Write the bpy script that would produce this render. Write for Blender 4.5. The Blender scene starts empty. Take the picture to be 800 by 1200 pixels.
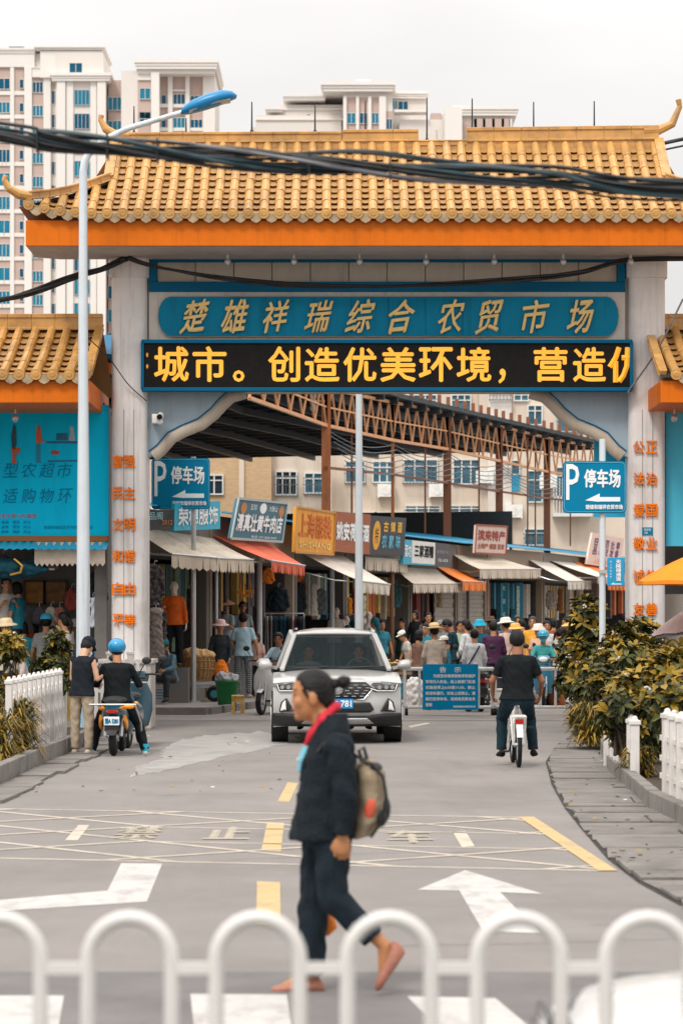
import bpy, bmesh, math, random
import numpy as np
from mathutils import Vector, Matrix, Euler
R = math.radians
PI = math.pi
random.seed(7)
rng = np.random.RandomState(5)
SC = bpy.context.scene
COL = SC.collection

# ---------------------------------------------------------------- camera
F = 3100.0      # focal length in photo pixels (800 wide)
CH = 1.825      # eye height
HY = 723.0      # horizon row
CX = 400.0
cam_d = bpy.data.cameras.new('camera')
cam = bpy.data.objects.new('camera', cam_d)
COL.objects.link(cam)
cam.location = (0, 0, CH)
cam.rotation_euler = (R(90), 0, 0)
cam_d.sensor_fit = 'HORIZONTAL'
cam_d.sensor_width = 24
cam_d.lens = 24 * F / 800
cam_d.shift_y = 123 / 800
cam_d.clip_start = 0.1
cam_d.clip_end = 3000
cam_d.dof.use_dof = True
cam_d.dof.focus_distance = 40
cam_d.dof.aperture_fstop = 3.6
SC.camera = cam

# ---------------------------------------------------------------- world and sun
SUN_EL, SUN_AZ = 52, 205     # overcast: a wide weak sun behind the camera
W = bpy.data.worlds.new('World'); SC.world = W; W.use_nodes = True
nt = W.node_tree; nt.nodes.clear()
def wn(t, **k):
    n = nt.nodes.new(t)
    for a, b in k.items(): setattr(n, a, b)
    return n
sky = wn('ShaderNodeTexSky', sky_type='NISHITA', sun_disc=False, sun_elevation=R(SUN_EL), sun_rotation=R(SUN_AZ))
tc = wn('ShaderNodeTexCoord'); sep = wn('ShaderNodeSeparateXYZ')
nt.links.new(tc.outputs['Generated'], sep.inputs[0])
ramp = wn('ShaderNodeMapRange', clamp=True)
nt.links.new(sep.outputs['Z'], ramp.inputs['Value'])
ramp.inputs['From Min'].default_value = 0; ramp.inputs['From Max'].default_value = 1
ramp.inputs['To Min'].default_value = 5.5; ramp.inputs['To Max'].default_value = 19.0
mapn = wn('ShaderNodeMapping'); mapn.inputs['Scale'].default_value = (1, 1, 2.6)
nt.links.new(tc.outputs['Generated'], mapn.inputs[0])
noi = wn('ShaderNodeTexNoise'); noi.inputs['Scale'].default_value = 5.5; noi.inputs['Detail'].default_value = 4; noi.inputs['Roughness'].default_value = .5
nt.links.new(mapn.outputs[0], noi.inputs['Vector'])
nr = wn('ShaderNodeMapRange'); nt.links.new(noi.outputs[0], nr.inputs['Value'])
nr.inputs['From Min'].default_value = .3; nr.inputs['From Max'].default_value = .7
nr.inputs['To Min'].default_value = .89; nr.inputs['To Max'].default_value = 1.02
mul = wn('ShaderNodeMath', operation='MULTIPLY')
nt.links.new(ramp.outputs[0], mul.inputs[0]); nt.links.new(nr.outputs[0], mul.inputs[1])
vm = wn('ShaderNodeVectorMath', operation='SCALE'); vm.inputs[0].default_value = (1.0, .965, .935)
nt.links.new(mul.outputs[0], vm.inputs['Scale'])
mx = wn('ShaderNodeMix', data_type='RGBA'); mx.inputs['Factor'].default_value = .93
nt.links.new(sky.outputs[0], mx.inputs['A']); nt.links.new(vm.outputs[0], mx.inputs['B'])
bg = wn('ShaderNodeBackground'); bg.inputs['Strength'].default_value = .1
nt.links.new(mx.outputs['Result'], bg.inputs['Color'])
wo = wn('ShaderNodeOutputWorld'); nt.links.new(bg.outputs[0], wo.inputs[0])

sl = bpy.data.lights.new('sun', 'SUN'); sl.energy = 1.5; sl.angle = R(14); sl.color = (1, .95, .88)
so = bpy.data.objects.new('sun', sl); COL.objects.link(so)
# the sun stands behind the camera, a little to its left
sd = Vector((-.42, -.78, 1.15)).normalized()
so.rotation_euler = sd.to_track_quat('Z', 'Y').to_euler()
so.location = (-20, -20, 60)
SC.view_settings.view_transform = 'Standard'
SC.view_settings.look = 'None'
SC.view_settings.exposure = 0.38
SC.view_settings.gamma = 1
SC.view_settings.use_curve_mapping = False
SC.cycles.max_bounces = 6
SC.cycles.transparent_max_bounces = 8

# ---------------------------------------------------------------- helpers
def at(x, y, Y): return Vector(((x - CX) * Y / F, Y, CH - (y - HY) * Y / F))
def gnd(x, y, z=0.0):
    Y = F * (CH - z) / (y - HY)
    return Vector(((x - CX) * Y / F, Y, z))
def srgb(r, g, b):
    return tuple(((c / 255) / 12.92 if c / 255 <= .04045 else ((c / 255 + .055) / 1.055) ** 2.4) for c in (r, g, b))

M = {}
def mat(name, col, rough=.6, metal=0., var=.12, scale=4., bump=0., bscale=40., spec=.5, streak=None, emit=0, alpha=1, dirt=None, coat=0, trans=0, stretch=(1, 1, 1)):
    """procedural Principled material; colour varied by noise, optional vertical streaks and dirt blotches"""
    m = bpy.data.materials.new(name); m.use_nodes = True
    t = m.node_tree; b = t.nodes['Principled BSDF']; L = t.links.new
    col = tuple(col[:3])
    b.inputs['Roughness'].default_value = rough; b.inputs['Metallic'].default_value = metal
    b.inputs['Specular IOR Level'].default_value = spec
    if coat: b.inputs['Coat Weight'].default_value = coat; b.inputs['Coat Roughness'].default_value = .05
    if trans: b.inputs['Transmission Weight'].default_value = trans
    if alpha < 1: b.inputs['Alpha'].default_value = alpha
    co = t.nodes.new('ShaderNodeTexCoord')
    mp = t.nodes.new('ShaderNodeMapping'); mp.inputs['Scale'].default_value = stretch
    L(co.outputs['Object'], mp.inputs[0])
    n = t.nodes.new('ShaderNodeTexNoise'); n.inputs['Scale'].default_value = scale; n.inputs['Detail'].default_value = 6; n.inputs['Roughness'].default_value = .6
    L(mp.outputs[0], n.inputs['Vector'])
    mr = t.nodes.new('ShaderNodeMapRange'); L(n.outputs[0], mr.inputs['Value'])
    mr.inputs['From Min'].default_value = .3; mr.inputs['From Max'].default_value = .7
    mr.inputs['To Min'].default_value = 1 - var; mr.inputs['To Max'].default_value = 1 + var
    v = t.nodes.new('ShaderNodeVectorMath'); v.operation = 'SCALE'; v.inputs[0].default_value = col
    L(mr.outputs[0], v.inputs['Scale'])
    out = v.outputs[0]
    def overlay(out, c, amount, sc, lo, hi):
        mp2 = t.nodes.new('ShaderNodeMapping'); mp2.inputs['Scale'].default_value = sc
        L(co.outputs['Object'], mp2.inputs[0])
        n2 = t.nodes.new('ShaderNodeTexNoise'); n2.inputs['Scale'].default_value = 1; n2.inputs['Detail'].default_value = 7; n2.inputs['Roughness'].default_value = .65
        L(mp2.outputs[0], n2.inputs['Vector'])
        m2 = t.nodes.new('ShaderNodeMapRange'); L(n2.outputs[0], m2.inputs['Value'])
        m2.inputs['From Min'].default_value = lo; m2.inputs['From Max'].default_value = hi
        m2.inputs['To Min'].default_value = 0; m2.inputs['To Max'].default_value = amount
        x = t.nodes.new('ShaderNodeMix'); x.data_type = 'RGBA'
        L(m2.outputs[0], x.inputs['Factor']); L(out, x.inputs['A']); x.inputs['B'].default_value = (*c, 1)
        return x.outputs['Result']
    if streak: out = overlay(out, streak[0], streak[1], streak[2] if len(streak) > 2 else (9, 9, .5), .5, .72)
    if dirt: out = overlay(out, dirt[0], dirt[1], dirt[2] if len(dirt) > 2 else (2.5, 2.5, 2.5), .5, .75)
    L(out, b.inputs['Base Color'])
    if emit: L(out, b.inputs['Emission Color']); b.inputs['Emission Strength'].default_value = emit
    if bump:
        n3 = t.nodes.new('ShaderNodeTexNoise'); n3.inputs['Scale'].default_value = bscale; n3.inputs['Detail'].default_value = 5
        L(mp.outputs[0], n3.inputs['Vector'])
        bp = t.nodes.new('ShaderNodeBump'); bp.inputs['Strength'].default_value = bump; bp.inputs['Distance'].default_value = .02
        L(n3.outputs[0], bp.inputs['Height']); L(bp.outputs[0], b.inputs['Normal'])
    M[name] = m
    return m
_cm = {}
def cmat(r, g, b, rough=.75, kind='cloth'):
    """cached cloth / paint material from a displayed sRGB colour"""
    k = (r, g, b, rough, kind)
    if k not in _cm:
        if kind == 'cloth': _cm[k] = mat('cloth', srgb(r, g, b), rough, var=.18, scale=7, bump=.18, bscale=55, spec=.2)
        elif kind == 'paint': _cm[k] = mat('paint', srgb(r, g, b), rough, var=.08, scale=3, spec=.4, dirt=((.12, .09, .06), .35, (3, 3, 3)))
        elif kind == 'gloss': _cm[k] = mat('gloss', srgb(r, g, b), .3, var=.05, coat=.5)
    return _cm[k]

def wloc(o):
    p = Vector(o.location)
    while o.parent: o = o.parent; p += o.location
    return p
class MB:
    """collects shapes and links them as one mesh object"""
    def __init__(s): s.v = []; s.f = []; s.m = []
    def add(s, vs, fs, mi=0):
        o = len(s.v); s.v += [tuple(q) for q in vs]
        s.f += [tuple(i + o for i in f) for f in fs]; s.m += [mi] * len(fs); return s
    def box(s, c, d, rot=None, mi=0):
        c = Vector(c); hx, hy, hz = d[0] / 2, d[1] / 2, d[2] / 2
        vs = [Vector((x, y, z)) for z in (-hz, hz) for y in (-hy, hy) for x in (-hx, hx)]
        if rot is not None: vs = [rot @ q for q in vs]
        return s.add([q + c for q in vs], [(0, 2, 3, 1), (4, 5, 7, 6), (0, 1, 5, 4), (2, 6, 7, 3), (0, 4, 6, 2), (1, 3, 7, 5)], mi)
    def box2(s, a, b, mi=0):
        return s.box([(a[i] + b[i]) / 2 for i in range(3)], [abs(a[i] - b[i]) for i in range(3)], None, mi)
    def bar(s, a, b, w, h=None, mi=0, up=(0, 0, 1)):
        a = Vector(a); b = Vector(b); h = h or w; d = b - a; L = d.length
        if L < 1e-6: return s
        z = d / L; x = z.cross(Vector(up))
        if x.length < 1e-3: x = z.cross(Vector((0, 1, 0)))
        x.normalize(); y = x.cross(z)
        rot = Matrix((x, y, z)).transposed()
        return s.box((a + b) / 2, (w, h, L), rot, mi)
    def tube(s, pts, r, n=8, mi=0, caps=True, sq=1.0):
        pts = [Vector(p) for p in pts]; rs = r if isinstance(r, (list, tuple)) else [r] * len(pts)
        vs = []; fs = []; px = None
        for i, p in enumerate(pts):
            t = (pts[min(i + 1, len(pts) - 1)] - pts[max(i - 1, 0)]).normalized()
            if px is None:
                px = t.cross(Vector((0, 0, 1)))
                if px.length < .05: px = t.cross(Vector((0, 1, 0)))
            px = (px - t * px.dot(t)).normalized(); py = t.cross(px)
            for k in range(n):
                a = 2 * PI * k / n
                vs.append(p + px * (rs[i] * math.cos(a)) + py * (rs[i] * sq * math.sin(a)))
        for i in range(len(pts) - 1):
            for k in range(n):
                fs.append((i * n + k, i * n + (k + 1) % n, (i + 1) * n + (k + 1) % n, (i + 1) * n + k))
        if caps: fs += [tuple(range(n))[::-1], tuple(range((len(pts) - 1) * n, len(pts) * n))]
        return s.add(vs, fs, mi)
    def cyl(s, a, b, r0, r1=None, n=12, mi=0): return s.tube([a, b], [r0, r0 if r1 is None else r1], n, mi)
    def cap(s, a, b, r0, r1, n=10, mi=0):
        """tapered capsule"""
        a = Vector(a); b = Vector(b); d = (b - a)
        d = d.normalized() if d.length > 1e-6 else Vector((0, 0, 1))
        pts = []; rs = []
        for k in range(4):
            t = PI / 2 * k / 4; pts.append(a - d * r0 * math.cos(t)); rs.append(max(r0 * math.sin(t), r0 * .06))
        pts += [a, b]; rs += [r0, r1]
        for k in range(3, -1, -1):
            t = PI / 2 * k / 4; pts.append(b + d * r1 * math.cos(t)); rs.append(max(r1 * math.sin(t), r1 * .06))
        return s.tube(pts, rs, n, mi)
    def ell(s, c, r, n=14, m=9, rot=None, mi=0):
        c = Vector(c); vs = []; fs = []
        for i in range(1, m):
            th = PI * i / m
            for k in range(n):
                a = 2 * PI * k / n
                vs.append(Vector((r[0] * math.sin(th) * math.cos(a), r[1] * math.sin(th) * math.sin(a), r[2] * math.cos(th))))
        vs += [Vector((0, 0, r[2])), Vector((0, 0, -r[2]))]
        for i in range(m - 2):
            for k in range(n): fs.append((i * n + k, (i + 1) * n + k, (i + 1) * n + (k + 1) % n, i * n + (k + 1) % n))
        T, B = len(vs) - 2, len(vs) - 1
        for k in range(n):
            fs.append((T, k, (k + 1) % n)); fs.append((B, (m - 2) * n + (k + 1) % n, (m - 2) * n + k))
        if rot is not None: vs = [rot @ q for q in vs]
        return s.add([q + c for q in vs], fs, mi)
    def hair(s, c, r, infl, rot, front, back, k, n=30, m=22):
        """cap of hair over an ellipsoid head: kept above the line from the front (y, z) to the back (y, z) hairline, tucked under the skin below it"""
        o = len(s.v); s.ell((0, 0, 0), [q + infl for q in r], n, m); sl = (front[1] - back[1]) / (front[0] - back[0])
        for i in range(o, len(s.v)):
            p = Vector(s.v[i]); d = p.z - (front[1] + sl * (p.y - front[0])) + .006 * math.sin(p.x * 160 / k)
            f = min(1, max(0, d / (.010 * k) + .3)); f = f * f * (3 - 2 * f); p *= .86 + .14 * f
            s.v[i] = tuple(Vector(c) + rot @ p)
        return s
    def loft(s, rings, n=16, mi=0, caps=True):
        """rings: (centre, xaxis, yaxis) with the axes already scaled"""
        vs = []; fs = []
        for c, ax, ay in rings:
            c = Vector(c); ax = Vector(ax); ay = Vector(ay)
            for k in range(n):
                a = 2 * PI * k / n; vs.append(c + ax * math.cos(a) + ay * math.sin(a))
        for i in range(len(rings) - 1):
            for k in range(n): fs.append((i * n + k, i * n + (k + 1) % n, (i + 1) * n + (k + 1) % n, (i + 1) * n + k))
        if caps: fs += [tuple(range(n))[::-1], tuple(range((len(rings) - 1) * n, len(rings) * n))]
        return s.add(vs, fs, mi)
    def lathe(s, prof, c=(0, 0, 0), n=16, mi=0):
        return s.loft([(Vector(c) + Vector((0, 0, z)), (r, 0, 0), (0, r, 0)) for r, z in prof], n, mi)
    def prism(s, poly, ex, mi=0):
        """closed polygon of 3-D points pushed along the vector ex"""
        poly = [Vector(p) for p in poly]; ex = Vector(ex); n = len(poly)
        nrm = Vector((0, 0, 0))
        for i in range(n): nrm += poly[i].cross(poly[(i + 1) % n])
        if nrm.dot(ex) > 0: poly = poly[::-1]
        fs = [tuple(range(n)), tuple(range(2 * n - 1, n - 1, -1))]
        fs += [(i, n + i, n + (i + 1) % n, (i + 1) % n) for i in range(n)]
        return s.add(poly + [p + ex for p in poly], fs, mi)
    def quad(s, *ps, mi=0): return s.add(ps, [tuple(range(len(ps)))], mi)
    def mesh(s, name, off=None):
        me = bpy.data.meshes.new(name)
        vs = s.v if off is None else [(a - off[0], b - off[1], c - off[2]) for a, b, c in s.v]
        me.from_pydata(vs, [], s.f); me.update(); return me
    def build(s, name, mats, parent=None, smooth=None, bevel=0, loc=None, local=False, fixn=False):
        """linked as one mesh; world coordinates unless local"""
        if parent is not None: off = None if local else wloc(parent)
        else:
            if loc is None:
                a = np.array(s.v); loc = ((a[:, 0].min() + a[:, 0].max()) / 2, (a[:, 1].min() + a[:, 1].max()) / 2, a[:, 2].min())
            off = None if local else loc
        me = s.mesh(name, off)
        if fixn:
            bm = bmesh.new(); bm.from_mesh(me); bmesh.ops.recalc_face_normals(bm, faces=bm.faces); bm.to_mesh(me); bm.free()
        mats = mats if isinstance(mats, (list, tuple)) else [mats]
        for q in mats: me.materials.append(q)
        if len(mats) > 1: me.polygons.foreach_set('material_index', s.m)
        if smooth is not None:
            me.shade_smooth(); me.set_sharp_from_angle(angle=R(smooth))
        o = bpy.data.objects.new(name, me); COL.objects.link(o)
        if parent is not None: o.parent = parent
        else: o.location = loc
        if bevel:
            md = o.modifiers.new('b', 'BEVEL'); md.width = bevel; md.segments = 2; md.limit_method = 'ANGLE'; md.angle_limit = R(40)
        return o

def tag(o, label=None, cat=None, group=None, kind=None):
    if label: o['label'] = label
    if cat: o['category'] = cat
    if group: o['group'] = group
    if kind: o['kind'] = kind
    return o
def thing(name, label, cat, loc=(0, 0, 0), rz=0, group=None):
    o = bpy.data.objects.new(name, None); COL.objects.link(o); o.empty_display_size = .2
    o.location = loc; o.rotation_euler = (0, 0, R(rz)); return tag(o, label, cat, group)
def struct(name, mb, m, **k):
    o = mb.build(name, m, **k); o['kind'] = 'structure'; return o
def dup(root, loc, rz=0, label=None, group=None, scale=None):
    r = root.copy(); COL.objects.link(r); r.location = loc; r.rotation_euler = (0, 0, R(rz))
    if scale: r.scale = (scale,) * 3
    if label: r['label'] = label
    if group: r['group'] = group
    for ch in list(root.children):
        c = ch.copy(); COL.objects.link(c); c.parent = r
        for g in list(ch.children):
            d = g.copy(); COL.objects.link(d); d.parent = c
    return r

def fontmesh(s, spacing=1.0, res=2, vertical=False, shear=0, lines=1.0, offset=0):
    cu = bpy.data.curves.new('lettering', 'FONT'); cu.body = s; cu.size = 1; cu.resolution_u = res
    cu.space_character = spacing; cu.space_line = lines; cu.shear = shear; cu.offset = offset; cu.align_x = 'LEFT'
    o = bpy.data.objects.new('lettering', cu); COL.objects.link(o)
    dg = bpy.context.evaluated_depsgraph_get()
    me = bpy.data.meshes.new_from_object(o.evaluated_get(dg))
    v = np.array([q.co[:] for q in me.vertices]); f = [tuple(p.vertices) for p in me.polygons]
    bpy.data.objects.remove(o); bpy.data.curves.remove(cu); bpy.data.meshes.remove(me)
    return v, f
def text_mb(mb, s, c, rt, up, w, h, bold=0, depth=.012, spacing=1.0, mi=0, shear=0, lines=1.0):
    """lettering fitted to a w x h box centred on c, standing proud of its board"""
    v, f = fontmesh(s, spacing, 2, shear=shear, lines=lines)
    if len(v) == 0: return mb
    lo = v.min(0); hi = v.max(0)
    rt = Vector(rt).normalized(); up = Vector(up).normalized(); nm = rt.cross(up)
    c = Vector(c)
    sx = w / max(hi[0] - lo[0], 1e-6); sy = h / max(hi[1] - lo[1], 1e-6)
    shifts = [(0, 0)] if not bold else [(0, 0), (bold, 0), (-bold, 0), (0, bold), (0, -bold)]
    for j, (dx, dy) in enumerate(shifts):
        P = [c + rt * ((a[0] - (lo[0] + hi[0]) / 2) * sx + dx) + up * ((a[1] - (lo[1] + hi[1]) / 2) * sy + dy) + nm * (depth + j * .0012) for a in v]
        mb.add(P, f, mi)
    return mb
def text(name, s, c, rt, up, w, h, m, parent, **k):
    mb = text_mb(MB(), s, c, rt, up, w, h, **k)
    return mb.build(name, m, parent)

def remesh(mb, voxel, smooth=2, wrinkle=0, seed=0):
    """fuses overlapping closed shells into one continuous surface"""
    me = mb.mesh('tmp'); o = bpy.data.objects.new('tmp', me); COL.objects.link(o)
    md = o.modifiers.new('r', 'REMESH'); md.mode = 'VOXEL'; md.voxel_size = voxel
    if smooth:
        ms = o.modifiers.new('s', 'SMOOTH'); ms.factor = .5; ms.iterations = smooth
    dg = bpy.context.evaluated_depsgraph_get()
    r = bpy.data.meshes.new_from_object(o.evaluated_get(dg))
    bpy.data.objects.remove(o); bpy.data.meshes.remove(me)
    n = len(r.vertices)
    v = np.empty(n * 3); r.vertices.foreach_get('co', v); v = v.reshape(-1, 3)
    if wrinkle:
        nn = np.empty(n * 3); r.vertices.foreach_get('normal', nn); nn = nn.reshape(-1, 3)
        q = v * 1.0 + seed
        d = (np.sin(q[:, 2] * 31 + 3 * np.sin(q[:, 0] * 17 + seed) + 2.2 * np.sin(q[:, 1] * 23)) + .7 * np.sin(q[:, 2] * 58 + q[:, 0] * 41 - q[:, 1] * 33 + 2 * np.sin(q[:, 0] * 29)))
        v = v + nn * (d * wrinkle)[:, None]
    fs = [tuple(p.vertices) for p in r.polygons]
    bpy.data.meshes.remove(r)
    out = MB(); out.v = [tuple(x) for x in v]; out.f = fs; out.m = [0] * len(fs)
    return out
# ---------------------------------------------------------------- materials
mat('asphalt', (.228, .210, .199), .85, var=.12, scale=.8, bump=.5, bscale=70, spec=.3, dirt=((.11, .10, .095), .45, (.5, .16, 1)), streak=((.30, .27, .25), .5, (1.1, .12, 1)))
mat('asphalt_dark', (.165, .156, .152), .85, var=.14, scale=2, bump=.4, bscale=90, spec=.3, dirt=((.22, .21, .20), .4, (1.2, .9, 1)))
mat('concrete', (.27, .245, .225), .85, var=.12, scale=1.2, bump=.3, bscale=40, dirt=((.12, .10, .09), .5, (.7, .4, 1)))
mat('slab', (.185, .170, .156), .9, var=.22, scale=1.3, bump=.4, bscale=30, dirt=((.06, .05, .04), .75, (1.6, 2.2, 1)))
mat('kerb', (.20, .185, .17), .9, var=.2, scale=3, bump=.4, bscale=30, dirt=((.07, .06, .05), .6))
mat('grout', (.035, .03, .027), .95, var=.3, scale=5)
mat('white_mark', (.50, .485, .465), .8, var=.1, scale=6, spec=.2, dirt=((.22, .20, .19), .75, (3.5, 1.6, 1)))
mat('white_worn', (.50, .48, .45), .75, var=.1, scale=5, dirt=((.23, .21, .19), .75, (2.5, 1, 1)))
mat('yellow_mark', (.50, .36, .17), .75, var=.1, scale=6, dirt=((.23, .20, .17), .7, (3, 1.2, 1)))
mat('pale_yellow_mark', (.50, .44, .36), .75, var=.1, scale=6, dirt=((.23, .20, .17), .8, (2, 1, 1)))
mat('wet_patch', (.46, .44, .42), .4, var=.2, scale=2.5, dirt=((.25, .23, .21), .8, (1.6, .7, 1)), alpha=.75)
mat('column_paint', (.72, .69, .675), .6, var=.06, scale=2, streak=((.20, .16, .13), .5, (7, 7, .45)), dirt=((.38, .33, .30), .5, (1.4, 1.4, .9)))
mat('column_stone', (.50, .46, .43), .7, var=.1, scale=3, streak=((.18, .15, .12), .6, (6, 6, .6)), bump=.2)
mat('teal_panel', srgb(0, 122, 156), .6, spec=.15, var=.08, scale=1.5, streak=((.004, .09, .15), .5, (5, 5, .5)))
mat('teal_dark', srgb(0, 92, 128), .6, spec=.15, var=.08, scale=1.5)
mat('beige_panel', srgb(178, 166, 150), .55, var=.08, scale=1.5, streak=((.14, .11, .09), .45, (4, 4, .6)))
mat('grey_spandrel', srgb(146, 164, 176), .5, var=.07, scale=1.2, streak=((.16, .17, .18), .4, (4, 4, .5)))
mat('gold', srgb(212, 178, 112), .38, metal=.45, var=.12, scale=8)
mat('orange_fascia', srgb(214, 108, 10), .5, spec=.2, var=.10, scale=1.6, streak=((.38, .09, .004), .45, (14, 3, .8)))
mat('roof_tile', (.56, .30, .085), .42, var=.22, scale=2.6, streak=((.30, .15, .045), .35, (6, 6, 6)), dirt=((.13, .08, .04), .5, (1.5, 1.5, 1.5)), coat=.2)
mat('roof_pan', (.40, .22, .07), .5, var=.25, scale=4, dirt=((.05, .03, .015), .7, (4, 4, 4)))
mat('roof_drip', (.38, .28, .17), .5, var=.3, scale=7, dirt=((.06, .045, .03), .7, (6, 6, 6)))
mat('tile_bed', (.02, .014, .010), .9)
mat('orange_letter', srgb(240, 122, 14), .55, spec=.15, var=.1, scale=12, dirt=((.35, .12, .02), .3, (8, 8, 8)))
mat('soffit', srgb(172, 168, 166), .7, var=.08, scale=2, dirt=((.22, .2, .18), .5))
mat('led_black', (.012, .011, .011), .7, spec=.1, var=.2, scale=8)
mat('led_glow', (.80, .36, .03), .5, var=.04, emit=.47)
mat('dark_steel', (.035, .04, .045), .5, metal=.3, var=.2)
mat('steel', (.55, .56, .57), .4, metal=.7, var=.1)
mat('white_paint', srgb(234, 234, 230), .5, var=.05, dirt=((.35, .30, .25), .45, (4, 4, 2)))
mat('pole_white', srgb(206, 214, 220), .45, var=.06, scale=2, streak=((.20, .17, .15), .5, (10, 10, .35)))
mat('pole_blue', srgb(148, 182, 200), .45, var=.1, scale=2, streak=((.16, .14, .12), .6, (10, 10, .5)))
mat('lamp_blue', srgb(20, 128, 182), .35, var=.05)
mat('sign_blue', srgb(0, 122, 162), .6, spec=.12, var=.05, scale=2, dirt=((.02, .13, .2), .3))
mat('sign_white', srgb(232, 238, 240), .5, var=.03)
mat('black_rubber', (.012, .012, .013), .7, var=.2, scale=20, spec=.3)
mat('cable_black', (.012, .013, .015), .55, var=.2, scale=6)
mat('cable_teal', (.010, .034, .045), .5, var=.2, scale=6)
mat('cable_grey', (.16, .16, .17), .5, var=.2, scale=6)
mat('billboard', srgb(0, 186, 226), .6, spec=.1, var=.05, scale=1.2, streak=((.0, .22, .38), .35, (3, 3, .6)))
mat('billboard_ink', srgb(8, 120, 160), .6, spec=.1, var=.08)
mat('tin_blue', srgb(20, 168, 208), .4, var=.1, scale=2, dirt=((.06, .12, .15), .5))
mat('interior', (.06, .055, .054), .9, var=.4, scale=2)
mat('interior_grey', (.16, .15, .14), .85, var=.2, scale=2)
mat('shutter', srgb(150, 142, 132), .6, var=.12, scale=2, metal=.2)
mat('plaster', srgb(196, 184, 170), .8, var=.1, scale=1.5, streak=((.2, .17, .14), .5, (3, 3, .5)))
mat('skin', srgb(180, 128, 94), .55, var=.06, scale=14)
mat('skin_tan', srgb(156, 104, 76), .5, var=.08, scale=14)
mat('skin_pale', srgb(206, 160, 132), .55, var=.05, scale=14)
mat('hair_black', (.008, .007, .007), .5, spec=.24, var=.5, scale=30, bump=.6, bscale=70, stretch=(1, .25, 1))
mat('hair_grey', (.12, .11, .11), .5, var=.4, scale=40, bump=.6, bscale=60)
mat('eye_dark', (.012, .008, .007), .3)
mat('lip', srgb(146, 84, 74), .5)
mat('glass_dark', (.012, .02, .025), .06, var=.1, spec=.8)

# ---------------------------------------------------------------- ground
g = MB(); g.quad((-500, -60, 0), (500, -60, 0), (500, 1500, 0), (-500, 1500, 0))
struct('road', g, M['asphalt'])
g = MB(); g.quad((-60, -20, .0012), (60, -20, .0012), (60, 13.55, .0012), (-60, 13.62, .0012))
struct('cross_street', g, M['asphalt_dark'])
# market yard beyond the gate, a slightly paler concrete
g = MB(); g.quad((-9, 46.5, .004), (13, 46.5, .004), (30, 118, .004), (-9, 118, .004))
struct('market_yard', g, M['concrete'])

def sheet(pts, z): return [gnd(x, y, z) for x, y in pts]
def mark(name, polys, m, z=.0025):
    mb = MB()
    for p in polys: mb.add(sheet(p, z), [tuple(range(len(p)))])
    o = struct(name, mb, m, fixn=True); return o
mark('crosswalk', [[(-60, 1167), (75, 1167), (62, 1240), (-90, 1240)],
                   [(223, 1165), (336, 1166), (346, 1240), (231, 1240)],
                   [(477, 1168), (580, 1170), (664, 1240), (545, 1240)],
                   [(720, 1172), (830, 1174), (950, 1240), (830, 1240)], [(965, 1174), (1075, 1175), (1240, 1240), (1120, 1240)], [(-310, 1167), (-200, 1167), (-245, 1240), (-400, 1240)]], M['white_mark'])
mark('lane_arrow', [[(545, 1020), (636, 1048), (586, 1046), (633, 1094), (566, 1092), (538, 1044), (489, 1043)],
                    [(142, 1012), (190, 1012.5), (172, 1057), (0, 1068), (-120, 1078), (-120, 1062), (0, 1055), (126, 1044)]], M['white_mark'])
mark('centre_line', [[(337, 917), (349, 918), (339, 940), (325, 939.5)], [(313, 964), (333, 964.5), (329, 998), (306, 997)],
                     [(301, 1033), (328, 1034), (329, 1086), (300, 1085)]], M['yellow_mark'])
mark('lane_line', [[(478, 851), (500, 847), (504, 848), (481, 853)], [(530, 975), (545, 974), (556, 992), (541, 993)],
                   [(92, 967), (105, 967), (91, 985), (76, 985)], [(348, 981), (356, 981), (356, 985), (346, 985)]], M['pale_yellow_mark'])
# yellow box with crossing lines, in road coordinates
A, B_, D_ = gnd(-300, 943), gnd(612, 958), gnd(706, 1021)
U = (B_ - A); uL = U.length; U = U / uL; V = (D_ - B_); vL = V.length; V = V / vL
def bx(u, v): p = A + U * u + V * v; return Vector((p.x, p.y, .0025))
def strip(mb, p, q, w):
    d = (q - p).normalized(); n = Vector((-d.y, d.x, 0)) * w / 2
    mb.quad(p - n, q - n, q + n, p + n)
mb = MB()
strip(mb, bx(0, .05), bx(uL, .05), .07); strip(mb, bx(0, vL), bx(uL, vL), .07)
tx0, tx1 = (gnd(88, 976) - A).dot(U), (gnd(541, 984) - A).dot(U)
def seg(mb, p0, p1, w, z):
    n = 60
    for i in range(n):
        a, b = i / n, (i + 1) / n
        u0 = p0[0] + (p1[0] - p0[0]) * (a + b) / 2; v0 = p0[1] + (p1[1] - p0[1]) * (a + b) / 2
        if tx0 < u0 < tx1 and .37 * vL < v0 < .66 * vL: continue
        if not (0 <= u0 <= uL): continue
        p = bx(p0[0] + (p1[0] - p0[0]) * a, p0[1] + (p1[1] - p0[1]) * a); q = bx(p0[0] + (p1[0] - p0[0]) * b, p0[1] + (p1[1] - p0[1]) * b)
        p.z = q.z = z; strip(mb, p, q, w)
k = -6.0
while k < uL + 6:
    seg(mb, (k, 0.05), (k + 5.5, vL), .075, .0035); seg(mb, (k + 5.5, 0.05), (k, vL), .075, .0045); k += 1.65
strip(mb, bx(tx0, .37 * vL), bx(tx1, .37 * vL), .06); strip(mb, bx(tx0, .66 * vL), bx(tx1, .66 * vL), .06)
struct('box_marking', mb, M['pale_yellow_mark'], fixn=True)
mb = MB()
e0, e1 = gnd(616, 958), gnd(712, 1021.5)
strip(mb, Vector((e0.x, e0.y, .006)), Vector((e1.x, e1.y, .006)), .14)
struct('box_edge_line', mb, M['yellow_mark'], fixn=True)
mb = MB()
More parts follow.
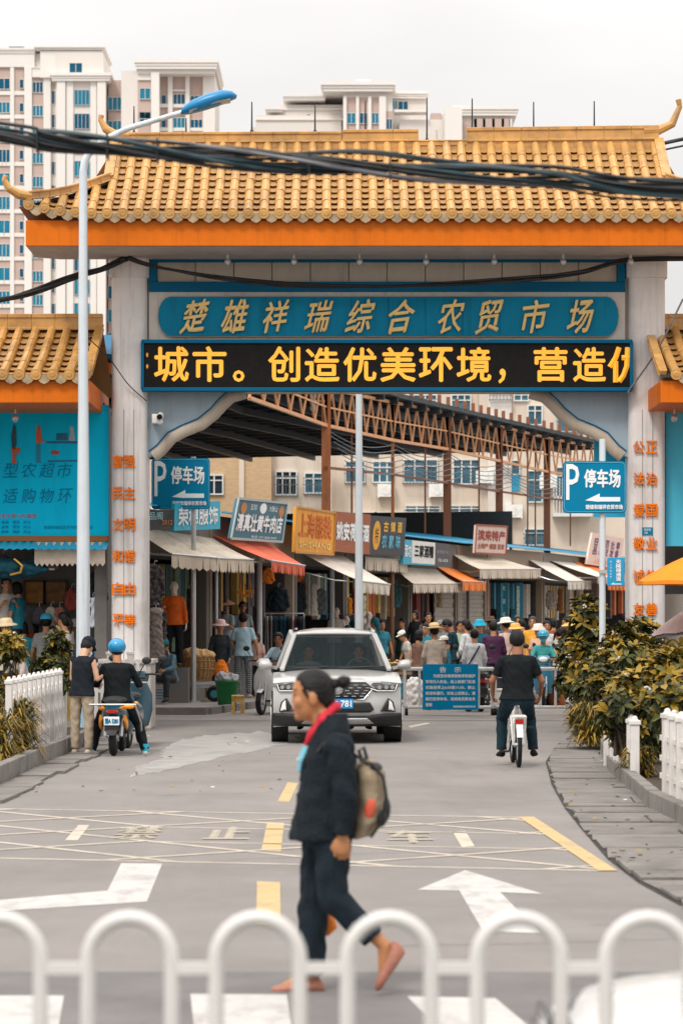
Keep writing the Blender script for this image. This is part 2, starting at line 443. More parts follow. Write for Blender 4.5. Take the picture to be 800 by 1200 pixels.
for ch, x, y in (('禁', 163, 976.5), ('止', 268, 977), ('停', 372, 979), ('车', 480, 981)):
    c = gnd(x, y); s = (y - HY) / CH
    text_mb(mb, ch, (c.x, c.y, 0), (1, 0, 0), (0, 1, 0), 50 / s, 1.25, bold=.02, depth=.002)
struct('road_lettering', mb, mat('faded_mark', (.38, .335, .265), .8, var=.15, scale=6, dirt=((.23, .21, .2), .9, (4, 2, 1))))
# spilt pale slurry beside the car
mb = MB(); pl = [(190, 880), (208, 868), (240, 862), (300, 858), (345, 860), (352, 868), (318, 876), (280, 884), (235, 893), (190, 904), (150, 911), (165, 897), (188, 890)]
rr = random.Random(3); pts = []
for i in range(len(pl)):
    a, b = pl[i], pl[(i + 1) % len(pl)]
    for k in range(6):
        t = k / 6; pts.append((a[0] + (b[0] - a[0]) * t + rr.uniform(-2.5, 2.5), a[1] + (b[1] - a[1]) * t + rr.uniform(-.8, .8)))
pc = (sum(p[0] for p in pts) / len(pts), sum(p[1] for p in pts) / len(pts))
for kk, sc in enumerate((1.0, .93, .84)):
    p2 = [(pc[0] + (p[0] - pc[0]) * (sc + rr.uniform(-.05, .05)), pc[1] + (p[1] - pc[1]) * (sc + rr.uniform(-.06, .06))) for p in pts]
    mb.add(sheet(p2, .0026 + .0008 * kk), [tuple(range(len(p2)))])
o = struct('wet_spill', mb, M['wet_patch'], fixn=True)

# worn slab strip by the fence on the right: separate worn slabs on a dark bed, as one pavement
edge_in = [(800, 1062), (752, 1036), (715, 1008), (686, 975), (664, 948), (648, 920), (641, 893), (655, 872), (680, 860)]
edge_out = [(960, 1030), (880, 1000), (812, 975), (775, 952), (738, 925), (712, 902), (698, 882), (690, 868), (692, 858)]
def lerp2(L, t):
    t *= len(L) - 1; i = min(int(t), len(L) - 2); f = t - i
    return (L[i][0] + (L[i + 1][0] - L[i][0]) * f, L[i][1] + (L[i + 1][1] - L[i][1]) * f)
ein = [gnd(*p) for p in edge_in]; eout = [gnd(*p) for p in edge_out]
def plerp(L, t):
    t *= len(L) - 1; i = min(int(t), len(L) - 2); return L[i].lerp(L[i + 1], t - i)
def xat(L, Y):
    for a, b in zip(L[:-1], L[1:]):
        if min(a.y, b.y) <= Y <= max(a.y, b.y) and abs(a.y - b.y) > 1e-6: return a.x + (b.x - a.x) * (Y - a.y) / (b.y - a.y)
    return L[0].x if Y < L[0].y else L[-1].x
mb = MB()
for i in range(len(ein) - 1): mb.quad(ein[i] + Vector((-.02, 0, .004)), eout[i] + Vector((.5, 0, .004)), eout[i + 1] + Vector((.5, 0, .004)), ein[i + 1] + Vector((-.02, 0, .004)))
struct('slab_bed', mb, M['grout'], fixn=True)
mb = MB(); rr = random.Random(11); Y_ = ein[0].y - 1.5; ymax = 41
while Y_ < ymax:
    st = rr.choice([.42, .5, .62, .5, .8]); y0, y1 = Y_ + .012, Y_ + st - .012; Y_ += st
    def sk(): return rr.uniform(-.010, .010)
    xl0, xl1 = xat(ein, y0) + rr.uniform(-.03, .03), xat(ein, y1) + rr.uniform(-.03, .03); xr0, xr1 = xat(eout, y0) + .4, xat(eout, y1) + .4
    cuts = [0, rr.uniform(.4, .65), 1] if rr.random() < .35 else [0, 1]
    for c0, c1 in zip(cuts[:-1], cuts[1:]):
        q = [Vector((xl0 + (xr0 - xl0) * c0 + .008, y0 + sk(), .005)), Vector((xl0 + (xr0 - xl0) * c1 - .008, y0 + sk(), .005)), Vector((xl1 + (xr1 - xl1) * c1 - .008, y1 + sk() * .4, .005)), Vector((xl1 + (xr1 - xl1) * c0 + .008, y1 + sk() * .4, .005))]
        mb.prism(q, (0, 0, .022 + rr.uniform(-.008, .014)))
struct('pavement', mb, M['slab'], fixn=True, bevel=.006)
# planted verge behind it, with a kerb
V0 = [gnd(960, 1030), gnd(830, 985), gnd(760, 950), gnd(712, 905), gnd(700, 870), gnd(700, 850)]
mb = MB()
for i in range(len(V0) - 1):
    a, b = V0[i] + Vector((.12, 0, 0)), V0[i + 1] + Vector((.12, 0, 0))
    d = Vector((4, .8, 0))
    mb.prism([a, a + d, b + d, b], (0, 0, .1))
struct('verge_ground', mb, mat('soil', (.05, .035, .024), .95, var=.3, scale=6, bump=.5))
mb = MB()
for i in range(len(V0) - 1):
    a, b = V0[i], V0[i + 1]; L = (b - a).length; k = max(1, int(L / .75))
    for j in range(k):
        p, q = a.lerp(b, j / k + .012), a.lerp(b, (j + 1) / k - .012)
        mb.bar(p + Vector((.05, 0, .09)), q + Vector((.05, 0, .09)), .12, .2)
struct('kerb', mb, M['kerb'], bevel=.012)
# verge on the other side of the road
VL = [gnd(-140, 975), gnd(0, 921), gnd(58, 893), gnd(104, 874), gnd(120, 862)]
mb = MB()
for i in range(len(VL) - 1):
    a, b = VL[i] - Vector((.12, 0, 0)), VL[i + 1] - Vector((.12, 0, 0)); d = Vector((-5, .3, 0))
    mb.prism([a, b, b + d, a + d], (0, 0, .12))
struct('verge_ground', mb, M['soil'])
mb = MB()
for i in range(len(VL) - 1):
    a, b = VL[i], VL[i + 1]; L = (b - a).length; k = max(1, int(L / .75))
    for j in range(k):
        p, q = a.lerp(b, j / k + .012), a.lerp(b, (j + 1) / k - .012)
        mb.bar(p + Vector((-.05, 0, .1)), q + Vector((-.05, 0, .1)), .12, .24)
struct('kerb', mb, M['kerb'], bevel=.012)
# worn slabs in front of that kerb
mb = MB(); rr = random.Random(4)
for i in range(22):
    t0, t1 = i / 22, (i + 1) / 22
    a, d = plerp(VL, t0), plerp(VL, t1)
    w = .42 + rr.uniform(-.07, .07)
    q = [a + Vector((.03, .02, 0)), a + Vector((w, .02, 0)), d + Vector((w, -.02, 0)), d + Vector((.03, -.02, 0))]
    mb.prism([Vector((p.x, p.y, .002)) for p in q], (0, 0, .02 + rr.uniform(0, .015)))
struct('gutter_slabs', mb, M['slab'], fixn=True)

# ---------------------------------------------------------------- glazed tile roofs
def tiled_roof(root, X0, X1, Ye, ze, Yr, zr, hips=None, period=.247, pans=11, segs=6, back=1.6, lift=.18):
    """glazed barrel-tile slope facing -Y between X0 and X1; hips=(Xl, Xr, th): hip lines from the eave corners up to t=th"""
    xm = (X0 + X1) / 2
    def prof(t): return Ye + (Yr - Ye) * t, ze + (zr - ze) * (.8 * t + .2 * t * t)
    def lf(x, t):
        if not hips: return 0
        e = max(0, (hips[0] - x) / (hips[0] - X0), (x - hips[1]) / (X1 - hips[1]))
        return lift * e * e * (1 - t)
    def P(x, t, off=0):
        y, z = prof(t); y2, z2 = prof(t + .01); n = Vector((0, -(z2 - z), y2 - y)).normalized()
        return Vector((x, y, z + lf(x, t))) + n * off
    def tmax(x):
        if not hips: return 1
        if hips[0] <= x <= hips[1]: return 1
        e = (hips[0] - x) / (hips[0] - X0) if x < hips[0] else (x - hips[1]) / (X1 - hips[1])
        return max(0, hips[2] * (1 - e))
    cov, pan, drip = MB(), MB(), MB()
    n = int((X1 - X0) / period); x = xm - (n // 2) * period
    xs = []
    while x <= X1 - .05:
        if x >= X0 + .05: xs.append(x)
        x += period
    rr = random.Random(int(ze * 100))
    for x in xs:
        tm = tmax(x)
        if tm < .03: tm = .03
        k = max(1, round(segs * tm))
        for i in range(k):
            t0, t1 = tm * i / k, tm * (i + 1) / k
            jx = rr.uniform(-.006, .006)
            rings = []
            for t, r in ((t0, .079), (t0 + (t1 - t0) * .06, .081), (t0 + (t1 - t0) * .12, .076), (t1 + .012, .069)):
                c = P(x + jx, t, .035); a = P(x, t + .01) - P(x, t); up = Vector((0, -a.z, a.y)).normalized()
                rings.append((c, Vector((r, 0, 0)), up * r))
            cov.loft(rings, 10)
        c = P(x, 0, .03); drip_y = c.y - .012
        cov.cyl((x, c.y + .02, c.z), (x, c.y - .025, c.z - .004), .086, n=14)
        cov.cyl((x, c.y - .025, c.z - .004), (x, c.y - .034, c.z - .005), .05, .04, n=12)
    for a, b in zip(xs[:-1], xs[1:]):
        x = (a + b) / 2; tm = min(tmax(a), tmax(b)); k = max(1, round(pans * tm)) if tm > .02 else 1
        for i in range(k):
            t0 = max(tm, .03) * i / k - .004; t1 = max(tm, .03) * (i + 1) / k + .02
            jit = rr.uniform(-.004, .006)
            vs = []
            for t, off in ((t0, .052 + jit), (t1, .006)):
                for q in range(5):
                    w = (q - 2) / 2
                    vs.append(P(x + w * .085, t, off - .028 * (1 - w * w)))
            for q in range(5):
                w = (q - 2) / 2
                vs.append(P(x + w * .085, t0 + .004, .034 + jit - .028 * (1 - w * w)))
            fs = [(q, q + 1, 6 + q, 5 + q) for q in range(4)] + [(10 + q, 11 + q, q + 1, q) for q in range(4)]
            pan.add(vs, fs)
        c = P(x, 0, .02)
        pl = [(-.115, .03), (.115, .03), (.11, -.03), (.06, -.085), (0, -.115), (-.06, -.085), (-.11, -.03)]
        drip.prism([(x + u, c.y - .008, c.z + w - .03) for u, w in pl], (0, .02, -.004))
    # bed under the tiles, closed to the back
    bed = MB(); N = 24
    ts = [i / 10 for i in range(11)]
    for i in range(N):
        xa, xb = X0 + (X1 - X0) * i / N, X0 + (X1 - X0) * (i + 1) / N
        for j in range(10):
            ta, tb = ts[j], ts[j + 1]
            fa, fb = min(ta, tmax(xa)), min(tb, tmax(xa)); ga, gb = min(ta, tmax(xb)), min(tb, tmax(xb))
            bed.quad(P(xa, fa, -.02), P(xb, ga, -.02), P(xb, gb, -.02), P(xa, fb, -.02))
    bed.build('tile_bed', M['tile_bed'], root)
    cov.build('cover_tiles', M['roof_tile'], root, smooth=35)
    pan.build('pan_tiles', M['roof_pan'], root, smooth=60)
    drip.build('drip_tiles', M['roof_drip'], root)
    return P, prof

def ridge(mb, pts, w, h, seg=.32, rnd=None):
    """segmented ridge capping along a polyline"""
    pts = [Vector(p) for p in pts]
    for a, b in zip(pts[:-1], pts[1:]):
        L = (b - a).length; k = max(1, round(L / seg))
        mb.bar(a + Vector((0, 0, h * .45)), b + Vector((0, 0, h * .45)), w * .7, h * .86)
        for i in range(k):
            p, q = a.lerp(b, (i + .015) / k), a.lerp(b, (i + .99) / k)
            mb.bar(p + Vector((0, 0, h * .36)), q + Vector((0, 0, h * .36)), w * .8, h * .72)
            mb.bar(p + Vector((0, 0, h * .78)), q + Vector((0, 0, h * .78)), w * 1.05, h * .22)
            mb.bar(p + Vector((0, 0, h * .07)), q + Vector((0, 0, h * .07)), w * 1.12, h * .14)
def curl(mb, pts, rs): mb.tube(pts, rs, 10)

# ---------------------------------------------------------------- the gate
GY = 43.0
def G(x, y, d=0.0): p = at(x, y, GY); p.y += d; return p
gate = thing('market_gate', 'wide white market gate with golden glazed tile roof and blue name panel over the street', 'gate', (.75, GY, 0))
GX = .75
for nm, xa, xb in (('column', 130, 172), ('column', 737, 780)):
    a, b = G(xa, 0).x, G(xb, 0).x
    mb = MB(); w = b - a; r = .13; pl = []
    for cx_, cy_, a0 in ((b - r, r, -90), (b - r, .75 - r, 0), (a + r, .75 - r, 90), (a + r, r, 180)):
        for k in range(5): t = R(a0 + 22.5 * k); pl.append((cx_ + r * math.cos(t), GY + cy_ + r * math.sin(t), 1.1))
    mb.prism(pl, (0, 0, 7.72 - 1.1))
    mb.prism([(p[0], p[1], 7.3) if 0 else ((p[0] - (a + b) / 2) * 1.12 + (a + b) / 2, (p[1] - GY - .37) * 1.1 + GY + .37, 7.35) for p in pl], (0, 0, .34))
    col = mb.build(nm, M['column_paint'], gate, smooth=40, fixn=True)
    mb = MB()
    for sx in (.36, .64): mb.box2((a + w * sx - .006, GY - .004, 1.12), (a + w * sx + .006, GY + .02, 5.2))
    mb.build('panel_seam', mat('seam', (.30, .28, .27), .8), col) if nm else None
    mb = MB(); mb.box2((a - .16, GY - .12, 0), (b + .08, GY + .9, 1.1)); mb.box2((a - .2, GY - .16, 1.06), (b + .12, GY + .94, 1.14))
    mb.build('pedestal', M['column_stone'], gate, bevel=.02)
    words_ = [('富强', 541), ('民主', 578), ('文明', 615), ('和谐', 652), ('自由', 690), ('平等', 727)] if xa == 130 else [('公正', 524), ('法治', 561), ('爱国', 598), ('敬业', 637), ('诚信', 675), ('友善', 714)]
    mb = MB()
    for wd, y in words_:
        for k, ch in enumerate(wd):
            cx_ = (138 + 14 * k) if xa == 130 else (748 + 15 * k)
            for dd in (.012, .022, .032): text_mb(mb, ch, G(cx_, y, -.002), (1, 0, 0), (0, 0, 1), .18, .2, bold=.004, depth=dd)
    mb.build('lettering', M['orange_letter'], col)
mb = MB(); mb.box2(tuple(G(752, 627, -.02)), tuple(G(764.5, 618, 0))); pl_ = mb.build('number_plate', M['teal_panel'], gate, bevel=.004)
text('lettering', '商贸街\n128', G(758.2, 622.5, -.022), (1, 0, 0), (0, 0, 1), .11, .09, M['sign_white'], pl_, depth=.004)
# beam wall behind all panels
mb = MB(); mb.box2((G(172, 0).x, GY + .2, G(0, 458).z), (G(737, 0).x, GY + .62, 7.68)); mb.build('beam', M['beige_panel'], gate)
# top blue frame with pale strip
mb = MB()
x0, x1 = G(174, 0).x, G(733, 0).x
zt, zb = 7.68, G(0, 341).z
za, zc = G(0, 306).z, G(0, 329).z
mb.box2((x0, GY + .08, za), (x1, GY + .2, zt)); mb.box2((x0, GY + .08, zb), (x1, GY + .2, zc))
mb.box2((x0, GY + .08, zc), (x0 + .13, GY + .2, za)); mb.box2((x1 - .13, GY + .08, zc), (x1, GY + .2, za))
mb.build('blue_frame', M['teal_dark'], gate, bevel=.01)
mb = MB(); n = 12
for i in range(n):
    a = x0 + .13 + (x1 - x0 - .26) * i / n; b = x0 + .13 + (x1 - x0 - .26) * (i + 1) / n
    mb.box2((a + .008, GY + .14, zc), (b - .008, GY + .2, za))
mb.build('pale_strip', M['beige_panel'], gate)
# name board: grey surround with pointed blue cartouche
mb = MB(); mb.box2((x0, GY + .11, G(0, 399).z), (x1, GY + .2, zb)); mb.build('name_surround', mat('pale_surround', srgb(196, 190, 182), .6, var=.07, streak=((.2, .18, .16), .4)), gate)
cl, cr, ct, cb = G(185, 0).x, G(725, 0).x, G(0, 347).z, G(0, 393).z
cz = (ct + cb) / 2; hh = (ct - cb) / 2
def cart(k, y):
    pl = []
    for s, xe in ((1, cr), (-1, cl)):
        q = []
        for i in range(9):
            a = -PI / 2 + PI * i / 8; q.append((xe - s * .20 + s * .20 * max(0, math.cos(a)) * k, y, cz + hh * k * math.sin(a)))
        pl += q if s > 0 else q[::-1]
    return pl
mb = MB(); mb.prism(cart(1.05, GY + .06), (0, .05, 0)); mb.build('cartouche_rim', M['beige_panel'], gate, fixn=True)
mb = MB(); mb.prism(cart(1, GY + .04), (0, .03, 0)); nb = mb.build('name_panel', M['teal_panel'], gate, fixn=True)
mb = MB()
for i in range(1, 12):
    x = cl + .12 + (cr - cl - .24) * i / 12; mb.box2((x - .005, GY + .036, cb + .02), (x + .005, GY + .05, ct - .02))
mb.build('panel_seam', M['teal_dark'], nb)
mb = MB(); rr = random.Random(2)
for i, ch in enumerate('楚雄祥瑞综合农贸市场'):
    x = [228, 275, 323, 373, 422, 470, 528, 573, 627, 680][i]
    c = G(x, 370.5, .03); rt = Vector((1, 0, .10 + rr.uniform(-.05, .05))); up = Vector((.12 + rr.uniform(-.05, .05), 0, 1))
    for dd in (.012, .024, .038): text_mb(mb, ch, c, rt, up, .40 + rr.uniform(-.03, .03), .52 + rr.uniform(-.04, .03), bold=.006, depth=dd, shear=.12)
mb.build('lettering', M['gold'], nb)
# arch spandrels with moulded edge
sp = [(287, 457), (270, 462), (259, 472), (250, 482), (235, 494), (215, 502), (200, 510), (187, 525), (178, 532)]
for flip in (0, 1):
    fx = (lambda x: x) if not flip else (lambda x: 909 - x)
    pl = [G(fx(172), 457, .2), *[G(fx(x), y, .2) for x, y in sp], G(fx(172), 535, .2)]
    mb = MB(); mb.prism(pl, (0, .3, 0)); mb.build('spandrel', M['grey_spandrel'], gate, fixn=True)
    mb = MB(); mb.tube([G(fx(x), y, .24) + Vector((0, 0, -.02)) for x, y in sp], .065, 8, sq=1.6); mb.build('arch_trim', M['beige_panel'], gate, smooth=50)
    mb = MB(); mb.tube([G(fx(x), y, .19) + Vector(((-.06 if not flip else .06), 0, .06)) for x, y in sp[1:]], .012, 6); mb.build('trim_line', M['teal_dark'], gate)
# fascia, soffit
EL, ER = -4.99, 6.49
mb = MB(); mb.box2((EL, 41.8, 7.69), (ER, 43.1, 8.10)); mb.box2((EL, 43.1, 8.05), (ER, 45.6, 8.14)); mb.build('fascia', M['orange_fascia'], gate, bevel=.012)
mb = MB(); q = .42
mb.add([(EL + .02, 41.82, 7.688), (ER - .02, 41.82, 7.688), (ER - .02, 43.12, 7.688), (EL + .02, 43.12, 7.688), (EL + q, 42.1, 7.655), (ER - q, 42.1, 7.655), (ER - q, 43.1, 7.655), (EL + q, 43.1, 7.655)],
       [(0, 1, 5, 4), (1, 2, 6, 5), (2, 3, 7, 6), (3, 0, 4, 7), (4, 5, 6, 7)])
mb.build('soffit', M['soffit'], gate, fixn=True)
mb = MB()
for x in (268, 345, 421, 498, 577, 657, 735):
    p = G(x, 300, -.5); mb.cyl((p.x, 42.55, 7.655), (p.x, 42.55, 7.58), .028, n=8); mb.ell((p.x, 42.55, 7.54), (.055, .055, .065), 10, 7)
mb.build('downlights', M['steel'], gate, smooth=60)
HX0, HX1 = -3.77, 5.27
P_, prof_ = tiled_roof(gate, EL - .1, ER + .1, 41.72, 8.17, 44.0, 9.66, hips=(HX0, HX1, .5))
# back slope and gable ends, plain
mb = MB()
mb.quad((HX0, 44.0, 9.66), (HX1, 44.0, 9.66), (ER + .1, 46.2, 8.2), (EL - .1, 46.2, 8.2))
yj, zj = prof_(.5)
for s, hx, ex in ((-1, HX0, EL - .1), (1, HX1, ER + .1)):
    mb.quad((hx, yj, zj), (hx, 44, 9.64), (hx, 45.2, 8.85), (hx, 45.2, 8.7)); mb.quad((hx, yj, zj), (hx, 45.2, 8.75), (ex, 46.2, 8.2), (ex, 41.74, 8.3))
mb.build('back_slope', M['roof_pan'], gate)
mb = MB()
xa, xb, xc, xd = (HX0, at(490, 0, 44).x, at(546, 0, 44).x, HX1)
ridge(mb, [(xa, 44, 9.70), (at(400, 0, 44).x, 44, 9.72)], .16, .2, .36)
ridge(mb, [(at(401, 0, 44).x, 44, 9.72), (xb, 44, 9.73)], .16, .23, .5); ridge(mb, [(xb, 44, 9.66), (xc, 44, 9.67)], .14, .10, .3)
ridge(mb, [(xc, 44, 9.72), (xd, 44, 9.76)], .16, .27, .45)
for hx, s in ((HX0, -1), (HX1, 1)):
    ridge(mb, [P_(hx, t, .05) for t in (1.0, .85, .7, .5)], .15, .12, .3)
    pts = [P_(hx + s * d, max(0, .5 * (1 - d / 1.33)), .06) for d in (0, .3, .6, .9, 1.2)]
    ridge(mb, pts, .16, .15, .26)
    e = pts[-1]; curl(mb, [e + Vector((-s * .05, .03, .06)), e + Vector((s * .12, -.06, .08)), e + Vector((s * .27, -.12, .16)), e + Vector((s * .34, -.14, .29)), e + Vector((s * .31, -.14, .36))], [.085, .08, .06, .045, .045])
    t = Vector((hx, 44, 9.82 if s < 0 else 9.9)); k = 1 if s < 0 else 1.5
    curl(mb, [t + Vector((-s * .25, 0, .02)), t + Vector((0, 0, .03)), t + Vector((s * .15 * k, 0, .13)), t + Vector((s * .235 * k, 0, .28 * k)), t + Vector((s * .22 * k, 0, .36 * k))], [.09, .085, .07, .045, .05])
mb.box2((HX0, 43.94, 9.45), (HX1, 44.08, 9.76)); mb.build('ridge_tiles', M['roof_tile'], gate, bevel=.012)
# LED screen hung on the beam
led = thing('led_screen', 'long black LED screen scrolling bright yellow Chinese slogan across the gate', 'LED screen', (GX, GY - .02, G(0, 457).z))
mb = MB(); lx0, lx1, lz0, lz1 = G(168, 0).x, G(738, 0).x, G(0, 457).z, G(0, 401).z
mb.box2((lx0, GY - .14, lz0), (lx1, GY + .03, lz1)); mb.build('screen', M['led_black'], led)
mb = MB()
for a, b in (((lx0 - .02, lz1 - .03), (lx1 + .02, lz1 + .03)), ((lx0 - .02, lz0 - .03), (lx1 + .02, lz0 + .03)), ((lx0 - .03, lz0), (lx0 + .02, lz1)), ((lx1 - .02, lz0), (lx1 + .03, lz1))):
    mb.box2((a[0], GY - .17, a[1]), (b[0], GY + .02, b[1]))
mb.build('frame', M['teal_dark'], led, bevel=.008)
mb = MB()
for ch, x0_, x1_, y0_, y1_ in [(':', 172, 174.5, 413, 434), ('城', 181, 222, 406, 449), ('市', 226, 266, 406, 449), ('。', 273, 287, 434, 449), ('创', 314, 352, 406, 449), ('造', 357, 398, 407, 449), ('优', 402, 441, 407, 449), ('美', 445, 487, 407, 449), ('环', 490, 530, 407, 449), ('境', 534, 575, 407, 449), ('，', 583, 592, 432, 451), ('营', 624, 664, 407, 449), ('造', 670, 709, 407, 449)]:
    c = G((x0_ + x1_) / 2, (y0_ + y1_) / 2, -.142)
    text_mb(mb, ch, c, (1, 0, 0), (0, 0, 1), (x1_ - x0_ - 2) / 72.1, (y1_ - y0_ - 3) / 72.1, bold=.012, depth=.003)
# last character, cut by the screen's edge: only its person radical and half the body show
def lb(pts): mb.tube([G(x, y, -.148) for x, y in pts], .042, 4)
for pts in ([(724, 408), (720, 420), (713, 431)], [(720, 424), (720, 449)], [(727, 420), (735.5, 420)], [(734, 408), (733, 430), (729, 441), (724, 448)]): lb(pts)
mb.build('lettering', M['led_glow'], led)
# ---------------------------------------------------------------- side wings of the gate
def wing(label, Xa, Xb, inner, ey=41.3):
    """low market wing beside the gate: tiled roof, orange fascia, billboard, open shop front below"""
    r = thing('market_wing', label, 'building', ((Xa + Xb) / 2, 43.3, 0))
    mb = MB(); mb.box2((Xa, ey, 5.17), (Xb, 44.6, 5.52)); mb.build('fascia', M['orange_fascia'], r, bevel=.012)
    tiled_roof(r, Xa, Xb, ey - .08, 5.58, 43.5, 6.52, period=.26, pans=8, segs=4)
    mb = MB(); ridge(mb, [(Xa, 43.5, 6.54), (Xb, 43.5, 6.54)], .16, .30, .4)
    e = Xb if inner > 0 else Xa
    ridge(mb, [(e - inner * .05, 41.4, 5.6), (e - inner * .05, 42.4, 6.05), (e - inner * .05, 43.5, 6.55)], .13, .1, .3)
    mb.build('ridge_tiles', M['roof_tile'], r, bevel=.012)
    mb = MB(); mb.quad((Xa, 43.5, 6.54), (Xb, 43.5, 6.54), (Xb, 45.5, 5.6), (Xa, 45.5, 5.6)); mb.build('back_slope', M['roof_pan'], r)
    return r
lw = wing('low market wing with yellow tiled roof and turquoise shopping billboard beside street lamp', -8.2, -3.92, 1)
# walls of the open shop under the billboard
mb = MB(); mb.box2((-8.2, 43.42, 3.1), (-3.84, 43.6, 5.2)); mb.box2((-8.2, 44.85, 0), (-3.8, 44.98, 5.3)); mb.box2((-8.3, 43.4, 0), (-8.1, 44.98, 5.3)); mb.box2((-4.06, 43.5, .1), (-3.86, 44.85, 5.2)); mb.box2((-8.2, 43.5, 5.2), (-3.9, 44.98, 5.35))
mb.build('wall', M['interior_grey'], lw)
mb = MB(); mb.box2((-8.2, 43.4, .01), (-3.9, 44.85, .15)); mb.build('shop_floor', M['concrete'], lw)
mb = MB(); mb.box2((-8.1, 43.95, .15), (at(42, 0, 44).x, 44.84, .85)); mb.build('platform', M['concrete'], lw)
bbx0, bbx1, bbz0, bbz1 = -8.2, at(127, 0, 43.3).x, at(0, 628, 43.3).z, at(0, 475, 43.3).z
mb = MB(); mb.box2((bbx0, 43.32, bbz0), (bbx1, 43.4, bbz1)); bb = mb.build('billboard', M['billboard'], lw)
def B(x, y, d=0): return at(x, y, 43.315 - d)
ink = M['billboard_ink']
mb = MB()
for row, chs in ((551, ['大', '型', '农', '超', '市']), (581, ['舒', '适', '购', '物', '环'])):
    for i, ch in enumerate(chs): text_mb(mb, ch, B(-9 + 21.3 * i, row), (1, 0, .03), (.08, 0, 1), .24, .24, depth=.004, shear=.12)
for k in range(3):
    for i in range(3): text_mb(mb, '富强民主'[i:i + 2], B(6 + 13 * i, 612 + 5.5 * k), (1, 0, 0), (0, 0, 1), .12, .05, depth=.004)
text_mb(mb, '楚雄祥瑞综合农贸市场欢迎您', B(80, 618), (1, 0, 0), (0, 0, 1), .8, .06, depth=.004)
mb.build('lettering', ink, bb)
text('lettering', '社会主义核心价值观', B(16, 604.5), (1, 0, 0), (0, 0, 1), .75, .085, cmat(190, 40, 40, .6, 'paint'), bb, depth=.004)
# shoppers painted on the billboard: flat cut-outs in their real colours
def flat(nm, shapes, m, y=.006):
    mb = MB()
    for pl in shapes: mb.prism([B(a, b, y) for a, b in pl], (0, .004, 0))
    return mb.build(nm, m, bb, fixn=True)
flat('painted_shopper', [[(14.5, 503), (15.5, 497.5), (17.5, 497), (18.5, 500), (19, 506), (19.5, 520), (17, 527), (14, 524), (13, 512)]], cmat(20, 74, 90, .6, 'paint'))
flat('painted_basket', [[(12, 525), (24, 524), (22.5, 531), (19, 532), (18.5, 541), (20.5, 542.5), (13.5, 542.5), (14.8, 532)]], cmat(176, 84, 62, .6, 'paint'))
flat('painted_shopper', [[(43, 501), (44.5, 498), (47, 498.5), (47.5, 503), (49, 513), (52.5, 518), (51.5, 519), (48, 516), (47.5, 520), (42.5, 520), (42, 510)]], cmat(192, 92, 58, .6, 'paint'))
flat('painted_trousers', [[(42.5, 520.2), (47.5, 520.2), (47.5, 540), (49, 542.5), (42, 542.5)]], cmat(22, 128, 168, .6, 'paint'))
flat('painted_counter', [[(55, 517), (94, 517), (94, 519.5), (55, 519.5)], [(66, 507.5), (79, 507.5), (79, 515.5), (66, 515.5)], [(56, 539.5), (94, 539), (94, 540.5), (56, 541.5)]], cmat(14, 96, 130, .6, 'paint'))
flat('painted_cashier', [[(81, 501), (83, 499), (86, 500), (86.5, 504), (88, 516.5), (80.5, 516.5), (82, 506)]], cmat(150, 176, 186, .6, 'paint'))
flat('painted_goods', [[(59.5, 528), (64, 527.5), (70, 528.5), (69, 532.5), (60, 532.5)]], cmat(150, 70, 70, .6, 'paint'))
mb = MB()
mb.box2((bbx0, 43.25, bbz0 - .09), (bbx1, 43.38, bbz0 - .005)); mb.build('batten', cmat(150, 92, 40, .6, 'paint'), lw)
mb = MB(); n = 70
for i in range(n):
    a = bbx0 + (bbx1 - bbx0) * i / n; b = bbx0 + (bbx1 - bbx0) * (i + 1) / n; za = .025 * (i % 2); zb_ = .025 * ((i + 1) % 2)
    mb.quad((a, 43.3, bbz0 - .10 + za), (b, 43.3, bbz0 - .10 + zb_), (b, 42.9, bbz0 - .24 + zb_), (a, 42.9, bbz0 - .24 + za))
mb.build('tin_canopy', M['tin_blue'], lw)
mb = MB(); n = 14; xa, xb = -5.0, -3.85
for i in range(n):
    a = xa + (xb - xa) * i / n; b = xa + (xb - xa) * (i + 1) / n; y, zt_, zb_ = 43.1, 2.98, 2.68
    mb.prism([(a, y, zt_), (b, y, zt_), (b, y, zb_ + .02), ((a + b) / 2, y, zb_ - .03), (a, y, zb_ + .02)], (0, .015, 0))
mb.prism([(xa, 43.12, 2.98), (xb, 43.12, 2.98), (xb, 43.4, 3.1), (xa, 43.4, 3.1)], (0, 0, .012))
mb.build('scalloped_awning', cmat(214, 196, 178), lw)
mb = MB(); mb.cyl((at(18, 0, 42.6).x, 42.6, 5.17), (at(18, 0, 42.6).x, 42.6, 5.08), .02, n=6); mb.ell((at(18, 0, 42.6).x, 42.6, 5.03), (.06, .06, .07), 8, 6); mb.build('downlight', M['steel'], lw, smooth=50)

rw = wing('market wing with short tiled roof and pale blue panel by the far gate column', 4.98, 9.6, -1)
mb = MB(); mb.box2((5.05, 43.42, 3.0), (9.6, 43.6, 5.2)); mb.box2((5.1, 46.8, 0), (9.6, 47, 5.3)); mb.box2((9.5, 43.5, 0), (9.65, 47, 5.2)); mb.box2((5.05, 43.5, 5.2), (9.6, 47, 5.35)); mb.build('wall', M['interior_grey'], rw)
mb = MB(); mb.box2((at(780, 0, 43.3).x, 43.3, at(0, 640, 43.3).z), (9.6, 43.4, at(0, 478, 43.3).z)); mb.build('billboard', mat('pale_billboard', srgb(84, 190, 220), .6, spec=.1, var=.07, scale=1.2), rw)
mb = MB(); mb.box2((at(775, 0, 43.25).x, 43.24, at(0, 640, 43.3).z), (at(779.6, 0, 43.25).x, 43.42, at(0, 474, 43.3).z)); mb.build('frame', M['teal_dark'], rw)
mb = MB(); mb.box2((5.3, 43.6, .1), (9.5, 43.7, 2.2)); mb.build('shop_shutter', M['shutter'], rw)
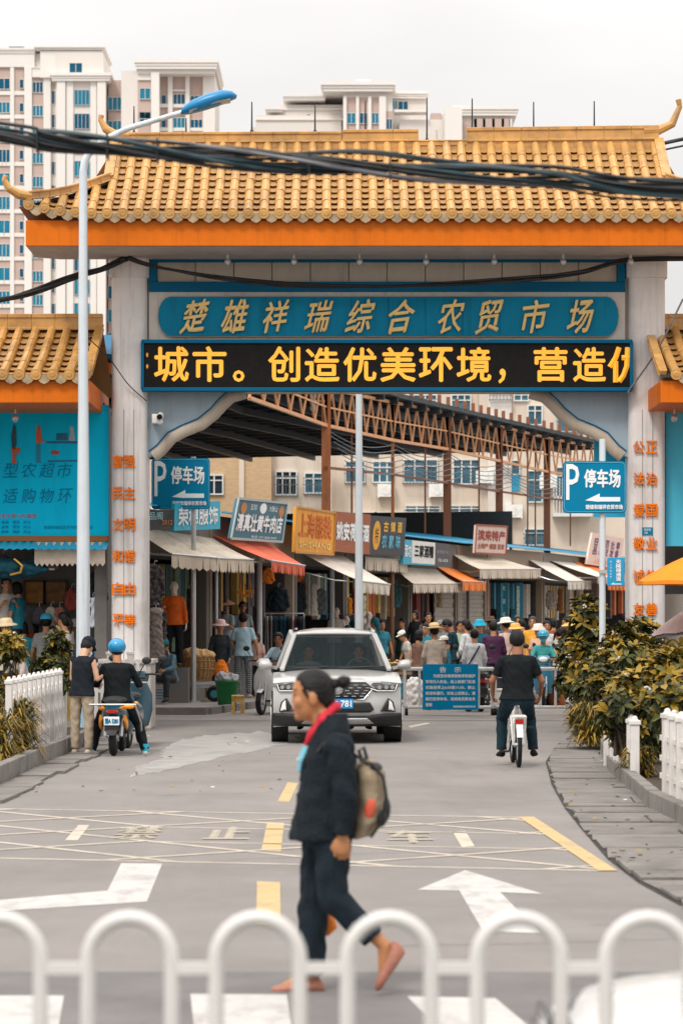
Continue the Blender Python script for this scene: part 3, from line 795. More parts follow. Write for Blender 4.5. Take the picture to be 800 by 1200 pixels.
mb = MB(); mb.cyl((at(790, 0, 42.6).x, 42.6, 5.17), (at(790, 0, 42.6).x, 42.6, 5.08), .02, n=6); mb.ell((at(790, 0, 42.6).x, 42.6, 5.03), (.06, .06, .07), 8, 6); mb.build('downlight', M['steel'], rw, smooth=50)

# ---------------------------------------------------------------- the row of shops behind the gate
FL = [(170, 59.5), (245, 56), (345, 50), (404, 46.5), (480, 42.5), (535, 39.5), (570, 38), (636, 35.5), (700, 32), (790, 28)]
def FP(px):
    px = max(px, 170)
    for (x0, s0), (x1, s1) in zip(FL[:-1], FL[1:]):
        if px <= x1 or x1 == 790:
            f = (px - x0) / (x1 - x0); a = Vector(((x0 - CX) / s0, F / s0, 0)); b = Vector(((x1 - CX) / s1, F / s1, 0))
            # walk along the true 3-D line so that the facade is straight between its corners
            t = ((px - CX) / F * a.y - a.x) / ((b.x - a.x) - (px - CX) / F * (b.y - a.y)); return a.lerp(b, t)
mat('awning_beige', srgb(204, 190, 172), .8, var=.08, scale=2, dirt=((.25, .2, .15), .5, (2, 2, 2)), streak=((.22, .17, .12), .4))
mat('awning_white', srgb(214, 204, 192), .8, var=.07, scale=2, dirt=((.28, .23, .18), .5, (2, 2, 2)))
mat('awning_red', srgb(218, 94, 58), .75, var=.12, scale=2, dirt=((.45, .16, .10), .5, (2, 2, 2)))
mat('awning_orange', srgb(232, 120, 24), .7, var=.1, scale=2, dirt=((.5, .15, .02), .4))
mat('roof_sheet_blue', srgb(14, 132, 172), .45, var=.15, scale=2, dirt=((.03, .09, .12), .5, (1.5, 1.5, 1.5)))
def shop(label, p0, p1, front='dark', roof=True, z_roof=4.0, zf=.2, grp='small shops in the market row'):
    a, b = FP(p0), FP(p1); d = (b - a).normalized(); nin = Vector((-d.y, d.x, 0))   # into the shop
    r = thing('market_shop', label, 'shop', tuple((a + b) / 2), 0, grp)
    Ln = (b - a).length
    def Q(u, w, z): return a + d * u + nin * w + Vector((0, 0, z))
    def blk(mb, u0, u1, w0, w1, z0, z1, mi=0): mb.prism([Q(u0, w0, z0), Q(u1, w0, z0), Q(u1, w1, z0), Q(u0, w1, z0)], (0, 0, z1 - z0), mi)
    mb = MB(); blk(mb, 0, Ln, 0, .15, 3.05, z_roof - .04); blk(mb, 0, .16, 0, .2, 0, 3.05); blk(mb, Ln - .16, Ln, 0, .2, 0, 3.05)
    mb.build('wall', cmat(*random.Random(p0 + 3).choice([(132, 122, 112), (118, 112, 106), (146, 130, 114), (104, 100, 98)]), .8, 'paint'), r, fixn=True)
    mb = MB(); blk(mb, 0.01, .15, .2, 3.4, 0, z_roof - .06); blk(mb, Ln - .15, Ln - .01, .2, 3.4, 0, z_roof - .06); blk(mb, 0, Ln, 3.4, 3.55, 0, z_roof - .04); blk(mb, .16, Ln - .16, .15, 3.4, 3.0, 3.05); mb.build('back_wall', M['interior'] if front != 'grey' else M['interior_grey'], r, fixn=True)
    mb = MB(); blk(mb, .0, Ln, .02, 3.4, .0, zf); mb.build('step', M['concrete'], r, fixn=True)
    rq = random.Random(p0 * 7 + 1)
    for ci in range(3 if front != 'shutter' else 0):
        mb = MB()
        for q in range(7):
            u = rq.uniform(.25, max(.3, Ln - .6)); w_ = rq.uniform(.25, .7); zz = rq.choice([zf, zf, zf + .35, zf + .6]); blk(mb, u, u + rq.uniform(.15, .35), w_, w_ + .3, zz, zz + rq.uniform(.15, .35))
        for q in range(5):
            u = rq.uniform(.25, max(.3, Ln - .4)); blk(mb, u, u + rq.uniform(.12, .3), .35, .5, rq.uniform(1.7, 2.1), 2.9)
        o = mb.build('display_goods', cmat(*rq.choice([(190, 176, 160), (60, 110, 130), (176, 96, 60), (84, 78, 80), (200, 168, 96), (140, 70, 66), (120, 140, 120), (214, 208, 198)])), r, fixn=True); o['kind'] = 'stuff'
    if front == 'shutter':
        mb = MB()
        for k in range(22): blk(mb, .2, Ln - .2, .05 + .02 * (k % 2), .10, .15 + k * .13, .15 + k * .13 + .125)
        mb.build('roller_shutter', M['shutter'], r, fixn=True)
    elif front == 'half':
        mb = MB()
        for k in range(22): blk(mb, Ln * .55, Ln - .2, .05 + .02 * (k % 2), .10, .15 + k * .13, .15 + k * .13 + .125)
        mb.build('roller_shutter', M['shutter'], r, fixn=True)
    if front in ('dark', 'half', 'grey'):
        rr = random.Random(p0); cols = [(70, 60, 58), (120, 60, 40), (40, 70, 84), (110, 100, 92), (150, 120, 60), (30, 32, 40)]
        # shelves with goods along the back wall
        mb = MB()
        for z in (.9, 1.5, 2.1): blk(mb, .3, Ln - .3, 2.9, 3.35, z, z + .04)
        mb.build('shelf', M['interior_grey'], r, fixn=True)
        for ci in range(4):
            mb = MB()
            for q in range(9):
                u = rr.uniform(.3, max(.4, Ln - .6)); z = rr.choice([.94, 1.54, 2.14, .14]); blk(mb, u, u + rr.uniform(.15, .4), 2.6 + rr.uniform(0, .2), 3.2, z, z + rr.uniform(.2, .5))
            o = mb.build('shelved_goods', cmat(*rr.choice(cols)), r, fixn=True); o['kind'] = 'stuff'
    if roof:
        mb = MB(); n = int(Ln / .1)
        for i in range(n):
            u0, u1 = Ln * i / n, Ln * (i + 1) / n; z0, z1 = .03 * (i % 2), .03 * ((i + 1) % 2)
            mb.quad(Q(u0, -.25, z_roof + z0), Q(u1, -.25, z_roof + z1), Q(u1, 3.7, z_roof + .55 + z1), Q(u0, 3.7, z_roof + .55 + z0))
        mb.build('roof_sheet', M['roof_sheet_blue'], r)
    return r
def awning(root, tl, tr, ll, lr, m, val=.24, teeth=None):
    """canvas awning given by its four corners (photo x, y, px-per-metre) with a scalloped valance and arms"""
    yl, yr = FP(tl[0]).y - .1, FP(tr[0]).y - .1
    P4 = [at(tl[0], tl[1], yl), at(tr[0], tr[1], yr), at(lr[0], lr[1], yr - .55), at(ll[0], ll[1], yl - .55)]
    mb = MB(); n = 10
    for i in range(n):
        for j in range(5):
            def q(u, v):
                p = (P4[0].lerp(P4[1], u)).lerp(P4[3].lerp(P4[2], u), v); p.z -= .05 * math.sin(PI * v) * (.6 + .4 * math.sin(u * PI * 5)); return p
            mb.quad(q(i / n, j / 5), q((i + 1) / n, j / 5), q((i + 1) / n, (j + 1) / 5), q(i / n, (j + 1) / 5))
    a = mb.build('awning', m, root, smooth=60)
    L = (P4[2] - P4[3]).length; k = teeth or max(6, int(L / .16)); mb = MB()
    for i in range(k):
        p, r_ = P4[3].lerp(P4[2], i / k), P4[3].lerp(P4[2], (i + 1) / k); mid = (p + r_) / 2; nn = Vector((.02 * math.sin(i * 1.3), 0, 0))
        mb.quad(p, r_, r_ - Vector((0, 0, val)) + nn, mid - Vector((0, 0, val + .05)) + nn); mb.add([p, mid - Vector((0, 0, val + .05)) + nn, p - Vector((0, 0, val)) + nn], [(0, 1, 2)])
    mb.build('valance', m, a)
    mb = MB()
    for u in (.04, .96):
        t = P4[0].lerp(P4[1], u); l = P4[3].lerp(P4[2], u); mb.tube([t - Vector((0, 0, .45)), t.lerp(l, .5) - Vector((0, 0, .3)), l - Vector((0, 0, .03))], .02, 6)
    mb.tube([P4[3], P4[2]], .022, 6)
    mb.build('awning_arm', M['steel'], a)
    return a
def signboard(label, pts, m, rim=None, th=.07):
    """pts: four corners tl, tr, br, bl as (x, y, s); returns thing + a writer working in the sign's own plane"""
    P4 = [at(x, y, FP(x).y - 1.7) for x, y, s in pts]; c = sum(P4, Vector()) / 4
    rt = ((P4[1] - P4[0]) + (P4[2] - P4[3])) / 2; up = ((P4[0] - P4[3]) + (P4[1] - P4[2])) / 2
    w, h = rt.length, up.length; nm = rt.cross(up).normalized()
    t = thing('shop_sign', label, 'sign', tuple(c), 0, 'signs over the market shops')
    mb = MB(); mb.prism(P4, -nm * th); b = mb.build('board', m, t, fixn=True)
    if rim:
        mb = MB()
        for i in range(4): mb.bar(P4[i] + nm * .015, P4[(i + 1) % 4] + nm * .015, .05, .03, up=nm)
        mb.build('rim', rim, t)
    def write(s, u, v, ww, hh, m, **k): return text('lettering', s, c + rt * u + up * v, rt, up, ww * w, hh * h, m, b, depth=.012, **k)
    def patch(u0, u1, v0, v1, m, nm_='panel'):
        mb = MB(); q = lambda u, v: c + rt * u + up * v
        mb.prism([q(u0, v0) + nm * .006, q(u1, v0) + nm * .006, q(u1, v1) + nm * .006, q(u0, v1) + nm * .006], -nm * .006); return mb.build(nm_, m, b, fixn=True)
    def disc(u, v, ru, rv, m, nm_='emblem'):
        mb = MB(); mb.prism([c + rt * (u + ru * math.cos(2 * PI * k / 20)) + up * (v + rv * math.sin(2 * PI * k / 20)) + nm * .009 for k in range(20)], -nm * .007); return mb.build(nm_, m, b, fixn=True)
    return t, write, patch, disc
white, gold_y = M['sign_white'], cmat(236, 186, 60, .5, 'paint')

s0 = shop('clothes shop with beige scalloped awnings and an orange blouse on a mannequin', 122, 245, zf=.5)
awning(s0, (150, 613, 60.5), (190, 622, 59), (201, 649, 60), (253, 653.5, 57), M['awning_beige'])
awning(s0, (191, 622, 58.8), (250, 631, 56), (254, 654, 57), (297, 656, 54.5), M['awning_beige'])
s1 = shop('shop under a faded red awning beneath the green beef shop sign', 246, 345, zf=.3)
awning(s1, (250, 627, 55.7), (312, 633, 52), (318, 657, 53.5), (357, 663, 51), M['awning_red'], val=.2)
s2 = shop('shop under a long white awning beneath the weathered yellow sign', 346, 404)
awning(s2, (356, 649, 49.5), (404, 652, 46.6), (422, 681, 48), (457, 685, 46.5), M['awning_white'])
s3 = shop('shop with small pleated awning beneath the black and brown signs', 405, 480, 'grey')
awning(s3, (424, 645, 45.5), (470, 650, 43), (428, 653, 45.5), (477, 657, 43), M['awning_beige'], val=.3)
s4 = shop('shop under a beige awning beneath the cyan and white sign', 481, 535, 'half')
awning(s4, (462, 664, 43), (522, 668, 40), (484, 684, 43), (545, 684, 39.5), M['awning_beige'], val=.22)
s5 = shop('narrow shuttered shop under an orange awning', 536, 570, 'shutter')
awning(s5, (512, 664, 40), (540, 668, 39), (542, 681, 39.5), (569, 682, 38), M['awning_orange'], val=.24)
s6 = shop('shop with wide beige awning and teal poster beneath the red lettered sign', 571, 636, 'dark')
awning(s6, (531, 650, 39), (590, 655, 37), (562, 667, 38.5), (633, 667, 35.5), M['awning_beige'], val=.25)
s7 = shop('dark shop under a steep white awning beside the wide beige one', 637, 700, 'grey')
awning(s7, (620, 656, 35.5), (655, 660, 34), (665, 681, 35), (692, 681, 33.5), M['awning_white'], val=.25)
s8 = shop('shop behind the parking sign with white and orange awnings', 701, 786, 'dark')
awning(s8, (645, 657, 33), (680, 660, 32), (700, 676, 33), (716, 677, 32), M['awning_white'], val=.2)
awning(s8, (672, 658, 32), (720, 664, 31), (712, 682, 32), (752, 684, 30), M['awning_orange'], val=.25)

t, wr, pa, di = signboard('cyan shop sign with white characters above the beige awnings', [(205, 590, 59), (258, 587, 56.2), (258, 620, 56.2), (204, 622, 59)], cmat(30, 166, 196, .5, 'paint'))
wr('荣棉服饰', 0, .0, .86, .62, white, bold=.012)
t, wr, pa, di = signboard('small black shop sign half hidden by the gate column', [(160, 598, 60.5), (204, 597, 59), (204, 616, 59), (160, 616, 60.5)], cmat(28, 38, 44, .6, 'paint'))
wr('衣品阁', -.1, .12, .55, .5, cmat(150, 190, 200, .5, 'paint')); wr('2012', .3, -.3, .28, .3, cmat(190, 110, 40, .5, 'paint'))
t, wr, pa, di = signboard('teal sign with white beef shop lettering and round emblem over the red awning', [(279, 584, 55), (336, 590, 51.5), (330, 635, 51.5), (270, 631, 55)], mat('teal_board', srgb(14, 92, 112), .5, var=.12, scale=3), cmat(160, 176, 176, .5, 'paint'))
wr('清真壮黄牛肉店', 0, -.08, .9, .42, white, bold=.016); wr('五珍', -.17, .32, .13, .15, white); wr('大酥山', .22, .32, .17, .15, white); di(.02, .31, .065, .135, white)
wr('电话 139 1808 0603', .12, -.42, .5, .07, white)
for u in (-.36, .40): di(u, .27, .055, .14, cmat(186, 120, 64, .6, 'paint'), 'picture')
t, wr, pa, di = signboard('weathered yellow shop sign with faded orange characters', [(347, 594, 50.6), (392, 601, 48), (390, 650, 48), (345, 647, 50.6)], mat('yellow_board', srgb(226, 152, 30), .6, var=.15, scale=3, streak=((.55, .24, .02), .7, (7, 7, .7))), cmat(190, 140, 70, .6, 'paint'))
wr('上海服装', 0, .12, .84, .52, cmat(206, 104, 10, .6, 'paint'), bold=.02); wr('SHISHANG', 0, -.32, .8, .13, cmat(238, 200, 120, .6, 'paint'), bold=.01)
t, wr, pa, di = signboard('brown wooden sign with white characters beside the weathered yellow one', [(392, 599, 47.9), (434, 603, 45.5), (433, 650, 45.5), (391, 646, 47.9)], mat('brown_board', srgb(150, 78, 34), .6, var=.2, scale=3, stretch=(1, 1, 8)))
wr('姚安荷硒酒', 0, .02, .9, .42, white, bold=.022)
t, wr, pa, di = signboard('black sign with yellow oval and vertical yellow and blue characters', [(434, 604, 45.5), (476, 607, 43), (473, 652, 43), (430, 650, 45.5)], mat('black_board', srgb(44, 46, 50), .6, var=.2, scale=4))
di(-.3, .0, .1, .37, cmat(222, 160, 40, .6, 'paint')); wr('特', -.3, .0, .09, .4, M['led_black'])
for i, ch in enumerate('古镇酒'): wr(ch, -.07 + .19 * i, .24, .13, .26, cmat(228, 176, 60, .6, 'paint'), bold=.014)
for i, ch in enumerate('农家味'): wr(ch, -.09 + .19 * i, -.14, .13, .34, cmat(90, 176, 206, .6, 'paint'), bold=.014)
t, wr, pa, di = signboard('low shop sign in cyan white and grey panels above the beige awning', [(473, 632, 42.5), (527, 638, 39.5), (527, 664, 39.5), (472, 661, 42.5)], cmat(40, 160, 190, .5, 'paint'))
pa(-.33, .16, -.44, .5, cmat(222, 220, 214, .5, 'paint')); pa(.16, .5, -.5, .5, cmat(58, 56, 60, .5, 'paint'))
wr('酒坊', -.42, .05, .13, .5, white, bold=.01); wr('三家酒糟', -.08, .08, .4, .5, M['led_black'], bold=.012); wr('TEL 6028', .33, -.24, .22, .12, white); wr('四季粮油干货', .33, .12, .26, .16, cmat(150, 150, 150, .5, 'paint'))
t, wr, pa, di = signboard('white sign with red characters standing on the blue roof edge', [(558, 615, 39), (594, 617, 37.5), (592, 650, 37.5), (556, 648, 39)], cmat(206, 186, 174, .6, 'paint'), cmat(150, 70, 52, .6, 'paint'))
wr('滨来特产', 0, .14, .88, .36, cmat(156, 44, 34, .6, 'paint'), bold=.014); wr('土特产 烟酒 百货', 0, -.24, .86, .18, cmat(170, 80, 60, .6, 'paint'), bold=.008)
t, wr, pa, di = signboard('tilted pinkish sign with rows of purple characters behind the sign pole', [(694, 624, 34), (731, 631, 32), (725, 667, 32), (687, 661, 34)], cmat(222, 196, 184, .6, 'paint'))
for i, ch in enumerate(('日品', '日用', '百货', '批发', '零售')): wr(ch[0] + '\n' + ch[1], -.34 + .17 * i, .08, .12, .5, cmat(104, 62, 110, .6, 'paint'), bold=.02)
wr('欢迎光临', -.08, -.36, .6, .15, cmat(206, 110, 80, .6, 'paint'))

# raised market sidewalk in front of the row
side = [gnd(112, 838), gnd(300, 838)]
outer = []
for px in (300, 345, 404, 480, 535, 570, 636, 700, 780):
    a_, b_ = FP(px - 4), FP(px + 4); d_ = (b_ - a_).normalized(); outer.append((a_ + b_) / 2 + Vector((d_.y, -d_.x, 0)) * 1.35)
inner = [FP(px) + Vector((-.3, .3, 0)) for px in (780, 700, 636, 570, 535, 480, 404, 345, 245, 170)]
ring_ = [side[0], Vector((side[1].x - .9, side[1].y, 0))] + [p for p in outer if p.y > side[1].y + .5] + inner + [Vector((-6, 53, 0))]
mb = MB(); mb.prism(ring_, (0, 0, .13)); struct('sidewalk', mb, M['concrete'], fixn=True)
mb = MB(); L_ = [side[0], Vector((side[1].x - .9, side[1].y, 0))] + [p for p in outer if p.y > side[1].y + .5]
for a_, b_ in zip(L_[:-1], L_[1:]):
    k_ = max(1, int((b_ - a_).length / .9))
    for j_ in range(k_): mb.bar(a_.lerp(b_, j_ / k_ + .01) + Vector((0, -.06, .07)), a_.lerp(b_, (j_ + 1) / k_ - .01) + Vector((0, -.06, .07)), .12, .15)
struct('kerb', mb, M['kerb'], bevel=.012)
# posts holding up the awnings
def post(px, s, ztop, label, m, r=.05, z0=.13, grp='posts under the awnings'):
    p = at(px, HY, F / s); mb = MB(); mb.cyl((p.x, p.y, z0), (p.x, p.y, ztop), r, n=10); mb.cyl((p.x, p.y, z0), (p.x, p.y, z0 + .03), r * 2, n=10)
    return tag(mb.build('awning_post', m, smooth=40), label, 'post', grp)
post(304, 53.6, 3.2, 'pale steel post under the edge of the red awning', M['pole_white'], .06)
post(253.5, 57.5, 3.0, 'thin grey post between the two beige awnings', M['steel'], .035)
post(389, 47.8, 3.0, 'white post under the long white awning', M['pole_white'], .06)
post(459, 44, 3.0, 'rusty post at the corner of the white awning', cmat(120, 84, 62, .7, 'paint'), .06)
post(500, 41.5, 3.0, 'brown post under the beige awning by the shutter', cmat(106, 84, 70, .7, 'paint'), .06)
post(548, 39, 3.0, 'thin post under the orange awning', cmat(90, 84, 80, .7, 'paint'), .05)

# ---------------------------------------------------------------- steel market canopy
mat('rust_paint', srgb(192, 112, 64), .6, var=.12, scale=3, dirt=((.12, .05, .03), .5, (4, 4, 1)))
mat('rust_light', srgb(222, 160, 112), .6, var=.12, scale=3)
mat('rust_brown', srgb(136, 82, 54), .65, var=.12, scale=3)
mat('roof_metal', (.045, .047, .05), .7, var=.25, scale=1.5)
can = thing('market_canopy', 'large dark steel market canopy on brown columns with a pale lattice truss', 'canopy', (2, 85, 0))
TR = [(382, 455, 43.5), (460, 471.5, 38.5), (524, 484, 35.2), (585, 499.5, 32.5), (641, 513, 30.5), (697, 524, 28.5)]   # top chord of the truss
TP = [at(x, y, F / s) for x, y, s in TR]
dz = [1.0, 1.15, 1.2, 1.25, 1.3, 1.3]
TB = [p - Vector((0, 0, d)) for p, d in zip(TP, dz)]
T0 = TP[0] + (TP[0] - TP[1]) * .9; T0.z = TP[0].z + .1
mb = MB(); chain = [T0] + TP; chb = [T0 - Vector((0, 0, 1.05))] + TB
for c_ in (chain, chb):
    for a, b in zip(c_[:-1], c_[1:]): mb.bar(a, b, .09)
for (a, b), (c, d) in zip(zip(chain[:-1], chain[1:]), zip(chb[:-1], chb[1:])):
    n = max(4, int((b - a).length / 1.25)) 
    for i in range(n):
        p, q, m_ = c.lerp(d, i / n), c.lerp(d, (i + 1) / n), a.lerp(b, (i + .5) / n); mb.bar(p, m_, .05); mb.bar(m_, q, .05)
    mb.bar(a, c, .07); mb.bar(b, d, .07)
    mb.bar(a.lerp(c, .5), b.lerp(d, .5), .045)
mb.build('lattice_truss', M['rust_light'], can)
for i, (w, m) in enumerate(((.25, 'rust_paint'), (.10, 'rust_paint'), (.26, 'rust_brown'), (.25, 'rust_brown'), (.24, 'rust_brown'))):
    p = TP[i]; off = Vector((-.02, .15, 0))
    mb = MB(); mb.box2((p.x - w / 2, p.y + .02, 0), (p.x + w / 2, p.y + w + .02, p.z - .02)); mb.box2((p.x - w / 2 - .08, p.y - .06, 0), (p.x + w / 2 + .08, p.y + w + .1, .05))
    mb.build('column', M[m], can)
# roof: dark sheet on purlins, high over the street side and running far to the left
RB = [T0 + Vector((.3, 0, .10)), TP[1] + Vector((.3, 0, .12)), TP[3] + Vector((.3, 0, .12)), TP[5] + Vector((.3, 0, .12))]
LBk = [Vector((-13, RB[0].y, RB[0].z + .2)), Vector((-16, RB[1].y + 4, 8.6)), Vector((-14, 96, 8.6)), Vector((-13, 112, 8.6))]
mb = MB()
for i in range(3): mb.prism([RB[i], RB[i + 1], LBk[i + 1], LBk[i]], (0, 0, .14))
mb.build('roof', M['roof_metal'], can, fixn=True)
mb = MB()
for i in range(26):
    a, b = plerp(RB, i / 25), plerp(LBk, i / 25); mb.bar(a - Vector((0, 0, .12)), b - Vector((0, 0, .12)), .1, .2)
for k in range(9):
    f = (k + .5) / 9
    for i in range(3): mb.bar(RB[i].lerp(LBk[i], f) - Vector((0, 0, .3)), RB[i + 1].lerp(LBk[i + 1], f) - Vector((0, 0, .3)), .12, .22)
mb.build('purlins', M['dark_steel'], can)
mb = MB(); mb_s = mat('skylight', (.35, .42, .46), .5, var=.2)
for i, f in ((.2, .3), (.34, .16), (.42, .55), (.55, .35), (.63, .1)):
    a, b, c = plerp(RB, i).lerp(plerp(LBk, i), f), plerp(RB, i).lerp(plerp(LBk, i), f + .08), plerp(RB, i + .03).lerp(plerp(LBk, i + .03), f)
    mb.quad(a - Vector((0, 0, .012)), b - Vector((0, 0, .012)), b + (c - a) - Vector((0, 0, .012)), c - Vector((0, 0, .012)))
mb.build('skylights', mb_s, can)
for i in range(34):
    mb = MB(); p = plerp(RB, .12 + .88 * i / 33); mb.box2((p.x - .09, p.y - .1, p.z + .14), (p.x + .03, p.y + .1, p.z + .4)); mb.build('gutter_bracket', M['rust_brown'], can)
# fine verticals and the tie rail between the columns
mb = MB()
for x, y0, y1, s in ((412, 480, 640, 41.5), (498, 492, 640, 36.5), (561, 500, 640, 33.5), (618, 512, 640, 31.4), (627, 525, 640, 31), (668, 530, 640, 29.5)):
    a, b = at(x, y0, F / s), at(x, y1, F / s); mb.bar(a, b, .055)
ty = [(382, 548, 43.5), (460, 556, 38.5), (524, 566, 35.2), (585, 576, 32.5), (641, 584, 30.5), (700, 590, 28.5)]
tp = [at(x, y, F / s) + Vector((0, -.04, 0)) for x, y, s in ty]
for a, b in zip(tp[:-1], tp[1:]): mb.bar(a, b, .07)
mb.build('tie_rods', M['rust_brown'], can)
mb = MB()
for lv in range(6):
    for i in range(5):
        a, b = TB[i], TB[i + 1]; a2, b2 = a - Vector((0, 0, .1 + .17 * lv)), b - Vector((0, 0, .15 + .15 * lv)); pts = []
        for k in range(9): t_ = k / 8; pts.append(a2.lerp(b2, t_) + Vector((.1 * lv, 0, -.25 * math.sin(PI * t_))))
        mb.tube(pts, .014, 4)
mb.build('slung_wires', M['cable_grey'], can)

# black shade netting strung behind the roofs
mb = MB(); pl = [at(x, y, 92) for x, y in ((330, 602), (600, 599), (600, 640), (330, 640))]; 
mb.prism([Vector((p.x, p.y, p.z)) for p in pl], (0, .06, 0))
for x in (332, 400, 440, 500, 560, 598): p = at(x, 600, 92.2); mb.bar((p.x, p.y, 0), (p.x, p.y, p.z), .08)
tag(mb.build('shade_net', mat('net_black', (.012, .016, .018), .9, var=.4, scale=30), fixn=True), 'black shade netting stretched on posts behind the blue shop roofs', 'netting')
# ---------------------------------------------------------------- buildings behind the market
mat('wall_cream', srgb(214, 200, 184), .85, var=.06, scale=.6, streak=((.30, .25, .2), .4, (1.2, 1.2, .12)))
mat('wall_white', srgb(222, 214, 206), .85, var=.06, scale=.6, streak=((.34, .3, .27), .4, (1.2, 1.2, .12)))
mat('brick_pale', srgb(196, 166, 130), .85, var=.14, scale=3, stretch=(1, 1, 4))
mat('window_glass', srgb(62, 108, 126), .2, var=.5, scale=.9, spec=.4)
mat('window_dark', srgb(38, 52, 60), .2, var=.4, scale=.8)
mat('window_frame', srgb(216, 218, 216), .5, var=.05)
mat('grille', srgb(96, 100, 104), .5, var=.1)
def win(parent, x0, x1, z0, z1, y, mull=2, glass='window_glass', grille=False, fr=.06):
    """one window: frame with mullions, recessed pane"""
    mb = MB(); d = .12
    mb.box2((x0, y - d, z1 - fr), (x1, y + .02, z1)); mb.box2((x0, y - d, z0), (x1, y + .02, z0 + fr)); mb.box2((x0, y - d, z0 + fr), (x0 + fr, y + .02, z1 - fr)); mb.box2((x1 - fr, y - d, z0 + fr), (x1, y + .02, z1 - fr))
    for k in range(1, mull): x = x0 + (x1 - x0) * k / mull; mb.box2((x - fr / 2, y - d + .01, z0 + fr), (x + fr / 2, y + .02, z1 - fr))
    if mull > 1: zz = z0 + (z1 - z0) * .68; mb.box2((x0 + fr, y - d + .02, zz), (x1 - fr, y + .015, zz + fr * .8))
    w = mb.build('window', M['window_frame'], parent)
    mb = MB(); mb.box2((x0 + fr, y - .04, z0 + fr), (x1 - fr, y + .01, z1 - fr)); mb.build('pane', M[glass], w)
    if grille:
        mb = MB(); n = int((x1 - x0) / .16)
        for k in range(n + 1): x = x0 + (x1 - x0) * k / n; mb.box2((x - .012, y - .42, z0 - .05), (x + .012, y - .40, z1 - .25))
        for z in (z0 - .05, (z0 + z1) / 2 - .1, z1 - .27): mb.box2((x0 - .05, y - .43, z), (x1 + .05, y - .40, z + .03))
        for x in (x0, x1): mb.bar((x, y, z0 - .03), (x, y - .42, z0 - .03), .03)
        mb.build('grille', M['grille'], w)
    return w
Yb = 124.0
def bp(x, y): return at(x, y, Yb)
blk_ = thing('apartment_block', 'cream tiled apartment block with barred windows behind the lattice truss', 'building', (bp(500, 0).x, Yb, 0))
xa, xb, xc = bp(388, 0).x, bp(560, 0).x, bp(740, 0).x
mb = MB(); mb.box2((xa, Yb, 0), (xb, Yb + 9, bp(0, 440).z)); mb.box2((xb + .01, Yb - .8, 0), (xc, Yb + 9, bp(0, 395).z)); mb.build('wall', M['wall_cream'], blk_)
mb = MB()
for y in (522, 606, 684): z = bp(0, y).z; mb.box2((xa, Yb - .18, z), (xb, Yb - .003, z + .25)); 
mb.box2((xb + .4, Yb - 1.0, 0), (xb + 1.5, Yb - .803, bp(0, 395).z)); mb.build('ledge', M['wall_white'], blk_)
for x0, x1, y0, y1, g in ((472, 513, 538, 566, 1), (530, 562, 538, 568, 0), (474, 516, 592, 606, 1), (524, 566, 592, 606, 1), (436, 462, 540, 566, 0), (404, 428, 540, 566, 1), (470, 512, 462, 486, 1), (528, 552, 462, 486, 0)):
    win(blk_, bp(x0, 0).x, bp(x1, 0).x, bp(0, y1).z, bp(0, y0).z, Yb, 3, 'window_glass', bool(g))
for x0, x1, y0, y1, g in ((588, 608, 540, 558, 1), (616, 634, 552, 590, 0), (648, 668, 548, 584, 1), (600, 618, 462, 472, 0), (572, 596, 458, 470, 1), (616, 634, 476, 500, 0), (650, 676, 480, 508, 1), (612, 640, 620, 640, 1), (690, 716, 560, 590, 0), (690, 716, 480, 508, 0)):
    win(blk_, bp(x0, 0).x, bp(x1, 0).x, bp(0, y1).z, bp(0, y0).z, Yb - .8, 2, 'window_glass', bool(g))
mb = MB(); mb.box2((bp(592, 0).x, Yb - .9, bp(0, 576).z), (bp(607, 0).x, Yb - .81, bp(0, 556).z)); mb.build('blue_shutter', M['tin_blue'], blk_)
mb = MB()
for y in (583, 603): 
    z = bp(0, y).z; mb.box2((bp(645, 0).x, Yb - 1.7, z - .15), (bp(690, 0).x, Yb - .81, z))
    for k in range(14): x = bp(645, 0).x + (bp(690, 0).x - bp(645, 0).x) * k / 13; mb.box2((x - .02, Yb - 1.7, z), (x + .02, Yb - 1.66, z + .8))
mb.build('balcony', M['window_frame'], blk_)
rr = random.Random(8)
for x, y in ((512, 575), (566, 560), (640, 566), (452, 575), (600, 600)):
    yy = Yb if x < 560 else Yb - .8
    c = bp(x, y); mb = MB(); mb.box2((c.x - .4, yy - .45, c.z - .3), (c.x + .4, yy - .12, c.z + .3)); mb.tube([(c.x, yy - .46, c.z), (c.x, yy - .47, c.z)], .22, 14)
    mb.bar((c.x - .35, yy, c.z - .33), (c.x - .35, yy - .5, c.z - .33), .05); mb.bar((c.x + .35, yy, c.z - .33), (c.x + .35, yy - .5, c.z - .33), .05)
    mb.build('air_conditioner', M['white_paint'], blk_)
Yc = 116.0
def bc(x, y): return at(x, y, Yc)
bh = thing('brick_house', 'pale ochre brick house with barred window beneath the canopy roof', 'house', (bc(300, 0).x, Yc, 0))
mb = MB(); mb.box2((bc(200, 0).x, Yc, 0), (bc(318, 0).x, Yc + 7, bc(0, 520).z)); mb.build('wall', M['brick_pale'], bh)
mb = MB(); mb.box2((bc(318.2, 0).x, Yc + .5, 0), (bc(386, 0).x, Yc + 7, bc(0, 515).z)); mb.box2((bc(280, 0).x, Yc - .1, 0), (bc(286, 0).x, Yc - .002, bc(0, 522).z)); mb.build('wall', M['wall_cream'], bh)
win(bh, bc(322, 0).x, bc(348, 0).x, bc(0, 580).z, bc(0, 551).z, Yc + .5, 3, 'window_dark', True); win(bh, bc(356, 0).x, bc(378, 0).x, bc(0, 578).z, bc(0, 553).z, Yc + .5, 2, 'window_glass', True)
win(bh, bc(240, 0).x, bc(262, 0).x, bc(0, 580).z, bc(0, 556).z, Yc, 2, 'window_dark', False)

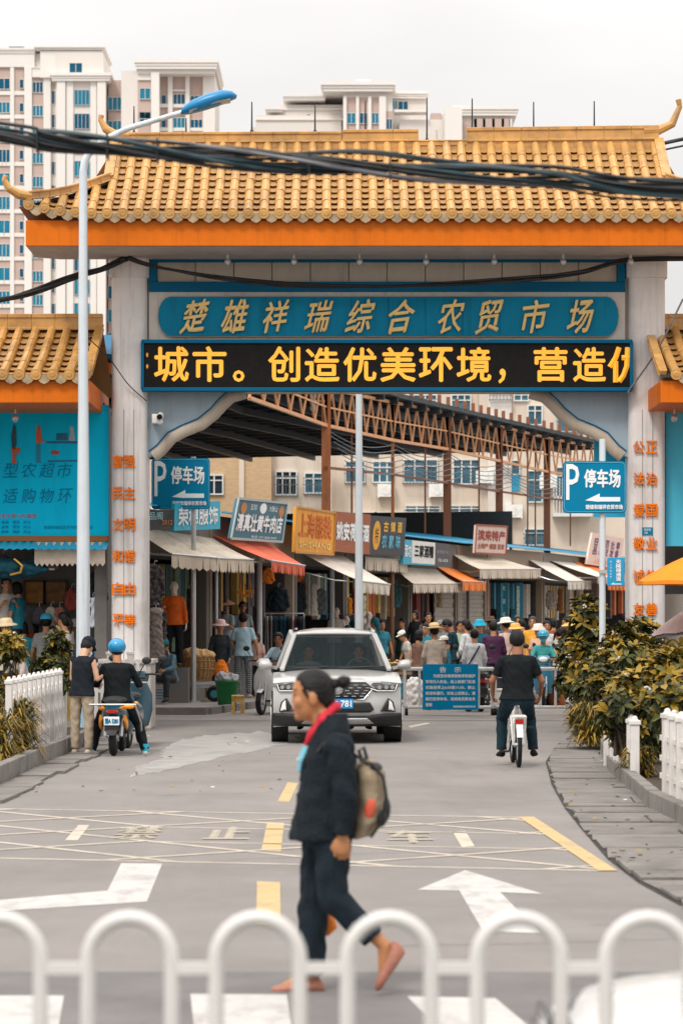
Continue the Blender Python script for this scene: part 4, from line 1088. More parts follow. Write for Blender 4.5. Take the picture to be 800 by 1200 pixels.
# ---------------------------------------------------------------- distant apartment towers
YT = 333.0
def T(x, y): return at(x, y, YT)
mat('tower_wall', srgb(220, 213, 206), .8, var=.04, scale=.12)
mat('tower_trim', srgb(228, 223, 217), .8, var=.03, scale=.12)
mat('tower_pink', srgb(190, 168, 158), .8, var=.05, scale=.12)
mat('tower_glass', srgb(26, 124, 152), .25, var=.4, scale=.16, spec=.3)
mat('tower_glass_dark', srgb(0, 84, 114), .25, var=.4, scale=.16, spec=.3)
def tbox(mb, x0, y0, x1, y1, d0, d1, mi=0):
    """photo rectangle at the tower distance, its front d0 m nearer, reaching back to d1; y1=None reaches the ground"""
    a, b = T(x0, y0), T(x1, y1 if y1 else 723); mb.box2((a.x, YT - d0, b.z if y1 else 0), (b.x, YT + d1, a.z), mi)
def cornice(mb, x0, x1, y, d0, d1, h=5, out=3):
    for k, (o, yy, hh) in enumerate(((out, y, h * .4), (out * .55, y + h * .4 + .1, h * .3), (out * .25, y + h * .7 + .2, h * .3))):
        a, b = T(x0 - o, yy), T(x1 + o, yy + hh); q = o / 9.3; mb.box2((a.x, YT - d0 - q, b.z), (b.x, YT + d1 + q, a.z))
wcache = {}
def twin(root, x0, x1, y0, y1, d, glass=None, mull=2):
    a, b = T(x0, y0), T(x1, y1); w, h = b.x - a.x, a.z - b.z
    g = glass or random.choice(['tower_glass', 'tower_glass_dark', 'tower_glass']); k = (round(w, 2), round(h, 2), g, mull)
    loc = Vector((a.x, YT - d, b.z)) - root.location
    if k in wcache:
        o = wcache[k].copy(); COL.objects.link(o); o.parent = root; o.location = loc
        for c in wcache[k].children: c2 = c.copy(); COL.objects.link(c2); c2.parent = o
        return o
    mb = MB(); f = .055
    for p, q in (((0, 0), (w, f)), ((0, h - f), (w, h)), ((0, f), (f, h - f)), ((w - f, f), (w, h - f))): mb.box2((p[0], -.12, p[1]), (q[0], -.002, q[1]))
    for i in range(1, mull): mb.box2((w * i / mull - f / 2, -.1, f), (w * i / mull + f / 2, -.002, h - f))
    o = mb.build('window', M['tower_trim'] if mull < 4 else M['steel'], root, local=True); o.location = loc
    mb = MB(); mb.box2((f, -.06, f), (w - f, -.003, h - f)); mb.build('pane', M[g], o, local=True)
    wcache[k] = o; return o
def tower(label, cx_): return thing('apartment_tower', label, 'tower block', (T(cx_, 0).x, YT, 0))
def heater(x, y, d, label):
    p = T(x, y); t = thing('solar_water_heater', label, 'water heater', (p.x, YT - d, p.z), 0, 'solar heaters on the tower roofs')
    mb = MB(); mb.tube([(p.x - .95, YT - d, p.z + .95), (p.x + .95, YT - d, p.z + .95)], .24, 12); mb.build('tank', M['steel'], t, smooth=50)
    mb = MB()
    for k in range(12): x_ = p.x - .85 + 1.7 * k / 11; mb.tube([(x_, YT - d - .1, p.z + .85), (x_, YT - d - 1.1, p.z + .12)], .035, 5)
    mb.build('collector_tubes', M['tower_glass_dark'], t)
    mb = MB()
    for s in (-.9, .9): mb.bar((p.x + s, YT - d, p.z), (p.x + s, YT - d, p.z + .8), .06); mb.bar((p.x + s, YT - d - 1.15, p.z), (p.x + s, YT - d, p.z + .7), .05)
    mb.build('stand', M['steel'], t)
FLR = 27.7
tw = tower('tall cream apartment tower with pilasters and teal windows rising behind the street lamp', 60)
mb = MB(); tbox(mb, -60, 62, 68, None, 0, 14); tbox(mb, 66, 64, 122, None, 1.0, 13); tbox(mb, 50, 58, 118, 66, -3, 10); mb.build('wall', M['tower_wall'], tw)
mb = MB()
tbox(mb, -60, 79, 28, None, .25, -.02); tbox(mb, 38.2, 91, 51, None, .25, -.02); tbox(mb, 126, 92, 143, None, -.8, 12); mb.build('pink_wall', M['tower_pink'], tw)
mb = MB()
cornice(mb, -60, 41, 57, .6, 12, 6, 2); tbox(mb, -60, 63, 41, 79, .55, -.02)
tbox(mb, 29, 79, 38, None, .6, -.02); tbox(mb, 51.5, 86, 60, None, .6, -.02); tbox(mb, 12.5, 79, 17, None, .5, -.02); tbox(mb, -40, 79, -34, None, .5, -.02); tbox(mb, -20, 79, -12, None, .5, -.02)
tbox(mb, 38.5, 80, 60, 91, .6, -.02); cornice(mb, 39, 60, 79, .6, 2, 3, 1)
cornice(mb, 63, 129, 88, 1.6, 12, 9, 3); tbox(mb, 68, 97, 78, None, 1.5, -.02); tbox(mb, 115, 97, 125, None, 1.5, -.02); tbox(mb, 79, 97, 87, None, 1.25, -.02); tbox(mb, 107, 97, 114, None, 1.25, -.02)
tbox(mb, 48, 61, 121, 92, .9, 9); cornice(mb, 44, 121, 56, 1.0, 9, 4, 3)
for i in range(12):
    y = 107 + FLR * i; tbox(mb, -60, y, 28.9, y + 4.5, .4, -.02)
mb.build('trim', M['tower_trim'], tw)
for i in range(13):
    y = 92 + FLR * i
    if i: pass
    twin(tw, -1.5, 12.3, y, y + (13 if i < 2 else 19.5), .3, None, 3 if i % 2 else 2); twin(tw, 23, 28.4, y + 1, y + 12, .3, 'tower_glass_dark', 1)
    twin(tw, -32, -22, y, y + 13, .3)
    twin(tw, 38.5, 51, y + 4, y + 17, .3, None, 3); twin(tw, 60.5, 67.5, y + 14, y + 30, .02, 'tower_glass_dark', 2)
    twin(tw, 88, 106, y + 15, y + 33, 1.1, None, 4)
    if i < 12: twin(tw, 125.8, 142.5, y + 20, y + 36, -.7, None, 3)
twin(tw, 82, 97.5, 75, 87, .95, 'tower_glass_dark', 2)
tw2 = tower('cream apartment tower with heavy cornice and recessed pink bays behind the gate roof', 200)
mb = MB(); tbox(mb, 143.5, 86, 182, None, 2.0, 12); tbox(mb, 182, 87, 252, None, 0, 12); mb.build('wall', M['tower_wall'], tw2)
mb = MB(); tbox(mb, 163, 96, 178, None, 2.1, -.5); tbox(mb, 188, 90, 248, None, .1, -.02); mb.build('pink_wall', M['tower_pink'], tw2)
mb = MB(); cornice(mb, 162, 254, 74, 2.6, 12, 11, 3); tbox(mb, 178.5, 88, 188, None, 2.4, 1); tbox(mb, 197, 88, 202.5, None, .6, -.02); tbox(mb, 217.5, 88, 222.5, None, .6, -.02); tbox(mb, 238, 88, 252, None, .6, -.02); tbox(mb, 163, 84, 252, 90, 2.2, -.02); tbox(mb, 163, 96, 178, 97.5, 2.3, -.5)
for i in range(8): tbox(mb, 188, 122 + FLR * i, 238, 126 + FLR * i, .35, -.02); tbox(mb, 202.6, 105 + FLR * i, 217.4, 107 + FLR * i, .3, -.02)
mb.build('trim', M['tower_trim'], tw2)
for i in range(8):
    y = 107 + FLR * i; twin(tw2, 165, 178, y, y + 13, 2.2); twin(tw2, 203, 217, y + 3, y + 16, .15, None, 3); twin(tw2, 223, 237.5, y + 5, y + 17, .15, None, 3); twin(tw2, 189, 195, y + 4, y + 15, .15, 'tower_glass_dark', 1)
twin(tw2, 165, 178, 134.5, 143, 2.2, 'tower_glass_dark')
heater(16, 56.5, -3, 'solar water heater on the roof of the tall tower with the stair block')
heater(186, 73.5, -3, 'small solar water heater on the heavy cornice tower roof')
tw3 = tower('long low stepped cream apartment block showing above the roof ridge', 450)
mb = MB()
tbox(mb, 299, 131, 400, None, -2, 16); tbox(mb, 324, 117, 402, None, -3, 14); tbox(mb, 402, 108, 460, None, 0, 14); tbox(mb, 436, 103, 500, None, -4, 12); tbox(mb, 468, 138, 520, None, -1, 10); tbox(mb, 516, 131, 602, None, -1.5, 12); tbox(mb, 292, 140, 302, None, -5, 10)
mb.build('wall', M['tower_wall'], tw3)
mb = MB(); tbox(mb, 406, 114, 447, None, .08, -.02); tbox(mb, 452, 130, 460, None, .08, -.02); tbox(mb, 505, 130, 517, None, -1.2, 4); tbox(mb, 556, 137, 598, None, -1.4, 1); tbox(mb, 540, 141, 552, None, -1.4, 1); mb.build('pink_wall', M['tower_pink'], tw3)
mb = MB()
cornice(mb, 380, 459, 97, .9, 12, 11, 4); cornice(mb, 440, 500, 100, -3.6, 10, 8, 3); cornice(mb, 333, 380, 107, -2, 12, 6, 2); cornice(mb, 312, 330, 123, -2, 10, 4, 2); cornice(mb, 534, 605, 122, -1, 12, 11, 3)
tbox(mb, 402, 113, 406, None, .5, -.02); tbox(mb, 417, 113, 420.5, None, .5, -.02); tbox(mb, 431, 113, 435, None, .5, -.02); tbox(mb, 444, 113, 452, None, .6, -.02); tbox(mb, 520, 130, 540, None, -.8, -3)
for x in (556, 566, 577, 588, 597): tbox(mb, x, 137, x + 3, None, -1.0, 1.6)
tbox(mb, 324, 121, 402, 123.5, -2.8, 3.2); tbox(mb, 299, 135, 402, 137, -1.8, 2.2); tbox(mb, 462, 128, 500, 131, .1, 2)
mb.build('trim', M['tower_trim'], tw3)
for a, b in ((406.3, 416.8), (421, 430.5), (435.3, 443.6)): twin(tw3, a, b, 132, 145, .15, None, 2)
twin(tw3, 452.5, 459.5, 139, 152, .15); twin(tw3, 460, 466, 110, 121, -3.9); twin(tw3, 467, 479, 111, 122, -3.9, 'tower_glass_dark'); twin(tw3, 359, 363.5, 128, 147, -2.9, 'tower_glass_dark', 1)
twin(tw3, 473, 481, 149, 155, -.9); twin(tw3, 507, 517, 150, 166, -1.1, None, 2); twin(tw3, 541, 551, 151, 164, -1.3); twin(tw3, 293, 301, 145, 155, -4.9)
heater(426, 96.5, -4, 'solar water heater on the stepped block above the gate ridge')
# distant low hills close the horizon
mb = MB(); n = 60; pts = []
for i in range(n + 1):
    x = -900 + 1800 * i / n; pts.append((x, 1300, 22 + 9 * math.sin(i * .55) + 6 * math.sin(i * 1.37)))
for i in range(n): a, b = pts[i], pts[i + 1]; mb.quad((a[0], 1180, 0), (b[0], 1180, 0), b, a); mb.quad(a, b, (b[0], 1480, 0), (a[0], 1480, 0))
struct('hills', mb, mat('hill_green', (.16, .18, .17), .95, var=.15, scale=.02), smooth=60)
# flat-roofed market sheds filling in the street's sides
def shed(x0, x1, y0, y1, z, label, m):
    t = thing('market_shed', label, 'shed', ((x0 + x1) / 2, y0, 0))
    mb = MB(); mb.box2((x0, y0, 0), (x1, y1, z)); mb.build('wall', M[m], t)
    mb = MB(); mb.box2((x0 - .4, y0 - .5, z), (x1 + .4, y1 + .3, z + .15)); mb.build('roof', M['roof_sheet_blue'], t)
    mb = MB(); mb.box2((x0 + .8, y0 - .05, 0), (x1 - .8, y0 - .003, 2.6)); mb.build('shutter', M['shutter'], t)
shed(-22, -9.5, 44, 60, 6.4, 'plain shed with blue roof behind the turquoise billboard wing', 'wall_cream')
shed(9.9, 24, 46, 64, 6.6, 'plain shed with blue roof behind the pale blue panel wing', 'wall_cream')
mb = MB()
for i, (a, b) in enumerate([((-5.2, 46.2, 6.1), (-5.2, 52, 6.9)), ((-8.6, 46.2, 6.1), (-8.6, 52, 6.9))]): mb.bar(a, b, .12, .2)
mb.prism([(-11, 45.3, 6.35), (-3.9, 45.3, 6.25), (-3.9, 53, 7.4), (-11, 53, 7.4)], (0, 0, .08))
lr = thing('lean_to_roof', 'blue green lean-to roof above the tiled wing by the gate column', 'roof', (-7, 47, 0))
mb.build('roof', M['teal_dark'], lr)
mb = MB()
for x in (-10.5, -4.2):
    for y in (45.6, 52.5): mb.box2((x - .08, y - .08, 0), (x + .08, y + .08, 6.2 + (y - 45.3) * .14))
mb.bar((-11, 45.5, 6.2), (-3.95, 45.5, 6.1), .12, .18); mb.build('post', M['rust_paint'], lr)
# ---------------------------------------------------------------- street furniture
# street lamp
SLY = 41.0
def S(x, y): return at(x, y, SLY)
lamp = thing('street_lamp', 'tall white street lamp with blue lamp head leaning over the tiled roof', 'street lamp', (S(97, 0).x, SLY, 0))
mb = MB(); bx_ = S(97.5, 0).x
zt = S(0, 200).z
mb.tube([(bx_, SLY, 0), (bx_, SLY, 2.2), (bx_, SLY, 5), (bx_, SLY, zt)], [.115, .105, .082, .062], 14)
mb.build('pole', M['pole_white'], lamp, smooth=40)
mb = MB(); mb.tube([S(97.5, 201), S(99, 190), S(103, 181), S(110, 173), S(125, 162), S(150, 150), S(180, 141), S(214, 131)], [.062, .06, .057, .054, .05, .046, .042, .04], 10); mb.build('arm', M['pole_white'], lamp, smooth=50)
mb = MB()
ax = [(213, 131, .08, .06), (222, 127, .14, .11), (240, 121, .18, .135), (258, 116, .18, .125), (270, 114, .14, .08), (277, 114.5, .05, .03)]
mb.loft([(S(x, y) + Vector((0, 0, .02)), (.0, r, 0), (h * .3, 0, h)) for x, y, r, h in ax], 14); hd = mb.build('lamp_head', M['lamp_blue'], lamp, smooth=50)
mb = MB(); mb.loft([(S(x, y + 3.4), (0, r * .8, 0), (.0, 0, .035)) for x, y, r, h in ax[1:5]], 12); mb.build('lamp_lens', mat('lens', (.5, .5, .48), .2), hd, smooth=50)
mb = MB(); mb.cyl((bx_, SLY, 0), (bx_, SLY, .04), .22, n=16); mb.cyl((bx_, SLY, .04), (bx_, SLY, .5), .135, .125, 14); mb.build('base', M['pole_blue'], lamp, smooth=40)
mb = MB(); mb.box2((bx_ - .05, SLY - .112, .9), (bx_ + .05, SLY - .09, 1.25)); mb.build('hatch', M['steel'], lamp)

def parking_sign(label, px, top, bot, x0, x1, y0, y1, s, post_top, z0=0.0, pm='pole_white'):
    Y = F / s; p = at(px, HY, Y); t = thing('parking_sign', label, 'parking sign', (p.x, Y, z0), 0, 'blue parking signs on posts')
    mb = MB(); mb.cyl((p.x, Y + .06, z0), (p.x, Y + .06, at(0, post_top, Y).z), .05, n=12); mb.cyl((p.x, Y + .06, z0), (p.x, Y + .06, z0 + .03), .14, n=12); mb.build('post', M[pm], t, smooth=40)
    a, b = at(x0, y1, Y), at(x1, y0, Y); w, h = b.x - a.x, b.z - a.z; c = Vector(((a.x + b.x) / 2, Y, (a.z + b.z) / 2)); r = .07
    pl = []
    for cx_, cz_, a0 in ((b.x - r, a.z + r, -90), (b.x - r, b.z - r, 0), (a.x + r, b.z - r, 90), (a.x + r, a.z + r, 180)):
        for k in range(5): q = R(a0 + 22.5 * k); pl.append(Vector((cx_ + r * math.cos(q), Y - .03, cz_ + r * math.sin(q))))
    mb = MB(); mb.prism(pl, (0, .035, 0)); bd = mb.build('board', M['sign_blue'], t, fixn=True)
    mb = MB(); pl2 = [c + Vector(((q.x - c.x) * .955, -.033, (q.z - c.z) * .945)) for q in pl]
    for i in range(len(pl2)): mb.bar(pl2[i], pl2[(i + 1) % len(pl2)], .006, .012, up=(0, 1, 0))
    mb.build('border_line', mat('pale_line', srgb(120, 184, 206), .5), bd)
    q = lambda u, v: c + Vector((u * w, -.032, v * h))
    mb = MB(); text_mb(mb, 'P', q(-.345, .10), (1, 0, 0), (0, 0, 1), w * .2, h * .68, depth=.003, bold=.004); mb.build('lettering', M['sign_white'], bd)
    text('lettering', '停车场', q(.12, .17), (1, 0, 0), (0, 0, 1), w * .56, h * .34, M['sign_white'], bd, bold=.008, depth=.003)
    text('lettering', '楚雄和瑞祥农贸市场', q(.15, -.38), (1, 0, 0), (0, 0, 1), w * .58, h * .085, M['sign_white'], bd, bold=.003, depth=.003)
    mb = MB(); mb.prism([q(-.15, -.255), q(.08, -.12), q(.08, -.19), q(.40, -.19), q(.40, -.275), q(.08, -.275), q(.06, -.28)], (0, -.004, 0)); mb.build('arrow', M['sign_white'], bd, fixn=True)
    mb = MB()
    for zz in (.25, -.25): mb.box((p.x, Y + .06, c.z + zz * h), (.16, .12, .05))
    mb.build('clamp', M['steel'], t)
    return t
parking_sign('blue parking sign on grey post beside the gate column with turquoise billboard', 226.5, 0, 0, 177.5, 246, 537, 597, 59.3, 535, .13, 'steel')
ps2 = parking_sign('blue parking sign on white post above the blue walkway plate', 706, 0, 0, 659, 733.5, 540.5, 601.5, 76, 514, .0)
Y = F / 76
pl = thing('direction_plate', 'small vertical blue plate with white characters on the white sign post', 'sign', tuple(at(721, 687, Y)))
a, b = at(711, 687, Y), at(731.5, 653.5, Y); mb = MB(); mb.box2((a.x, Y - .035, a.z), (b.x, Y - .01, b.z)); bd = mb.build('board', mat('plate_blue', srgb(20, 148, 196), .4, var=.04), pl, bevel=.008)
mb = MB()
for i, ch in enumerate('无障碍通道'): text_mb(mb, ch, at(724.5, 658.5 + 5.0 * i, Y - .036), (1, 0, 0), (0, 0, 1), .075, .058, depth=.002, bold=.003)
for i, ch in enumerate('出入口在此处'): text_mb(mb, ch, at(715.5, 658 + 3.6 * i, Y - .036), (1, 0, 0), (0, 0, 1), .03, .03, depth=.002)
mb.prism([at(716, 684.5, Y - .038), at(719, 682.5, Y - .038), at(719, 684, Y - .038), at(728, 684, Y - .038), at(728, 685, Y - .038), at(716, 685, Y - .038)], (0, .003, 0))
mb.build('lettering', M['sign_white'], bd)
mb = MB(); mb.box2((at(706, 0, Y).x - .06, Y - .02, at(0, 672, Y).z), (a.x, Y + .0, at(0, 668, Y).z)); mb.build('bracket', M['steel'], pl)
# tall white post behind the gate
Yp = 55.0; p = at(420.5, 723, Yp); t = thing('lamp_post', 'plain tall white post standing in the market street behind the car', 'post', (p.x, Yp, 0))
mb = MB(); mb.tube([(p.x, Yp, 0), (p.x, Yp, 3), (p.x, Yp, 7.15)], [.095, .08, .062], 14); mb.build('pole', M['pole_white'], t, smooth=40)
mb = MB(); mb.cyl((p.x, Yp, 0), (p.x, Yp, .03), .2, n=14); mb.cyl((p.x, Yp, 7.15), (p.x, Yp, 7.2), .075, n=14); mb.build('base', M['steel'], t)
# blue board behind the right-hand sign
Yq = 43.85; mb = MB(); mb.box2((at(696, 0, Yq).x, Yq, at(0, 606, Yq).z), (at(740, 0, Yq).x, Yq + .08, at(0, 513, Yq).z))
tag(mb.build('notice_hoarding', M['tin_blue']), 'plain bright blue board fixed behind the gate column, peeking out around the parking sign', 'board')
# cctv camera on the column
t = thing('cctv_camera', 'small white security camera with black lens on the gate spandrel', 'security camera', tuple(G(185, 490, .1)))
mb = MB(); mb.box2(tuple(G(178, 496, -.02)), tuple(G(184, 485, .19))); mb.build('bracket', M['white_paint'], t, bevel=.01)
mb = MB(); c = G(188, 488, -.1); mb.cyl(c + Vector((0, .14, .02)), c + Vector((0, -.10, -.02)), .055, n=12); mb.ell(c + Vector((0, -.02, -.09)), (.05, .05, .05), 10, 7); b = mb.build('body', M['white_paint'], t, smooth=40)
mb = MB(); mb.cyl(c + Vector((0, -.10, -.02)), c + Vector((0, -.13, -.025)), .045, n=12); mb.build('lens', M['led_black'], b)

# ---------------------------------------------------------------- cables
def sag(a, b, d, n=24): return [a.lerp(b, i / n) + Vector((0, 0, -4 * d * (i / n) * (1 - i / n))) for i in range(n + 1)]
def cable_run(name, label, ends, strands, m, r, seed=1, spread=.05, twist=1.2, ties=True, grp=None):
    """bundle of loosely twisted cables following photo points (x, y, Y)"""
    P = [at(*e) for e in ends]; rr = random.Random(seed)
    N = 90
    def cr(t):
        t *= len(P) - 1; i = min(int(t), len(P) - 2); f = t - i
        p0, p1, p2, p3 = P[max(i - 1, 0)], P[i], P[i + 1], P[min(i + 2, len(P) - 1)]
        return .5 * ((2 * p1) + (p2 - p0) * f + (2 * p0 - 5 * p1 + 4 * p2 - p3) * f * f + (3 * p1 - p0 - 3 * p2 + p3) * f ** 3)
    t_ = thing(name, label, 'cable', tuple(cr(.5)), 0, grp)
    for k in range(strands):
        ph = rr.uniform(0, 6.28); rad = spread * rr.uniform(.25, 1); w = twist * rr.uniform(.5, 1.5); rk = r * rr.uniform(.6, 1.3); dr = rr.uniform(-.4, .4)
        mb = MB(); mb.tube([cr(i / N) + Vector((0, rad * math.cos(ph + w * 6.28 * i / N), rad * math.sin(ph + w * 6.28 * i / N) + dr * spread * math.sin(PI * i / N * 3 + ph))) for i in range(N + 1)], rk, 6)
        mb.build('strand', M[m[k % len(m)]], t_, smooth=60)
    if ties:
        mb = MB()
        for i in range(6):
            f = (i + rr.uniform(.2, .8)) / 9; mb.bar(cr(f) + Vector((0, 0, spread * 1.1)), cr(f) - Vector((.0, 0, spread * 1.3)), r * .7, spread * 2.0)
        mb.build('tie', M['cable_black'], t_)
    return t_
cable_run('overhead_cables', 'thick bundle of black cables strung across the street in front of the roof', [(-900, 40, 15), (-60, 150, 15), (60, 165, 15), (200, 177, 15), (340, 189, 15), (480, 200, 15), (640, 208, 15), (860, 221, 15), (1700, 190, 15)], 13, ['cable_black', 'cable_black', 'cable_teal', 'cable_black', 'cable_teal', 'cable_black', 'cable_grey', 'cable_black'], .0105, 3, .056, 1.7)
cable_run('overhead_cables', 'thinner cable pair crossing the roof tiles just below the ridge', [(-900, 60, 15.5), (130, 172, 15.5), (300, 181, 15.5), (420, 179, 15.5), (520, 190, 15.5), (700, 207, 15.5), (860, 216, 15.5), (1700, 180, 15.5)], 3, ['cable_teal', 'cable_black'], .008, 5, .016, 1.0, False)
cable_run('overhead_cables', 'black cables sagging along the pale strip above the gate name', [(150, 303, 42.7), (180, 312, 42.65), (260, 325, 42.6), (360, 334, 42.6), (480, 335, 42.6), (600, 328, 42.6), (680, 318, 42.65), (735, 303, 42.7), (810, 303, 42.5)], 5, ['cable_black'], .022, 7, .06, 1.2, False)
cable_run('overhead_cables', 'frayed cables running from the gate column head to the lean-to', [(-330, 385, 41.6), (-170, 374, 41.8), (-20, 352, 42.0), (30, 343, 42.2), (80, 328, 42.5), (120, 316, 42.7), (150, 301, 42.8)], 6, ['cable_black'], .022, 9, .06, 1.2, False)
cable_run('overhead_cables', 'single thin wire drooping down the stained gate column', [(100, 393, 41.2), (128, 420, 42.6), (150, 450, 42.9), (172, 470, 42.95)], 1, ['cable_black'], .010, 11, .0, 1, False)
cable_run('overhead_cables', 'thin grey wire slanting over the gate column beside the LED end', [(735, 460, 42.85), (760, 425, 42.7), (778, 395, 42.4), (800, 350, 42.2)], 1, ['cable_grey'], .013, 13, .0, 1, False)
cable_run('overhead_cables', 'pair of wires entering beside the upturned roof corner', [(740, 196, 50), (775, 183, 50), (800, 172, 50), (1500, 60, 50)], 2, ['cable_black'], .03, 15, .16, .3, False)
for i, (x, y0, y1, lab) in enumerate(((157, 124, 156, 'thin lightning rod on the ridge beside the lamp arm'), (218, 138, 156, 'short lightning rod under the blue lamp head'), (295, 119, 154, 'lightning rod on the ridge before the stepped block'), (369, 121, 154, 'lightning rod on the ridge between two block wings'), (428, 118, 154, 'lightning rod on the ridge beneath the solar heater'), (500, 114, 164, 'tall lightning rod rising from the broken ridge gap'), (553, 115, 154, 'lightning rod on the ridge before the columned pavilion'), (625, 119, 154, 'lightning rod on the ridge with open sky behind, thinner side'), (696, 118, 152, 'lightning rod on the ridge nearest the upturned end'))):
    a, b = at(x, y1, 44.1), at(x, y0, 44.1); mb = MB(); mb.cyl(a - Vector((0, 0, .1)), b, .016, .010, 6); mb.cyl(a - Vector((0, 0, .1)), a + Vector((0, 0, .03)), .04, .025, 8)
    tag(mb.build('lightning_rod', M['dark_steel'], smooth=40), lab.replace(', thinner side', ' halfway to the end').replace('nearest', 'close to'), 'lightning rod', 'lightning rods on the gate ridge')
# insulator stack and bundles on the canopy column
t = thing('insulator', 'small stack of white insulators on the brown canopy column', 'insulator', tuple(at(368, 475, 71)))
mb = MB()
for y in (464, 471, 478): c = at(367, y, 70.8); mb.ell(c, (.09, .09, .10), 10, 7)
mb.build('insulator_cups', mat('ceramic', (.6, .5, .45), .3), t, smooth=60)
mb = MB(); mb.bar(at(367, 460, 70.8), at(367, 482, 70.8), .03); mb.bar(at(367, 470, 70.8), at(380, 470, 71.1), .05); mb.build('bracket', M['rust_paint'], t)

# ---------------------------------------------------------------- arched guard rail nearest the camera
RY = 6.57
rail = thing('guard_rail', 'white tubular guard rail with round arches along the crossing', 'guard rail', (0, RY, 0))
mat('rail_white', srgb(208, 206, 202), .45, var=.05)
mb = MB(); zr = at(0, 1135, RY).z
arch_c = [-103, 0, 152, 302, 456, 608, 759, 912]
sR = F / RY
XS = [-1.5 - 152 * k for k in range(12, 0, -1)] + [-1.5, 152, 302, 456, 608, 759, 912] + [912 + 152 * k for k in range(1, 12)]
for i, xc in enumerate(XS):
    c = at(xc, 0, RY).x; ro = .5 * 98 / sR; zt = at(0, 1076, RY).z
    pts = [(c - ro, RY, .02), (c - ro, RY, .5), (c - ro, RY, zt - ro)] + [(c - ro * math.cos(PI * k / 12), RY, zt - ro + ro * math.sin(PI * k / 12)) for k in range(1, 12)] + [(c + ro, RY, zt - ro), (c + ro, RY, .5), (c + ro, RY, .02)]
    m2 = MB(); m2.tube(pts, .5 * 18 / sR, 12); m2.build('arch', M['rail_white'], rail, smooth=60)
x = -150
cs = [at(q, 0, RY).x for q in XS]
ro = .5 * 98 / sR
for z_ in (zr, .25):
    for a, b in zip(cs[:-1], cs[1:]): mb = MB(); mb.box2((a + ro + .004, RY - .012, z_ - .014), (b - ro - .004, RY + .012, z_ + .014)); mb.build('rail_bar', M['rail_white'], rail)
mb = MB(); mb.box2((cs[0] - .3, RY - .03, .0), (cs[-1] + .3, RY + .03, .02)); mb.build('base_bar', M['rail_white'], rail)

# ---------------------------------------------------------------- crowd barrier and notice
BY = 49.0
def bar_panel(x0, x1, label, cast):
    a, b = at(x0, 0, BY).x, at(x1, 0, BY).x; t = thing('crowd_barrier', label, 'barrier', ((a + b) / 2, BY, 0), 0, 'white barriers across the market entrance')
    zt, zb = at(0, 784, BY).z, at(0, 829, BY).z
    mb = MB(); mb.tube([(a, BY, zt), (b, BY, zt)], .034, 8); mb.tube([(a, BY, zb), (b, BY, zb)], .030, 8)
    mb.tube([(a, BY, zt + .02), (a, BY, .13)], .028, 8); mb.tube([(b, BY, zt + .02), (b, BY, .13)], .028, 8); mb.build('frame', M['white_paint'], t, smooth=50)
    n = max(2, round((b - a) / .26)); mb = MB()
    for k in range(1, n): x = a + (b - a) * k / n; mb.tube([(x, BY, zb), (x, BY, zt)], .024, 6)
    mb.build('bars', M['white_paint'], t, smooth=50)
    for x in cast:
        x = at(x, 0, BY).x
        mb = MB(); mb.box((x, BY, .16), (.05, .3, .04)); mb.build('caster_fork', M['steel'], t)
        for dy in (-.13, .13):
            mb = MB(); mb.cyl((x - .025, BY + dy, .065), (x + .025, BY + dy, .065), .065, n=12); mb.build('wheel', M['black_rubber'], t, smooth=40)
bar_panel(474, 578, 'white rolling barrier holding the blue notice board', (476, 577))
bar_panel(580, 686, 'white rolling barrier behind the cyclist', (581, 684))
Ynb = BY - .06
t = thing('notice_board', 'blue notice board of white characters hanging on the barrier', 'notice board', tuple(at(528, 832, Ynb)))
a, b = at(495, 832, Ynb), at(560, 778.5, Ynb); mb = MB(); mb.box2((a.x, Ynb - .02, a.z), (b.x, Ynb, b.z)); bd = mb.build('board', mat('notice_blue', srgb(0, 144, 196), .6, spec=.12, var=.04), t)
W_ = M['sign_white']
def nrow(s, x0, x1, y, h): text_mb(mb, s, at((x0 + x1) / 2, y, Ynb - .021), (1, 0, 0), (0, 0, 1), (x1 - x0) * Ynb / F, h * Ynb / F, depth=.002, bold=.003)
mb = MB(); nrow('告　示', 515, 540, 785, 6.5)
for s, x0, x1, y in (('为规范车辆停放秩序和维护', 507.5, 556.5, 792.3), ('市场行人安全，经上级部门批准', 498.5, 556.5, 799), ('本路段早上6:30至11:30，禁止', 498.5, 556.5, 805.8), ('机动车通行，如有上述禁止，请', 498.5, 556.5, 812.6), ('绕行至停车场，违规者后果自负', 498.5, 556.5, 819.3)): nrow(s, x0, x1, y, 4.0)
nrow('谢谢', 498.5, 506, 826, 4); nrow('楚雄祥瑞综合农贸市场 宣', 531, 556.5, 828.2, 2.4)
mb.build('lettering', W_, bd)

